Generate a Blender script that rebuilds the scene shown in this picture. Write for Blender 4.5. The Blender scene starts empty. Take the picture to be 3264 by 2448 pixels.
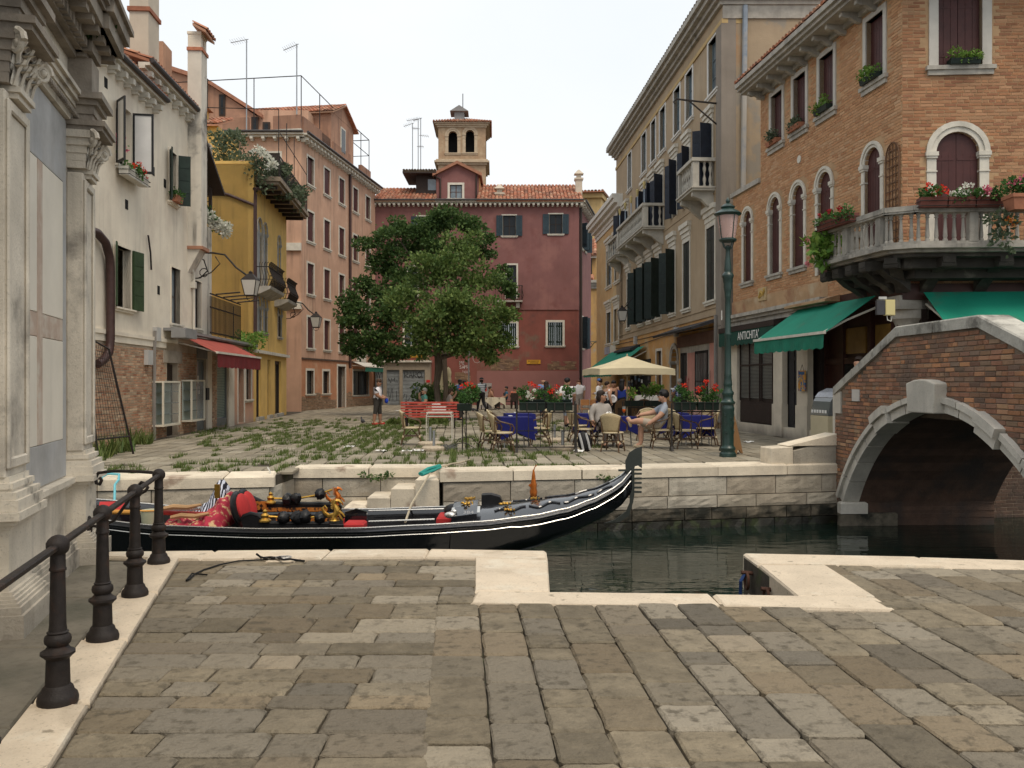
import bpy,bmesh,math,random
from math import sin,cos,pi,radians,hypot,atan2,sqrt
from mathutils import Vector,Matrix
R=random.Random(11)
S=bpy.context.scene
COL=S.collection
EYE=1.57
FP=2770.0
HY=1220.0
cd=bpy.data.cameras.new('camera');cam=bpy.data.objects.new('camera',cd);COL.objects.link(cam)
cam.location=(0,0,EYE);cam.rotation_euler=(pi/2,0,0)
cd.sensor_width=36;cd.lens=36*FP/3264;cd.shift_y=(HY-1224)/3264
cd.clip_start=.05;cd.clip_end=600
S.camera=cam
W=bpy.data.worlds.new('World');S.world=W;W.use_nodes=True
wn=W.node_tree.nodes;wl=W.node_tree.links
for n_ in list(wn):wn.remove(n_)
SUN_EL,SUN_AZ=radians(60),radians(156)
sky=wn.new('ShaderNodeTexSky');sky.sky_type='NISHITA';sky.sun_disc=False
sky.sun_elevation=SUN_EL;sky.sun_rotation=SUN_AZ
sky.dust_density=6;sky.air_density=1.2
tcw=wn.new('ShaderNodeTexCoord')
cl=wn.new('ShaderNodeTexNoise');cl.inputs['Scale'].default_value=1.6;cl.inputs['Detail'].default_value=5
mpw=wn.new('ShaderNodeMapping');mpw.inputs['Scale'].default_value=(1,1,2.2)
wl.new(tcw.outputs['Generated'],mpw.inputs[0]);wl.new(mpw.outputs[0],cl.inputs['Vector'])
crw=wn.new('ShaderNodeValToRGB')
crw.color_ramp.elements[0].position=.3;crw.color_ramp.elements[0].color=(7.3,7.8,8.15,1)
crw.color_ramp.elements[1].position=.7;crw.color_ramp.elements[1].color=(8.3,8.5,8.6,1)
wl.new(cl.outputs['Fac'],crw.inputs[0])
mxw=wn.new('ShaderNodeMix');mxw.data_type='RGBA';mxw.inputs[0].default_value=.92
bgw=wn.new('ShaderNodeBackground');bgw.inputs['Strength'].default_value=.092
wo=wn.new('ShaderNodeOutputWorld')
wl.new(sky.outputs[0],mxw.inputs[6]);wl.new(crw.outputs[0],mxw.inputs[7])
wl.new(mxw.outputs[2],bgw.inputs[0]);wl.new(bgw.outputs[0],wo.inputs[0])
sl=bpy.data.lights.new('sun','SUN');sl.energy=1.5;sl.angle=radians(25);sl.color=(1,.88,.72)
sun=bpy.data.objects.new('sun',sl);COL.objects.link(sun)
sd=Vector((sin(SUN_AZ)*cos(SUN_EL),cos(SUN_AZ)*cos(SUN_EL),sin(SUN_EL)))
sun.rotation_euler=sd.to_track_quat('Z','Y').to_euler()
vs=S.view_settings
vs.view_transform='Standard';vs.look='None';vs.exposure=.47;vs.gamma=1;vs.use_curve_mapping=False
S.cycles.max_bounces=6;S.cycles.diffuse_bounces=3;S.cycles.glossy_bounces=3
S.cycles.transmission_bounces=3;S.cycles.transparent_max_bounces=6
S.cycles.use_denoising=True
def at(px,py,Y):return Vector(((px-1632)/FP*Y,Y,EYE+(HY-py)/FP*Y))
def gnd(px,py,z=0.0):
 Y=(EYE-z)*FP/(py-HY);return Vector(((px-1632)/FP*Y,Y,z))
MC={}
def hexc(h):
 h=h.lstrip('#');o=[]
 for i in(0,2,4):
  c=int(h[i:i+2],16)/255;o.append(c/12.92 if c<=.04045 else((c+.055)/1.055)**2.4)
 return tuple(o)
def mat(name,col,rough=.8,var=.25,scale=2.5,bump=.15,bscale=60,rnd=0,col2=None,spec=.3,metal=0,streak=0,scol=(.05,.045,.04),patches=(),speck=0,coat=0,mott=0,trans=0,alpha=1,stretch=None,base=0,basecol=(.06,.055,.05),baseh=1.0,vstain=0):
 """procedural surface: mottled colour, fine relief, rain streaks, peeled patches, per-piece variation"""
 if name in MC:return MC[name]
 m=bpy.data.materials.new(name);m.use_nodes=True;MC[name]=m
 nt=m.node_tree;N=nt.nodes;L=nt.links
 b=N['Principled BSDF']
 def node(t,**kw):
  n=N.new(t)
  for k,v in kw.items():n.inputs[k].default_value=v
  return n
 geo=N.new('ShaderNodeNewGeometry');pos=geo.outputs['Position']
 if stretch:
  mp=N.new('ShaderNodeMapping');mp.inputs['Scale'].default_value=stretch;L.new(pos,mp.inputs[0]);pos0=mp.outputs[0]
 else:pos0=pos
 def noise(sc,det=4,vec=None,rough_=.6):
  n=node('ShaderNodeTexNoise',Scale=sc,Detail=det,Roughness=rough_);L.new(vec or pos0,n.inputs['Vector']);return n.outputs['Fac']
 def mix(a,c,fac,blend='MIX'):
  x=N.new('ShaderNodeMix');x.data_type='RGBA';x.blend_type=blend
  for v,i in((a,6),(c,7)):
   if isinstance(v,(tuple,list)):x.inputs[i].default_value=(*v[:3],1)
   else:L.new(v,x.inputs[i])
  if isinstance(fac,(int,float)):x.inputs[0].default_value=fac
  else:L.new(fac,x.inputs[0])
  return x.outputs[2]
 def ramp(f,a,c):
  r=N.new('ShaderNodeMapRange');r.inputs[1].default_value=a;r.inputs[2].default_value=c
  r.clamp=True;L.new(f,r.inputs[0]);return r.outputs[0]
 def math_(op,a,c):
  x=N.new('ShaderNodeMath');x.operation=op
  for v,i in((a,0),(c,1)):
   if isinstance(v,(int,float)):x.inputs[i].default_value=v
   else:L.new(v,x.inputs[i])
  return x.outputs[0]
 c=tuple(col)
 lo=tuple(v*(1-var)for v in c);hi=tuple(min(.9,v*(1+var*.6))for v in c)
 cur=mix(lo,hi,ramp(noise(scale,6),.3,.7))
 if rnd or col2:
  oi=N.new('ShaderNodeObjectInfo')
  rv=math_('FRACT',math_('ADD',oi.outputs['Random'],geo.outputs['Random Per Island']),0)
  if col2:
   r2=math_('FRACT',math_('MULTIPLY',rv,7.31),0)
   cols=col2 if isinstance(col2[0],(tuple,list))else[col2]
   for i,cc in enumerate(cols):
    r3=math_('FRACT',math_('MULTIPLY',rv,7.31+i*5.7),0)
    cur=mix(cur,cc,math_('MULTIPLY',ramp(r3,.55,.95),.8))
  if rnd:
   sc=math_('ADD',math_('MULTIPLY',math_('FRACT',math_('MULTIPLY',rv,13.7),0),2*rnd),1-rnd)
   h=N.new('ShaderNodeHueSaturation');L.new(sc,h.inputs['Value']);L.new(cur,h.inputs['Color']);cur=h.outputs[0]
 for pc,ps,p0,p1 in patches:
  cur=mix(cur,pc,ramp(noise(ps,5,pos),p0,p1))
 if mott:
  mf=math_('MULTIPLY',ramp(noise(bscale*.35,4,pos),.52,.66),mott)
  if rnd:mf=math_('MULTIPLY',mf,ramp(math_('FRACT',math_('MULTIPLY',rv,29.3),0),-.5,.75))
  cur=mix(cur,tuple(v*.35 for v in c),mf)
 if streak:
  mp=N.new('ShaderNodeMapping');mp.inputs['Scale'].default_value=(3.1,3.1,.22);L.new(pos,mp.inputs[0])
  f=math_('MULTIPLY',ramp(noise(1.2,5,mp.outputs[0]),.48,.75),ramp(noise(.55,3,pos),.38,.62))
  cur=mix(cur,scol,math_('MULTIPLY',f,streak))
 if base:
  sx=N.new('ShaderNodeSeparateXYZ');L.new(pos,sx.inputs[0])
  hgt=math_('ADD',sx.outputs[2],math_('MULTIPLY',math_('SUBTRACT',noise(1.3,5,pos),.5),1.6*baseh))
  cur=mix(cur,basecol,math_('MULTIPLY',ramp(hgt,baseh,0),base))
 if speck:
  cur=mix(cur,tuple(v*.25 for v in c),math_('MULTIPLY',ramp(noise(bscale,2,pos),.6,.68),speck))
 L.new(cur,b.inputs['Base Color'])
 rr=ramp(noise(bscale*.5,3),.2,.8)
 x=N.new('ShaderNodeMapRange');x.inputs[3].default_value=max(.03,rough-.1);x.inputs[4].default_value=min(1,rough+.1);L.new(rr,x.inputs[0]);L.new(x.outputs[0],b.inputs['Roughness'])
 b.inputs['Specular IOR Level'].default_value=spec;b.inputs['Metallic'].default_value=metal
 if coat:b.inputs['Coat Weight'].default_value=coat;b.inputs['Coat Roughness'].default_value=.08
 if trans:b.inputs['Transmission Weight'].default_value=trans
 if alpha<1:b.inputs['Alpha'].default_value=alpha
 if bump:
  bp=node('ShaderNodeBump',Strength=bump,Distance=.02);L.new(math_('ADD',noise(bscale,6),math_('MULTIPLY',noise(bscale*.14,3),1.6))if bump>.2 else noise(bscale,6),bp.inputs['Height']);L.new(bp.outputs[0],b.inputs['Normal'])
 return m
def leafmat(name,col,col2,rough=.55):
 if name in MC:return MC[name]
 m=bpy.data.materials.new(name);m.use_nodes=True;MC[name]=m
 N=m.node_tree.nodes;L=m.node_tree.links;b=N['Principled BSDF']
 g=N.new('ShaderNodeNewGeometry');x=N.new('ShaderNodeMix');x.data_type='RGBA'
 x.inputs[6].default_value=(*col,1);x.inputs[7].default_value=(*col2,1)
 L.new(g.outputs['Random Per Island'],x.inputs[0]);L.new(x.outputs[2],b.inputs['Base Color'])
 b.inputs['Roughness'].default_value=rough;b.inputs['Specular IOR Level'].default_value=.25
 tr=N.new('ShaderNodeBsdfTranslucent');L.new(x.outputs[2],tr.inputs[0]);ms=N.new('ShaderNodeMixShader');ms.inputs[0].default_value=.3
 L.new(b.outputs[0],ms.inputs[1]);L.new(tr.outputs[0],ms.inputs[2]);L.new(ms.outputs[0],N['Material Output'].inputs[0])
 return m
def glow(name,col,st):
 if name in MC:return MC[name]
 m=bpy.data.materials.new(name);m.use_nodes=True;MC[name]=m
 b=m.node_tree.nodes['Principled BSDF'];b.inputs['Base Color'].default_value=(*col,1)
 b.inputs['Emission Color'].default_value=(*col,1);b.inputs['Emission Strength'].default_value=st
 return m
ISTRIA=mat('istrian_stone',(.61,.51,.385),.7,.12,3,.3,60,rnd=.07,streak=.2,scol=(.3,.26,.2),speck=.35,patches=(((.45,.37,.27),2.4,.57,.7),((.66,.59,.47),2.6,.55,.7),((.30,.25,.18),7,.64,.7)))
ISTRIA_OLD=mat('weathered_stone',(.50,.46,.38),.8,.25,2.2,.35,35,rnd=.1,streak=.7,scol=(.13,.12,.1),speck=.3)
TRIM=mat('stone_trim',(.60,.56,.48),.75,.15,4,.1,60,streak=.45,scol=(.2,.18,.15))
TRIM_D=mat('grey_stone_trim',(.40,.37,.32),.8,.25,4,.15,60,streak=.8,scol=(.1,.095,.085))
IRON=mat('dark_iron',(.024,.019,.017),.55,.35,14,.2,120,spec=.22,patches=(((.055,.03,.02),9,.55,.75),))
BLACKIRON=mat('black_iron',(.02,.02,.021),.5,.3,10,.1,90)
GLASS=mat('window_glass',(.016,.020,.024),.12,.3,1.5,0,8,spec=.22)
GLASS_SKY=mat('pale_window_glass',(.16,.20,.23),.06,.4,1.2,0,8,spec=.7)  # reflected sky tinted into the glass colour
DARK=mat('dark_interior',(.012,.011,.010),.9,.3,2,0)
WOOD_DK=mat('dark_wood',(.035,.022,.016),.6,.4,6,.2,80,stretch=(8,8,1))
SHUT_RED=mat('dark_red_shutter_paint',(.075,.022,.022),.55,.3,5,.1,60,rnd=.15,streak=.3)
SHUT_GRN=mat('dark_green_shutter_paint',(.014,.028,.020),.5,.35,5,.1,60,rnd=.15)
SHUT_BLUE=mat('blue_grey_shutter_paint',(.022,.042,.056),.55,.3,5,.1,60,rnd=.1)
TILE=mat('roof_tile',(.38,.15,.085),.85,.3,5,.25,50,rnd=.25,col2=[(.22,.11,.075),(.42,.26,.17)])
BRICK_MAT=dict(rough=.88,var=.22,scale=7,bump=.4,bscale=45)
class MB:
 def __init__(s):s.v=[];s.f=[];s.mi=[];s.sm=[];s.cm=0
 def add(s,vs,fs,smooth=False):
  o=len(s.v);s.v+=[tuple(p)for p in vs]
  for f in fs:s.f.append([i+o for i in f]);s.mi.append(s.cm);s.sm.append(smooth)
  return s
 def poly(s,pts):return s.add(pts,[range(len(pts))])
 def box(s,x0,x1,y0,y1,z0,z1):
  return s.add([(x0,y0,z0),(x1,y0,z0),(x1,y1,z0),(x0,y1,z0),(x0,y0,z1),(x1,y0,z1),(x1,y1,z1),(x0,y1,z1)],[(0,3,2,1),(4,5,6,7),(0,1,5,4),(1,2,6,5),(2,3,7,6),(3,0,4,7)])
 def cbox(s,x0,x1,y0,y1,z0,z1,c=.012,j=0):
  """block with a chamfered top edge"""
  r=lambda:R.uniform(-j,j)
  a=[(x0+r(),y0+r()),(x1+r(),y0+r()),(x1+r(),y1+r()),(x0+r(),y1+r())]
  sg=[(1,1),(-1,1),(-1,-1),(1,-1)];t=r()
  v=[(p[0],p[1],z0)for p in a]+[(p[0],p[1],z1-c)for p in a]+[(p[0]+c*g[0],p[1]+c*g[1],z1+t*.4)for p,g in zip(a,sg)]
  f=[(8,9,10,11)]
  for i in range(4):
   k=(i+1)%4;f+=[(i,k,4+k,4+i),(4+i,4+k,8+k,8+i)]
  return s.add(v,f)
 def prism(s,poly,y0,y1,caps=True):
  """polygon in x,z (counter-clockwise seen from -y) pushed along y"""
  n=len(poly);v=[(p[0],y0,p[1])for p in poly]+[(p[0],y1,p[1])for p in poly]
  f=[(i,i+n,(i+1)%n+n,(i+1)%n)for i in range(n)]
  if caps:f+=[tuple(range(n)),tuple(range(2*n-1,n-1,-1))]
  return s.add(v,f)
 def prismz(s,poly,z0,z1):
  n=len(poly);v=[(p[0],p[1],z0)for p in poly]+[(p[0],p[1],z1)for p in poly]
  return s.add(v,[(i,(i+1)%n,(i+1)%n+n,i+n)for i in range(n)]+[tuple(range(n-1,-1,-1)),tuple(range(n,2*n))])
 def prismx(s,poly,x0,x1):
  """profile in y,z pushed along x"""
  n=len(poly);v=[(x0,p[0],p[1])for p in poly]+[(x1,p[0],p[1])for p in poly]
  return s.add(v,[(i,(i+1)%n,(i+1)%n+n,i+n)for i in range(n)]+[tuple(range(n-1,-1,-1)),tuple(range(n,2*n))])
 def lathe(s,prof,c=(0,0,0),n=12,smooth=True,sq=False):
  v=[];f=[];k=len(prof)
  for r,z in prof:
   for i in range(n):
    a=2*pi*(i+(.5 if sq else 0))/n;v.append((c[0]+r*cos(a),c[1]+r*sin(a),c[2]+z))
  for j in range(k-1):
   for i in range(n):f.append((j*n+i,j*n+(i+1)%n,(j+1)*n+(i+1)%n,(j+1)*n+i))
  s.add(v,f,smooth)
  s.add([v[i]for i in range(n)],[tuple(range(n-1,-1,-1))]);s.add(v[-n:],[tuple(range(n))])
  return s
 def tube(s,pts,r,n=6,closed=False,caps=True):
  pts=[Vector(p)for p in pts];k=len(pts);v=[];f=[]
  up=None
  for i,p in enumerate(pts):
   a=pts[(i-1)%k]if(i or closed)else p;b=pts[(i+1)%k]if(i<k-1 or closed)else p
   t=(b-a)
   t=t.normalized()if t.length>1e-9 else Vector((0,0,1))
   if up is None:up=Vector((0,0,1))if abs(t.z)<.9 else Vector((1,0,0))
   x=t.cross(up)
   if x.length<1e-6:x=t.cross(Vector((.3,1,.2)))
   x.normalize();y=x.cross(t).normalized();up=y
   rr=r[i]if isinstance(r,(list,tuple))else r
   for j in range(n):
    q=2*pi*j/n;v.append(p+x*rr*cos(q)+y*rr*sin(q))
  m=k if closed else k-1
  for i in range(m):
   for j in range(n):
    a=i*n+j;b=i*n+(j+1)%n;i2=((i+1)%k)*n
    f.append((a,b,i2+(j+1)%n,i2+j))
  s.add(v,f,n>4)
  if caps and not closed:s.add(v[:n],[tuple(range(n-1,-1,-1))]);s.add(v[-n:],[tuple(range(n))])
  return s
 def ball(s,c,r,nu=10,nv=6):
  rx,ry,rz=r if isinstance(r,(tuple,list))else(r,r,r);v=[];f=[]
  for j in range(1,nv):
   for i in range(nu):
    a=2*pi*i/nu;b=pi*j/nv-pi/2
    v.append((c[0]+rx*cos(a)*cos(b),c[1]+ry*sin(a)*cos(b),c[2]+rz*sin(b)))
  lo=len(v);v.append((c[0],c[1],c[2]-rz));v.append((c[0],c[1],c[2]+rz))
  for j in range(nv-2):
   for i in range(nu):f.append((j*nu+i,j*nu+(i+1)%nu,(j+1)*nu+(i+1)%nu,(j+1)*nu+i))
  for i in range(nu):
   f.append((lo,(i+1)%nu,i));f.append((lo+1,(nv-2)*nu+i,(nv-2)*nu+(i+1)%nu))
  return s.add(v,f,True)
 def arc(s,cx,cz,r0,r1,a0,a1,y0,y1,n=12):
  """ring segment in the x,z plane, y0..y1 deep"""
  v=[];f=[]
  for i in range(n+1):
   a=a0+(a1-a0)*i/n
   for r,y in((r0,y0),(r1,y0),(r1,y1),(r0,y1)):v.append((cx+r*cos(a),y,cz+r*sin(a)))
  for i in range(n):
   o=i*4
   for k in range(4):f.append((o+k,o+(k+1)%4,o+4+(k+1)%4,o+4+k))
  s.add(v,f);s.add(v[:4],[(3,2,1,0)]);s.add(v[-4:],[(0,1,2,3)]);return s
 def xf(s,M_):
  s.v=[tuple(M_@Vector(p))for p in s.v];return s
 def mesh(s,name,mats):
  me=bpy.data.meshes.new(name);me.from_pydata(s.v,[],s.f)
  for m in(mats if isinstance(mats,(list,tuple))else[mats]):me.materials.append(m)
  me.polygons.foreach_set('material_index',s.mi);me.polygons.foreach_set('use_smooth',s.sm);me.update()
  if any(s.sm):me.set_sharp_from_angle(angle=radians(38))
  return me
 def build(s,name,mats,parent=None,loc=None,rot=None):
  return link(name,s.mesh(name,mats),parent,loc,rot)
def link(name,me,parent=None,loc=None,rot=None):
 o=bpy.data.objects.new(name,me);COL.objects.link(o)
 if parent:o.parent=parent
 if loc is not None:o.location=loc
 if rot is not None:o.rotation_euler=rot if isinstance(rot,(tuple,list))else(0,0,rot)
 return o
def fixn(o):
 bm=bmesh.new();bm.from_mesh(o.data);bmesh.ops.recalc_face_normals(bm,faces=bm.faces);bm.to_mesh(o.data);bm.free();return o
def bev(o,w=.01,seg=1):
 m=o.modifiers.new('bevel','BEVEL');m.width=w;m.segments=seg;m.limit_method='ANGLE';m.angle_limit=radians(40);return o
def tag(o,label,cat=None,group=None,kind=None):
 if label:o['label']=label
 if cat:o['category']=cat
 if group:o['group']=group
 if kind:o['kind']=kind
 return o
def thing(name,label,cat,loc=(0,0,0),rz=0,group=None):
 o=bpy.data.objects.new(name,None);COL.objects.link(o);o.location=loc;o.rotation_euler=(0,0,rz);o.empty_display_size=.2
 return tag(o,label,cat,group)
def kids(o):return[c for c in COL.objects if c.parent==o]
def dup(o,loc,rz,label=None,group=None,tree=None):
 """copy of a thing with its parts and sub-parts; tree = prefetched {obj: children}"""
 def cp(x,par):
  c=x.copy();COL.objects.link(c)
  if par:c.parent=par
  for k in TREE.get(x.name,()):cp(k,c)
  return c
 TREE={}
 for x in COL.objects:
  if x.parent:TREE.setdefault(x.parent.name,[]).append(x)
 r=cp(o,None);r.location=loc;r.rotation_euler=(0,0,rz)
 if label:r['label']=label
 if group:r['group']=group
 return r
def text(txt,size,name,m,parent=None,M_=None,ext=.002):
 cu=bpy.data.curves.new(name,'FONT');cu.body=txt;cu.size=size;cu.extrude=ext;cu.align_x='CENTER';cu.resolution_u=2
 cu.materials.append(m);o=bpy.data.objects.new(name,cu);COL.objects.link(o)
 if parent:o.parent=parent
 if M_ is not None:o.matrix_local=M_
 return o
class Fac:
 """a building's street front: local x runs along the front (left to right), y into the building, z up"""
 def __init__(s,name,label,cat,ox,oy,tx,ty,group=None):
  n=hypot(tx,ty);s.t=(tx/n,ty/n);s.n=(-ty/n,tx/n);s.o=(ox,oy)
  s.root=thing(name,label,cat,(ox,oy,0),atan2(ty,tx),group)if name else None
 def sub(s,root):
  return s
 def uz(s,px,py,d=0):
  rx=(px-1632)/FP;rz=(HY-py)/FP
  k=(s.o[0]*s.n[0]+s.o[1]*s.n[1]+d)/(rx*s.n[0]+s.n[1])
  return((rx*k-s.o[0])*s.t[0]+(k-s.o[1])*s.t[1],EYE+rz*k)
 def u(s,px,d=0):return s.uz(px,HY,d)[0]
 def w(s,u,d,z):return Vector((s.o[0]+s.t[0]*u+s.n[0]*d,s.o[1]+s.t[1]*u+s.n[1]*d,z))
 def rect(s,x0,yt,x1,yb,d=0):
  """photo rectangle: left edge x0 (top yt, bottom yb), right edge x1"""
  u0,z1=s.uz(x0,yt,d);_,z0=s.uz(x0,yb,d);return u0,s.u(x1,d),z0,z1
def wall(F,u0,u1,z0,z1,holes=(),m=None,d=0,deep=0,rev=.2,name='wall',parent=None,back=True):
 """wall sheet with real openings and reveals; hole = (u0,u1,z0,z1[,'arch'])"""
 mb=MB()
 us=sorted({u0,u1,*[min(max(h[i],u0),u1)for h in holes for i in(0,1)]})
 zs=sorted({z0,z1,*[min(max(h[i],z0),z1)for h in holes for i in(2,3)]})
 for a,b in zip(us,us[1:]):
  for c,e in zip(zs,zs[1:]):
   if b-a<1e-5 or e-c<1e-5:continue
   x,y=(a+b)/2,(c+e)/2
   if any(h[0]<x<h[1]and h[2]<y<h[3]for h in holes):continue
   mb.poly([(a,d,c),(b,d,c),(b,d,e),(a,d,e)])
 for h in holes:
  a,b,c,e=h[:4];q=d+rev
  if len(h)>4:
   r=(b-a)/2;cx=(a+b)/2;sp=e-r;n=8
   arc=[(cx+r*cos(pi*i/n),sp+r*sin(pi*i/n))for i in range(n+1)]
   for i in range(n):
    p,p2=arc[i],arc[i+1]
    cr=(b,e)if i<n/2 else(a,e)
    mb.poly([(p[0],d,p[1]),(cr[0],d,cr[1]),(p2[0],d,p2[1])][::1])
    mb.poly([(p[0],d,p[1]),(p2[0],d,p2[1]),(p2[0],q,p2[1]),(p[0],q,p[1])])
   top=sp
  else:
   top=e;mb.poly([(a,d,e),(b,d,e),(b,q,e),(a,q,e)])
  mb.poly([(a,d,c),(a,d,top),(a,q,top),(a,q,c)]);mb.poly([(b,d,top),(b,d,c),(b,q,c),(b,q,top)])
  mb.poly([(b,d,c),(a,d,c),(a,q,c),(b,q,c)])
 if deep:
  D=d+deep
  mb.poly([(u0,d,z0),(u0,d,z1),(u0,D,z1),(u0,D,z0)]);mb.poly([(u1,d,z1),(u1,d,z0),(u1,D,z0),(u1,D,z1)])
  mb.poly([(u0,d,z1),(u1,d,z1),(u1,D,z1),(u0,D,z1)])
  if back:mb.poly([(u1,D,z0),(u0,D,z0),(u0,D,z1),(u1,D,z1)])
 return mb.build(name,m,parent or F.root)
LEAF={}
def leaf(w,h,kind='plank',th=.035):
 """one shutter leaf, hinge at x=0, outer face towards -y"""
 k=(round(w,2),round(h,2),kind)
 if k in LEAF:return LEAF[k]
 mb=MB()
 if kind=='plank':
  n=max(2,round(w/.14))
  for i in range(n):mb.box(w*i/n+.004,w*(i+1)/n-.004,-th/2,th/2,0,h)
  for f in(.16,.84):mb.box(.02,w-.02,th/2,th/2+.02,h*f-.05,h*f+.05);mb.box(.0,w*.8,-th/2-.006,-th/2-.0005,h*f-.02,h*f+.02)
 elif kind=='panel':
  n=max(3,round(h/.42))
  mb.box(0,w,-th/2+.012,th/2-.006,0,h)
  for i in range(n):mb.box(.02,w-.02,-th/2,-th/2+.011,h*i/n+.008,h*(i+1)/n-.008)
  mb.box(0,.03,th/2-.005,th/2+.01,0,h);mb.box(w-.03,w,th/2-.005,th/2+.01,0,h)
 else:
  mb.box(0,.06,-th/2,th/2,0,h);mb.box(w-.06,w,-th/2,th/2,0,h)
  for z in(0,h/2-.04,h-.08):mb.box(.06,w-.06,-th/2,th/2,z,z+.08)
  n=int(h/.09)
  for i in range(n):
   z=h*(i+.5)/n;mb.add([(.06,-.016,z-.035),(w-.06,-.016,z-.035),(w-.06,.016,z+.03),(.06,.016,z+.03)],[(0,1,2,3)])
 LEAF[k]=mb.mesh('shutter',SHUT_GRN);return LEAF[k]
LEAFM={}
def put_leaf(par,w,h,kind,m,x,y,z,ang,flip=False):
 k=(round(w,2),round(h,2),kind,m.name,flip)
 if k not in LEAFM:
  me=leaf(w,h,kind).copy();me.materials.clear();me.materials.append(m)
  if flip:me.transform(Matrix.Scale(-1,4,(1,0,0)));me.flip_normals()
  LEAFM[k]=me
 return link('shutter',LEAFM[k],par,(x,y,z),ang)
def window(F,u0,u1,z0,z1,fw=.1,proud=.03,m=TRIM,arch=False,sill=.12,fill='glass',shut=None,sm=SHUT_RED,kind='plank',ang=0,head=0,rev=.18,glass=GLASS,bars=(1,1),barm=WOOD_DK,d=0,lab=None,sillm=None,mull=None,low=0,lean=.5,parent=None):
 """window part: stone surround with its sill, shutters and panes as sub-parts.
    fill: glass | closed | dark ; shut: open (flat on the wall) | perp (angles ang=(left,right) degrees)"""
 mb=MB();w=u1-u0;h=z1-z0;cx=(u0+u1)/2
 q=d+rev
 if fw:
  if arch:
   r=w/2;sp=z1-r
   mb.box(u0-fw,u0,d-proud,q,z0,sp);mb.box(u1,u1+fw,d-proud,q,z0,sp)
   mb.arc(cx,sp,r,r+fw,0,pi,d-proud,q,14);mb.arc(cx,sp,r+fw*.55,r+fw*1.12,0,pi,d-proud-.03,d-proud+.002,14)
   for a in(u0-fw,u1):mb.box(a-.035,a+fw+.035,d-proud-.05,q-.01,sp-.07,sp+.02);mb.box(a-.018,a+fw+.018,d-proud-.03,q-.01,sp-.12,sp-.07);mb.box(a-.014,a+fw+.014,d-proud-.02,q-.01,sp-.42,sp-.39)
  else:
   mb.box(u0-fw,u0,d-proud,q,z0,z1);mb.box(u1,u1+fw,d-proud,q,z0,z1);mb.box(u0-fw,u1+fw,d-proud,q,z1,z1+fw)
 else:
  mb.box(u0,u0+.05,q-.07,q,z0,z1);mb.box(u1-.05,u1,q-.07,q,z0,z1);mb.box(u0+.05,u1-.05,q-.07,q,z1-.05,z1)
 if head:
  t=z1+fw
  for k_,(o_,p_)in enumerate(((.02,.05),(.06,.10),(.11,.16))):mb.box(u0-fw-o_,u1+fw+o_,d-p_,d+.02,t+.10+k_*head*.3,t+.10+(k_+1)*head*.3)
  mb.box(u0-fw,u1+fw,d-.02,d+.02,t,t+.10)
 win=mb.build('window',m,parent or F.root)
 if lab:win['label']=lab
 if sill:
  MB().box(u0-fw-.07,u1+fw+.07,d-.10,q-.01,z0-sill*.45,z0).box(u0-fw-.03,u1+fw+.03,d-.06,q-.01,z0-sill,z0-sill*.45).build('sill',sillm or m,win)
 if fill=='glass':
  g=MB();bz=z0+h*.0
  g.poly([(u0,q-.02,z0),(u1,q-.02,z0),(u1,q-.02,z1),(u0,q-.02,z1)]);g.build('pane',glass,win)
  b=MB();b.box(cx-.03,cx+.03,q-.05,q-.025,z0,z1)
  for i in range(1,bars[1]+1):b.box(u0,u1,q-.048,q-.026,z0+h*i/(bars[1]+1)-.014,z0+h*i/(bars[1]+1)+.014)
  b.box(u0,u0+.05,q-.05,q-.025,z0,z1);b.box(u1-.05,u1,q-.05,q-.025,z0,z1)
  b.build('casement',barm,win)
 elif fill=='dark':
  MB().box(u0,u1,q+.5,q+.52,z0-.3,z1+.1).build('interior',DARK,win)
 elif fill=='closed':
  n=2 if w>.55 else 1
  for i in range(n):
   if arch:
    a,b_=(u0,cx)if i==0 else(cx,u1);r=w/2;sp=z1-r
    pts=[(a+.005,z0),(b_-.005,z0)]
    arc_=[(cx+r*.99*cos(t),sp+r*.99*sin(t))for t in[pi/2*k/6 for k in range(7)]]
    if i==0:arc_=[(2*cx-x,z)for x,z in arc_][::-1];pts+=arc_
    else:pts+=arc_
    pts=[(min(max(x,a+.005),b_-.005),z)for x,z in pts]
    mbp=MB().prism(pts,q-.09,q-.05)
    for k in range(1,3):xx=a+(b_-a)*k/3;mbp.box(xx-.004,xx+.004,q-.094,q-.089,z0+.02,sp)
    for zz in(z0+.25,sp-.15):mbp.box(a+.02,b_-.05,q-.098,q-.0905,zz,zz+.05)
    mbp.build('shutter',sm,win)
   else:
    put_leaf(win,w/n-.006,h-.02,kind,sm,u0+.003+i*w/n,q-.07,z0+.01,0)
 if shut:
  lw=w/2
  al,ar=(180,180)if shut=='open' else ang
  put_leaf(win,lw,h,kind,sm,u0-.01,d-.03-(proud if fw else 0)-.01,z0,radians(180-al),flip=True)if al is not None else None
  put_leaf(win,lw,h,kind,sm,u1+.01,d-.03-(proud if fw else 0)-.01,z0,-radians(180-ar))if ar is not None else None
 return win
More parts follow.
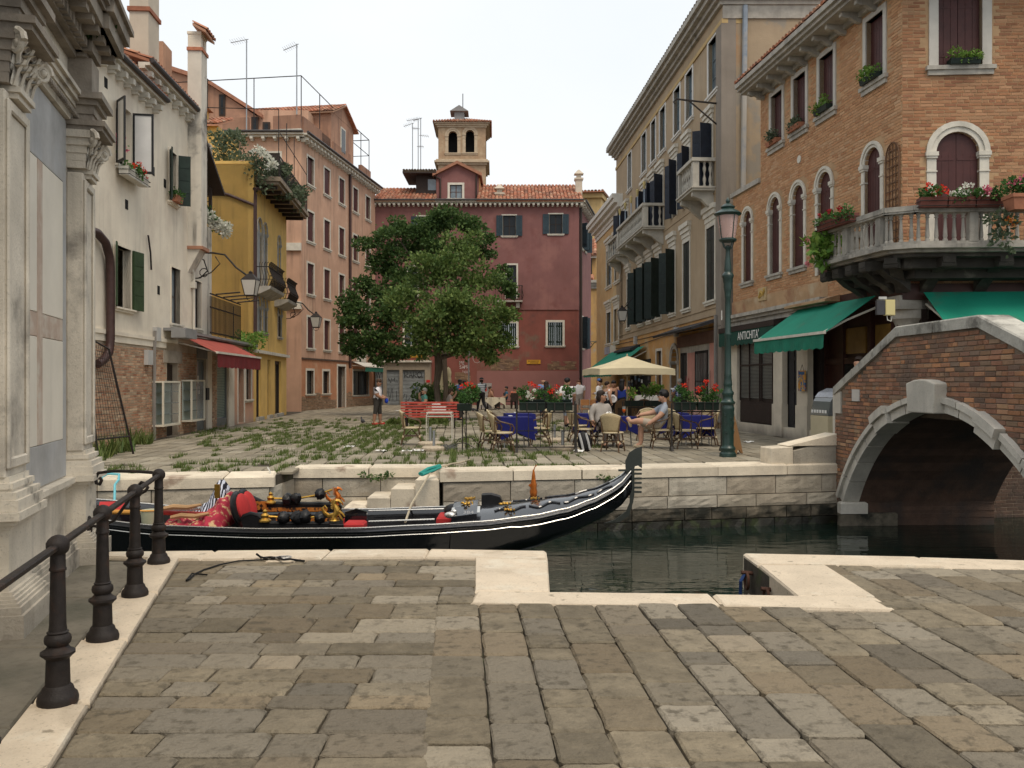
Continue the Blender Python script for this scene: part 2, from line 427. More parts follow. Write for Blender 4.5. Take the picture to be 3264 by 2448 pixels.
def brickfield(F,u0,u1,z0,z1,skip,m,d=0,bl=.25,bh=.062,j=.011,proud=.008,nmax=300,parent=None,cam_=None,prefix='brick',joined='brickwork'):
 """running-bond bricks laid proud of the mortar face; the largest in view are single objects, the rest one part"""
 root=parent or F.root;L=[]
 rows=int((z1-z0)/(bh+j));
 for i in range(rows):
  z=z0+i*(bh+j);x=u0-(bl+j)/2*(i%2)-R.uniform(0,.03)
  while x<u1:
   half=bl if(i%3 or R.random()<.4)else bl*.5
   a,b=max(x,u0),min(x+half,u1)
   if b-a>.05 and not skip(a,b,z,z+bh):L.append((a,b,z+R.uniform(-.003,.003)))
   x+=half+j
 def size(t):
  p=F.w((t[0]+t[1])/2,d,t[2])
  return(p-Vector((0,0,EYE))).length if abs(p.x/p.y)<.6 and abs((p.z-EYE)/p.y)<.45 else 99+p.y
 L.sort(key=size)
 ind,rest=L[:nmax],L[nmax:]
 cache={}
 for a,b,z in ind:
  k=round(b-a,2);k=(k,R.randrange(3))
  if k not in cache:
   c=MB();w=k[0];e=.006;r=lambda:R.uniform(-.003,.003)
   c.add([(0,.02,0),(w,.02,0),(w,.02,bh),(0,.02,bh),(0,-proud*.3,0),(w,-proud*.3,0),(w,-proud*.3,bh),(0,-proud*.3,bh),(e,-proud+r(),e),(w-e,-proud+r(),e),(w-e,-proud+r(),bh-e),(e,-proud+r(),bh-e)],[(8,9,10,11),(0,1,5,4),(1,2,6,5),(2,3,7,6),(3,0,4,7),(4,5,9,8),(5,6,10,9),(6,7,11,10),(7,4,8,11)])
   cache[k]=c.mesh('brick',m)
  link(prefix,cache[k],root,(a,d,z))
 mb=MB()
 for a,b,z in rest:
  p=d-proud+R.uniform(-.003,.003);e=.004
  mb.add([(a,d+.01,z),(b,d+.01,z),(b,d+.01,z+bh),(a,d+.01,z+bh),(a+e,p,z+e),(b-e,p,z+e),(b-e,p,z+bh-e),(a+e,p,z+bh-e)],[(4,5,6,7),(0,1,5,4),(1,2,6,5),(2,3,7,6),(3,0,4,7)])
 if rest:tag(mb.build(joined,m,root),None,kind='stuff')
def tiles(F,u0,u1,d0,z0,d1,z1,parent,m=TILE,tw=.2,tl=.38,name='roof',under=None):
 """pantile roof slope from eave (d0,z0) to ridge (d1,z1): a deck and joined barrel tiles in rows"""
 L_=hypot(d1-d0,z1-z0);n=int((u1-u0)/tw);rws=max(1,int(L_/tl));sd_,sz=(d1-d0)/L_,(z1-z0)/L_
 deck=MB().add([(u0,d0,z0-.1),(u1,d0,z0-.1),(u1,d1,z1-.1),(u0,d1,z1-.1),(u0,d0,z0-.02),(u1,d0,z0-.02),(u1,d1,z1-.02),(u0,d1,z1-.02)],[(0,3,2,1),(4,5,6,7),(0,1,5,4),(1,2,6,5),(2,3,7,6),(3,0,4,7)]).build(name,m,parent)
 mb=MB()
 for i in range(n):
  cx=u0+(i+.5)*(u1-u0)/n
  for r in range(rws):
   a=r*L_/rws-.02;b=(r+1)*L_/rws+.03;jx=R.uniform(-.012,.012);jz=R.uniform(0,.015);v=[]
   for q,rad,lift in((a,tw*.5,.022),(b,tw*.42,0)):
    for k in range(5):
     t=pi*k/4;ox=rad*cos(t);oz=rad*.75*sin(t)+lift+jz
     v.append((cx+jx+ox,d0+sd_*q-sz*oz,z0+sz*q+sd_*oz))
   mb.add(v,[(k,k+1,k+6,k+5)for k in range(4)]+[(0,4,3,2,1)])
 tag(mb.build('roof_tile',m,deck),None,kind='stuff');return deck
 # WATER, GROUND, QUAYS
WZ=-1.15;GZ=-.13
PAVE=mat('trachyte_paving',(.205,.170,.117),.82,.28,6,.9,38,rnd=.26,col2=[(.28,.245,.19),(.215,.165,.105),(.145,.127,.10)],mott=.7,spec=.25)
PAVE_F=mat('far_paving',(.26,.225,.165),.85,.2,2,.3,40,rnd=.18,col2=[(.32,.285,.22),(.22,.19,.14)],mott=.35)
JOINT=mat('paving_joint_dirt',(.07,.058,.042),.95,.35,8,.4,60,patches=(((.05,.065,.02),3,.56,.7),))
wm=bpy.data.materials.new('canal_water');wm.use_nodes=True
_n=wm.node_tree.nodes;_l=wm.node_tree.links;_b=_n['Principled BSDF']
_b.inputs['Base Color'].default_value=(.006,.014,.010,1);_b.inputs['Roughness'].default_value=.04;_b.inputs['IOR'].default_value=1.33
_g=_n.new('ShaderNodeNewGeometry');_m=_n.new('ShaderNodeMapping');_m.inputs['Scale'].default_value=(.8,2.2,1);_l.new(_g.outputs['Position'],_m.inputs[0])
_t=_n.new('ShaderNodeTexNoise');_t.inputs['Scale'].default_value=1.6;_t.inputs['Detail'].default_value=3;_l.new(_m.outputs[0],_t.inputs['Vector'])
_p=_n.new('ShaderNodeBump');_p.inputs['Strength'].default_value=.22;_p.inputs['Distance'].default_value=.05;_l.new(_t.outputs['Fac'],_p.inputs['Height']);_l.new(_p.outputs[0],_b.inputs['Normal'])
water=MB().add([(-40,2,WZ),(40,2,WZ),(40,40,WZ),(-40,40,WZ)],[(0,1,2,3)]).build('canal_water',wm)
tag(water,'dark green canal water between the two quays',None,None,'structure')
land=MB().add([(-300,-60,-2.2),(300,-60,-2.2),(300,500,-2.2),(-300,500,-2.2)],[(0,1,2,3)]).build('canal_bed',mat('canal_mud',(.02,.022,.017),.9))
tag(land,'dark mud bed lying below the canal water',None,None,'structure')
ox0,ox1,ny0=.30,2.30,7.06
g=MB()
near=[(-9,-6),(9,-6),(9,7.9),(4.95,8.28),(2.30,8.62),(2.30,7.04),(.31,7.06),(.35,8.78),(-1.26,8.9),(-4.0,8.72),(-9,8.5)]
g.prismz(near,-2.2,GZ-.035)
pav=tag(g.build('near_pavement',JOINT),'foreground pavement of grey brown stone slabs by the canal',None,None,'structure')
def slab(name,poly,z1,z0,m,par,c=.018,j=.004):
 """flat stone with a worn chamfered edge on any convex outline (counter-clockwise)"""
 mb=MB();n=len(poly);cx=sum(p[0]for p in poly)/n;cy=sum(p[1]for p in poly)/n
 def inn(p):
  dx,dy=cx-p[0],cy-p[1];l=hypot(dx,dy);return(p[0]+dx/l*c*1.3,p[1]+dy/l*c*1.3)
 P=[(p[0]+R.uniform(-j,j),p[1]+R.uniform(-j,j))for p in poly]
 v=[(p[0],p[1],z0)for p in P]+[(p[0],p[1],z1-c)for p in P]+[(*inn(p),z1+R.uniform(-j,j)*.4)for p in P]
 f=[tuple(range(2*n,3*n))]
 for i in range(n):
  k=(i+1)%n;f+=[(i,k,n+k,n+i),(n+i,n+k,2*n+k,2*n+i)]
 return mb.add(v,f).build(name,m,par)
def stone(x0,x1,y0,y1,par,m=PAVE,z=GZ,sk0=0,sk1=0,name='paving_stone'):
 g_,h_=R.uniform(.002,.006),R.uniform(.005,.011)
 P4=[(x0+g_+sk0*y0,y0+h_),(x1-g_+sk1*y0,y0+h_),(x1-g_+sk1*y1,y1-h_),(x0+g_+sk0*y1,y1-h_)];P=[]
 for i in range(4):
  a,b=P4[i],P4[(i+1)%4];k=R.choice((2,3,4))
  for j in range(k):
   t=j/k if j else .06;t2=.94
   P.append((a[0]+(b[0]-a[0])*t+R.uniform(-.004,.004),a[1]+(b[1]-a[1])*t+R.uniform(-.004,.004)))
  P.append((a[0]+(b[0]-a[0])*t2,a[1]+(b[1]-a[1])*t2))
 slab(name,P,z+R.uniform(-.006,.005),z-.05,m,par,R.uniform(.008,.016),.0025)
rowsY=[8.32,8.10,7.78,7.50,7.26,6.94,6.70,6.29,5.94,5.70,5.46,5.19,4.95,4.73,4.54,4.23,3.96,3.70,3.42,3.12]
def stripx(Y,off):return-3.19-.258*(Y-8.29)+off
for i in range(len(rowsY)-1):
 y1,y0=rowsY[i],rowsY[i+1];ym=(y0+y1)/2
 xr=-.57-.069*(ym-6.72)if ym<6.72 else-.30
 x=stripx(ym,0)+.01;first=True
 while x<xr-.05:
  L_=R.choice((.27,.32,.36,.42,.52))*(1.15 if y1-y0>.3 else 1)
  e=x+L_
  if e>xr-.22:e=xr
  sk=-.258 if first else R.uniform(-.03,.03)
  x0_=x-(-.258*ym)if first else x-sk*ym
  first_sk=sk
  nx=R.uniform(-.03,.03)if e<xr else-.069
  stone(x0_,e-nx*ym,y0,y1,pav,sk0=first_sk,sk1=nx)
  x=e;first=False
colX=[-.57,-.24,.055,.33,.645,.98,1.27,1.58,1.90,2.20,2.52,2.83,3.14,3.47,3.80,4.12,4.45,4.8,5.12,5.45,5.8,6.1]
for i in range(len(colX)-1):
 a,b=colX[i]-.02,colX[i+1]-.02
 lim=6.70 if a<2.45 else(8.22 if b<3.6 else(8.0 if b<4.9 else 7.75))
 if 2.1<a<2.8:lim=6.45
 y=lim;y0min=3.15 if a<1.6 else(a/.80)
 while y>y0min:
  L_=R.choice((.26,.34,.42,.50,.58));
  n0=y-L_
  stone(a+.062*6.72,b+.062*6.72,n0,y,pav,sk0=-.062,sk1=-.062);y=n0
for i,(a,b)in enumerate(((2.83,3.14),)):
 pass
def istr(poly,name='border_stone',m=ISTRIA,z=GZ+.004,th=.30,par=None):return slab(name,poly,z,z-th,m,par or pav,.02,.006)
ys=[8.55,7.05,5.75,4.62,3.3]
for a,b in zip(ys,ys[1:]):
 istr([(stripx(b,-.31),b+.006),(stripx(b,-.004),b+.006),(stripx(a,-.004),a-.006),(stripx(a,-.31),a-.006)])
edge=[(-4.05,8.72),(-3.0,8.79),(-1.85,8.86),(-.85,8.89),(.35,8.78)]
for(a,b),(c,e)in zip(edge,edge[1:]):
 istr([(a+.004,b-.42 if a>-3.5 else b-.2),(c-.004,e-.42),(c-.004,e),(a+.004,b)],th=.32)
istr([(-.30,7.07),(.305,7.07),(.342,8.35),(-.36,8.44)],th=.35)
istr([(-.33,6.70),(1.60,6.62),(1.60,6.98),(-.30,7.062)],th=.3);istr([(1.61,6.62),(2.89,6.50),(2.89,6.865),(1.61,6.975)],th=.3)
istr([(2.27,6.93),(2.89,6.88),(2.915,8.10),(2.31,8.12)],th=.42)
e2=[(2.30,8.66),(3.95,8.47),(5.2,8.27),(6.4,8.05)]
for(a,b),(c,e)in zip(e2,e2[1:]):
 istr([(a+.004,b-.5),(c-.004+.1,e-.42),(c-.004,e),(a+.004,b)],th=.35)
nq=thing('near_quay_wall','stone face of the near quay around the landing notch','quay wall',(0,0,0));
def facecourse(par,p0,p1,z0,z1,th,m,seed,lo=.5,hi=1.1,name='stone_block',j=.008):
 """one course of squared blocks along a line, outer face on the right-hand side of p0->p1"""
 L_=hypot(p1[0]-p0[0],p1[1]-p0[1]);tx,ty=(p1[0]-p0[0])/L_,(p1[1]-p0[1])/L_;nx,ny=ty,-tx
 rr=random.Random(seed);x=0
 while x<L_-.02:
  e=x+rr.uniform(lo,hi)
  if e>L_-.3:e=L_
  mb=MB();g_=.008;c=.012;n=5
  w_=e-x-2*g_;h_=z1-z0-2*g_;base=rr.uniform(-.006,.006)
  V=[];F_=[]
  nu,nv=max(3,int(w_/.12)),4
  for a in range(nu+1):
   for b in range(nv+1):
    ed=a in(0,nu)or b in(0,nv)
    o=th+.03+base+(-c if ed else rr.uniform(-j,j))
    uu=x+g_+w_*a/nu;zz=z0+g_+h_*b/nv
    V.append((p0[0]+tx*uu+nx*o,p0[1]+ty*uu+ny*o,zz))
  for a in range(nu):
   for b in range(nv):F_.append((a*(nv+1)+b,(a+1)*(nv+1)+b,(a+1)*(nv+1)+b+1,a*(nv+1)+b+1))
  k=len(V)
  for a,b in((0,0),(nu,0),(nu,nv),(0,nv)):
   uu=x+g_+w_*a/nu;V.append((p0[0]+tx*uu,p0[1]+ty*uu,z0+g_+h_*b/nv))
  c0,c1,c2,c3=0,nu*(nv+1),nu*(nv+1)+nv,nv
  F_+=[(k,k+1,c1,c0),(k+1,k+2,c2,c1),(k+2,k+3,c3,c2),(k+3,k,c0,c3)]
  mb.add(V,F_).build(name,m,par);x=e
QUAY=mat('quay_wall_stone',(.45,.395,.31),.85,.25,2.5,.5,40,rnd=.14,col2=[(.42,.39,.33),(.30,.25,.19)],streak=.5,scol=(.12,.1,.08),speck=.4,base=.0)
WEED=mat('wet_weedy_stone',(.016,.015,.010),.45,.4,6,.5,40,rnd=.2,spec=.4,patches=(((.035,.045,.015),5,.5,.65),))
for p0,p1 in(((-4.1,8.70),(-1.26,8.86)),((-1.26,8.86),(.33,8.74)),((.33,8.74),(.29,7.08)),((2.32,7.04),(2.32,8.58)),((2.32,8.58),(6.5,7.98))):
 q0,q1=(p1,p0)
 facecourse(nq,q0,q1,GZ-.62,GZ-.33,.0,QUAY,3);facecourse(nq,q0,q1,WZ-.4,GZ-.62,.0,WEED,4)
facecourse(nq,(2.32,7.04),(.29,7.08),GZ-.62,GZ-.31,.02,QUAY,5);facecourse(nq,(2.32,7.04),(.29,7.08),WZ-.4,GZ-.62,.02,WEED,6)
FQ=[(-14,12.6),(-6.76,14.17),(-4.1,14.70)]
FR=[(-1.23,15.45),(2.2,16.1),(6.33,16.95)]
g=MB();sq=FQ+[(-4.05,16.1),(-1.25,16.25)]+FR+[(14,18.5),(60,20),(60,140),(-60,140),(-60,12)]
g.prismz(sq,-2.2,-.035)
campo=tag(g.build('square_ground',JOINT),'paved campo ground with weeds growing between the stones',None,None,'structure')
COPE=mat('quay_coping_stone',(.70,.61,.475),.75,.18,2.5,.3,45,rnd=.1,streak=.3,scol=(.25,.2,.16),speck=.3,patches=(((.36,.27,.2),1.2,.6,.68),))
fq=thing('far_quay_wall','pale stone quay wall with dark tide band below the square','quay wall',(0,0,0))
def coping(a,b,w,lens,seed,z=.0,h=.19):
 L_=hypot(b[0]-a[0],b[1]-a[1]);tx,ty=(b[0]-a[0])/L_,(b[1]-a[1])/L_;rr=random.Random(seed);x=0
 while x<L_-.05:
  e=min(L_,x+rr.uniform(*lens))
  if L_-e<.5:e=L_
  P=lambda u,d:(a[0]+tx*u-ty*d,a[1]+ty*u+tx*d)
  slab('coping_stone',[P(x+.008,-.05),P(e-.008,-.05),P(e-.008,w),P(x+.008,w)],z+rr.uniform(0,.012),z-h,COPE,fq,.03,.01);x=e
coping(FQ[0],FQ[1],.8,(1.2,2.2),1);coping(FQ[1],(-4.02,14.72),.85,(1.3,2),2)
coping((-4.05,16.1),(-1.2,16.25),.5,(.9,1.7),5);coping((-1.30,15.44),FR[1],.62,(1.2,1.8),8);coping(FR[1],FR[2],.62,(1.3,2.2),9)
for a,b,sd_ in((FQ[0],FQ[1],11),(FQ[1],FQ[2],12),((-4.1,14.7),(-4.05,16.1),13),((-4.05,16.1),(-1.25,16.25),14),(FR[0],FR[1],15),(FR[1],FR[2],16)):
 facecourse(fq,a,b,-.55,-.2,.0,QUAY,sd_,.45,1.25);facecourse(fq,a,b,-.78,-.55,.03,QUAY,sd_+20,.5,1.1)
 facecourse(fq,a,b,-1.0,-.78,.05,mat('tide_stained_stone',(.13,.11,.08),.75,.4,5,.5,40,rnd=.2,patches=(((.02,.02,.015),3,.42,.6),)),sd_+30,.5,1.1)
 facecourse(fq,a,b,-1.6,-1.0,.06,WEED,sd_+40,.5,1.0,j=.03)
for i,(x0,z)in enumerate(((-1.72,-.13),(-2.15,-.29),(-2.58,-.45),(-3.0,-.62))):
 MB().cbox(x0+.01,x0+.42,15.42,16.2,z-.6 if i else z-.5,z,.03,.01).build('step',COPE,fq)
ax=Vector((-.062,1,0)).normalized();px_=Vector((ax.y,-ax.x,0))
cand=[]
y=0.0;rr=random.Random(5)
x=-16
while x<12:
 w=rr.uniform(.29,.38);y=-rr.uniform(0,.8)
 while y<46:
  h=rr.uniform(.40,.75);cand.append((x,x+w,y,y+h));y+=h
 x+=w
O_=Vector((0,15.0,0))
def inside(p):
 if p.y<16.0+.6 and p.x<-4:return p.y>14.17+.9+(p.x+6.76)*.2
 if p.x<-1.2:return p.y>16.75
 return p.y>15.45+.72+(p.x+1.23)*.2
stones=[]
for c in cand:
 ctr=O_+px_*((c[0]+c[1])/2)+ax*((c[2]+c[3])/2)
 if not inside(ctr)or abs(ctr.x/ctr.y)>.62:continue
 if ctr.x<-8.2-.066*ctr.y or ctr.x>11.2-.1*ctr.y:continue
 stones.append((ctr.length,c))
stones.sort(key=lambda t:t[0])
mbj=MB();GRASSPTS=[]
for k,(dd,c)in enumerate(stones):
 g_=.012;q=[O_+px_*u+ax*v for u,v in((c[0]+g_,c[2]+g_),(c[1]-g_,c[2]+g_),(c[1]-g_,c[3]-g_),(c[0]+g_,c[3]-g_))]
 if k<300:slab('paving_stone',[(p.x,p.y)for p in q],rr.uniform(-.006,.004),-.05,PAVE_F,campo,.012,.006)
 else:
  z=rr.uniform(-.006,.004);v=[(p.x,p.y,z)for p in q]+[(p.x,p.y,-.036)for p in q]
  mbj.add(v,[(0,1,2,3),(4,5,1,0),(5,6,2,1),(6,7,3,2),(7,4,0,3)])
 GRASSPTS.append((O_+px_*c[0]+ax*c[2],O_+px_*c[1]+ax*c[2],O_+px_*c[0]+ax*c[3]))
tag(mbj.build('square_paving',PAVE_F,campo),None,kind='stuff')
for y0,y1 in((3.0,4.3),(4.3,5.6),(5.6,6.9),(6.9,8.3)):
 m_=mat('worn_passage_slab',(.17,.15,.115),.85,.3,2,.3,40,rnd=.12,mott=.4,streak=0,patches=(((.10,.095,.07),1.3,.5,.7),))
 slab('paving_stone',[(stripx(y0,-1.2),y0+.008),(stripx(y0,-.32),y0+.008),(stripx(y1,-.32),y1-.008),(stripx(y1,-1.2),y1-.008)],GZ-.004,GZ-.05,m_,pav,.012,.006)
 # CHURCH (left edge)
CH_ST=mat('church_stone',(.64,.575,.475),.8,.2,2,.25,50,streak=.75,scol=(.13,.11,.095),speck=.25,patches=(((.28,.25,.21),1.6,.56,.7),))
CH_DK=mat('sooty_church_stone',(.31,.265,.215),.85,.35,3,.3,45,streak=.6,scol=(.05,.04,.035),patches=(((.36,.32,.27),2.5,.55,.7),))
CH_BASE=mat('church_plinth_stone',(.66,.595,.49),.78,.2,2.5,.3,40,streak=.5,scol=(.2,.17,.13),speck=.3,patches=(((.20,.18,.15),2.2,.58,.7),),base=.5,basecol=(.12,.10,.08),baseh=.25)
CH_PAN=mat('cream_marble_panel',(.74,.68,.575),.55,.1,1.5,.05,40,streak=.35,scol=(.3,.27,.22))
CH_BLUE=mat('blue_grey_marble',(.42,.415,.405),.5,.3,1.8,.05,30,patches=(((.40,.41,.42),2.5,.5,.7),),streak=.4,scol=(.15,.14,.13))
CH_PINK=mat('pink_marble_strip',(.50,.38,.30),.6,.2,3,.05,30,patches=(((.56,.50,.42),6,.45,.65),))
C=Fac('church','marble church front with carved pilasters at the left edge','church',-3.27,5.79,-.27,1)
cr=C.root
WD=.27
wall(C,-3.2,3.12,-1.6,5.0,(),CH_ST,d=WD,deep=5,parent=cr)
def moulding(prof,u0,u1,ret,m,name,par,dback):
 """stack of (height, projection) courses along the front; ret=True gives returns at both ends"""
 mb=MB();
 for za,zb,p in prof:mb.box(u0-(p if ret else 0),u1+(p if ret else 0),-p,dback,za,zb)
 return mb.build(name,m,par)
def torus(z0,z1,p,k=3):
 return[(z0+(z1-z0)*i/k,z0+(z1-z0)*(i+1)/k,p*(1-.55*((i+.5)/k)))for i in range(k)]
for u0,u1 in((-2.55,-1.75),(0.0,.76),(2.44,3.12)):
 ped=moulding([(-1.7,.02,.02),(.02,.05,.0)]+[(.05+i*.022,.05+(i+1)*.022,-.0-.018*i)for i in range(5)]+[(.16,.58,-.10)],u0,u1,True,CH_BASE,'pedestal',cr,WD+.002)
 moulding([(.58,.61,-.085),(.61,.645,-.055),(.645,.70,-.015)],u0,u1,True,CH_BASE,'pedestal_cap',ped,WD+.001)
 a,b=u0+.11,u1-.13
 pil=MB();pil.box(a,b,.125,WD+.003,.92,3.56)
 for x0,x1 in((a,a+.06),(b-.06,b)):pil.box(x0,x1,.10,.126,.98,3.50)
 pil.box(a+.06,b-.06,.10,.126,.98,1.06);pil.box(a+.06,b-.06,.10,.126,3.42,3.5)
 pil=bev(pil.build('pilaster',CH_ST,cr),.012)
 moulding([(.701,.78,-.03),(.78,.83,-.045),(.83,.85,-.085),(.85,.89,-.075),(.89,.93,-.105)],u0+.02,u1-.04,True,CH_BASE,'base_moulding',pil,WD+.002)
 moulding([(3.52,3.56,-.07),(3.56,3.60,-.05)],a+.02,b-.02,True,CH_ST,'astragal',pil,WD)
 k=MB();cx=(a+b)/2;hw=(b-a)/2
 for i in range(5):
  e=.004+.02*i*i/6;k.box(cx-hw-e,cx+hw+e,.11-e,WD+.001,3.60+i*.07,3.60+(i+1)*.07)
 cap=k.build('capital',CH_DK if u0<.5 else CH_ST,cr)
 lv=MB()
 for row,(zz,hh,n_)in enumerate(((3.60,.18,4),(3.70,.22,3))):
  for i in range(n_):
   ux=cx-hw+(i+.5)*2*hw/n_;w_=hw/n_*.85
   pts=[(ux-w_,.10,zz),(ux+w_,.10,zz),(ux+w_*.9,.075,zz+hh*.7),(ux,.02,zz+hh*1.0),(ux-w_*.9,.075,zz+hh*.7),(ux,.0,zz+hh*.82)]
   lv.add(pts,[(0,1,2,4),(4,2,3),(4,5,2)])
   lv.tube([(ux,.085,zz),(ux,.06,zz+hh*.6),(ux,.015,zz+hh)],.012,5)
 lv.build('acanthus_leaf',CH_ST,cap)
 for ux,sgn in((cx-hw-.05,-1),(cx+hw+.05,1)):
  v=MB();pts=[]
  for i in range(22):
   t=i/21*4.2*pi;r=.085*(1-i/25);pts.append((ux+sgn*(r*cos(t)*.6),.035-r*cos(t)*.6,3.86+r*sin(t)))
  v.tube(pts,[.024*(1-i/40)for i in range(22)],6);v.tube([(cx+sgn*hw*.5,.09,3.72),(cx+sgn*hw*.8,.06,3.86),(ux+sgn*.02,.03,3.95)],.022,6)
  v.ball((ux,.03,3.86),(.03,.03,.03),8,5);v.build('volute',CH_ST,cap)
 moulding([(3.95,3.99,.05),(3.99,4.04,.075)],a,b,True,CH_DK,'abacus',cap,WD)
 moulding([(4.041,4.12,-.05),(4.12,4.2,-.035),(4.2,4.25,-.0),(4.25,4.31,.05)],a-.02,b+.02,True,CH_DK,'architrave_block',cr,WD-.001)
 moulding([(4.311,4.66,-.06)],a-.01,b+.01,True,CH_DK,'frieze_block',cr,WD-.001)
moulding([(4.03,4.10,-.22),(4.10,4.17,-.205),(4.17,4.22,-.19),(4.22,4.27,-.16),(4.27,4.31,-.13)],-3.2,3.0,False,CH_ST,'architrave',cr,WD+.004)
m_=MB()
for i in range(110):m_.box(-3.1+i*.055,-3.1+i*.055+.032,.165,.2,4.07,4.10)
tag(m_.build('bead_course',CH_DK,cr),None,kind='stuff')
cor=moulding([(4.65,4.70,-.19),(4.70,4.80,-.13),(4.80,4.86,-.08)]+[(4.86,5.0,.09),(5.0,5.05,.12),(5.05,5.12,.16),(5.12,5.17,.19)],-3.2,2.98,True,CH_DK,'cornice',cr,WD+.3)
for i in range(48):
 u_=-3.0+i*.125;MB().box(u_,u_+.075,.07,.2,4.715,4.79).build('dentil',CH_DK,cor)
for i in range(24):
 u_=-2.95+i*.26;MB().box(u_,u_+.12,-.06,.2,4.80,4.86).build('modillion',CH_DK,cor)
moulding([(4.66,4.70,-.10),(4.70,4.80,-.04),(4.86,5.0,.14),(5.0,5.12,.19),(5.12,5.175,.225)],2.46,2.98,True,CH_DK,'cornice_block',cr,WD+.29)
moulding([(-1.7,.03,-.13),(.03,.06,-.15),(.06,.09,-.155),(.09,.12,-.17),(.12,.15,-.19)],-3.2,2.6,False,CH_BASE,'plinth',cr,WD+.005)
moulding([(.60,.64,-.21),(.64,.69,-.17)],-3.2,2.6,False,CH_BASE,'dado_cap',cr,WD+.006)
for u0,u1 in((.60,2.50),(-1.9,0.15)):
 P_=lambda n,a,b,c,e,m,dd=.012:bev(MB().box(a+.003,b-.003,WD-dd,WD+.004,c+.003,e-.003).build(n,m,cr),.003)
 P_('marble_panel',u0,u1-.14,.70,1.05,CH_BLUE);P_('marble_panel',u1-.14,u1,.70,4.02,CH_BLUE,.010)
 P_('marble_panel',u0,u1-.14,3.42,4.02,CH_BLUE)
 mid=u0+(u1-u0)*.50
 P_('marble_strip',mid-.08,mid+.08,1.05,3.42,CH_PINK,.016);P_('marble_strip',u0,mid-.08,1.95,2.15,CH_PINK,.011);P_('marble_strip',mid+.08,u1-.14,1.95,2.15,CH_PINK,.011)
 for a,b in((u0,mid-.08),(mid+.08,u1-.14)):
  P_('marble_panel',a,b,1.05,1.95,CH_PAN);P_('marble_panel',a,b,2.15,3.42,CH_PAN)
  # WHITE HOUSE
WHITE=mat('white_stained_plaster',(.76,.68,.555),.9,.10,1.2,.2,30,streak=.34,scol=(.28,.24,.19),patches=(((.62,.54,.44),.7,.5,.7),),speck=.06)
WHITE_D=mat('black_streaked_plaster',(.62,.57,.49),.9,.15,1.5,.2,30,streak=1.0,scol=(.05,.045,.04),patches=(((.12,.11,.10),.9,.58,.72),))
L1=Fac('white_house','tall white plastered house with brick ground floor beside the church','house',-9.42,17,-.066,1)
r1=L1.root
U=L1.u
zst=2.78
w1=L1.rect(369,320,418,521);w2=L1.rect(538,476,562,640);w3=L1.rect(366,778,417,977);w4=L1.rect(545,850,574,1030);w5=L1.rect(632,893,653,1045)
ue=U(617);ub=U(497)
wall(L1,0,ub,zst,9.25,[w1,w3],WHITE,deep=6)
wall(L1,ub,ue,zst,9.9,[w2,w4],WHITE,deep=6)
wall(L1,U(443),ub,9.25,9.9,(),WHITE,d=.35,deep=3)
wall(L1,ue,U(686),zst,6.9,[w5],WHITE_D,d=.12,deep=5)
def eave(F,u0,u1,z,par,n,m=TRIM,md=None,p=.28,h=.16,gut=True):
 e=MB().box(u0,u1,-p*.55,.02,z,z+h*.5).box(u0,u1,-p,.02,z+h*.5,z+h).build('cornice',m,par)
 b=MB();b.box(0,.16,-p*.9,0,-.14,0).box(.02,.14,-p*.6,0,-.22,-.14);me=b.mesh('corbel',m)
 for i in range(n):link('corbel',me,e,(u0+(i+.5)*(u1-u0)/n-.08,0,z))
 if gut:MB().tube([(u0,-p-.05,z+h+.05),(u1,-p-.05,z+h+.05)],.07,8).build('gutter',mat('dark_gutter',(.05,.045,.045),.5,.2),e)
 return e
eave(L1,0,ub,9.2,r1,14);eave(L1,U(443),ue+.1,9.85,r1,8)
tiles(L1,0,ub,-.3,9.45,3,10.6,r1);tiles(L1,U(443),ue,-.3,10.1,3,11.2,r1)
window(L1,*w1,fw=0,sill=.1,fill='dark',shut='perp',ang=(140,95),sm=MC['black_iron'],kind='glazed' if False else 'plank',rev=.2)
GLZ=mat('casement_painted_sky',(.66,.65,.63),.15,.15,1,0,5,spec=.6)  # pale pane colour paints the sky's reflection on the glass
for o in[o for o in COL.objects if o.name.startswith('shutter')and o.parent and o.parent.parent==r1]:
 h_=w1[3]-w1[2];wd=(w1[1]-w1[0])/2;fl=-1 if o.location.x<(w1[0]+w1[1])/2 else 1
 f=MB();f.box(0,.05,-.02,.02,0,h_).box(wd-.05,wd,-.02,.02,0,h_).box(.05,wd-.05,-.02,.02,0,.06).box(.05,wd-.05,-.02,.02,h_-.05,h_)
 if fl<0:f.v=[(-x,y,z)for x,y,z in f.v]
 loc,rot,par=o.location.copy(),o.rotation_euler.copy(),o.parent
 bpy.data.objects.remove(o)
 c=fixn(f.build('casement',BLACKIRON,par,loc,tuple(rot)))
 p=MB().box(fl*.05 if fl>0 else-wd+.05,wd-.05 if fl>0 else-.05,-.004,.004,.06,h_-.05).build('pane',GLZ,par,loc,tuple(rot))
window(L1,*w2,fw=.06,sill=.1,fill='dark',shut='perp',ang=(155,108),sm=SHUT_GRN,kind='panel',proud=.02,m=WHITE)
GREEN2=mat('mossy_green_shutter_paint',(.035,.06,.025),.6,.3,5,.1,60)
window(L1,*w3,fw=.08,sill=.1,fill='dark',shut='perp',ang=(160,171),sm=GREEN2,kind='panel',proud=.02,m=WHITE)
window(L1,*w4,fw=.04,sill=.12,fill='glass',proud=.02,m=WHITE,glass=GLASS_SKY,sillm=TRIM);window(L1,*w5,fw=.04,sill=.12,fill='glass',proud=.02,m=WHITE,d=.12,glass=GLASS_SKY,sillm=TRIM)
MB().box(0,U(560),-.06,.02,zst-.05,zst+.05).box(0,U(527),-.03,.02,zst-.22,zst-.05).build('string_course',WHITE,r1)
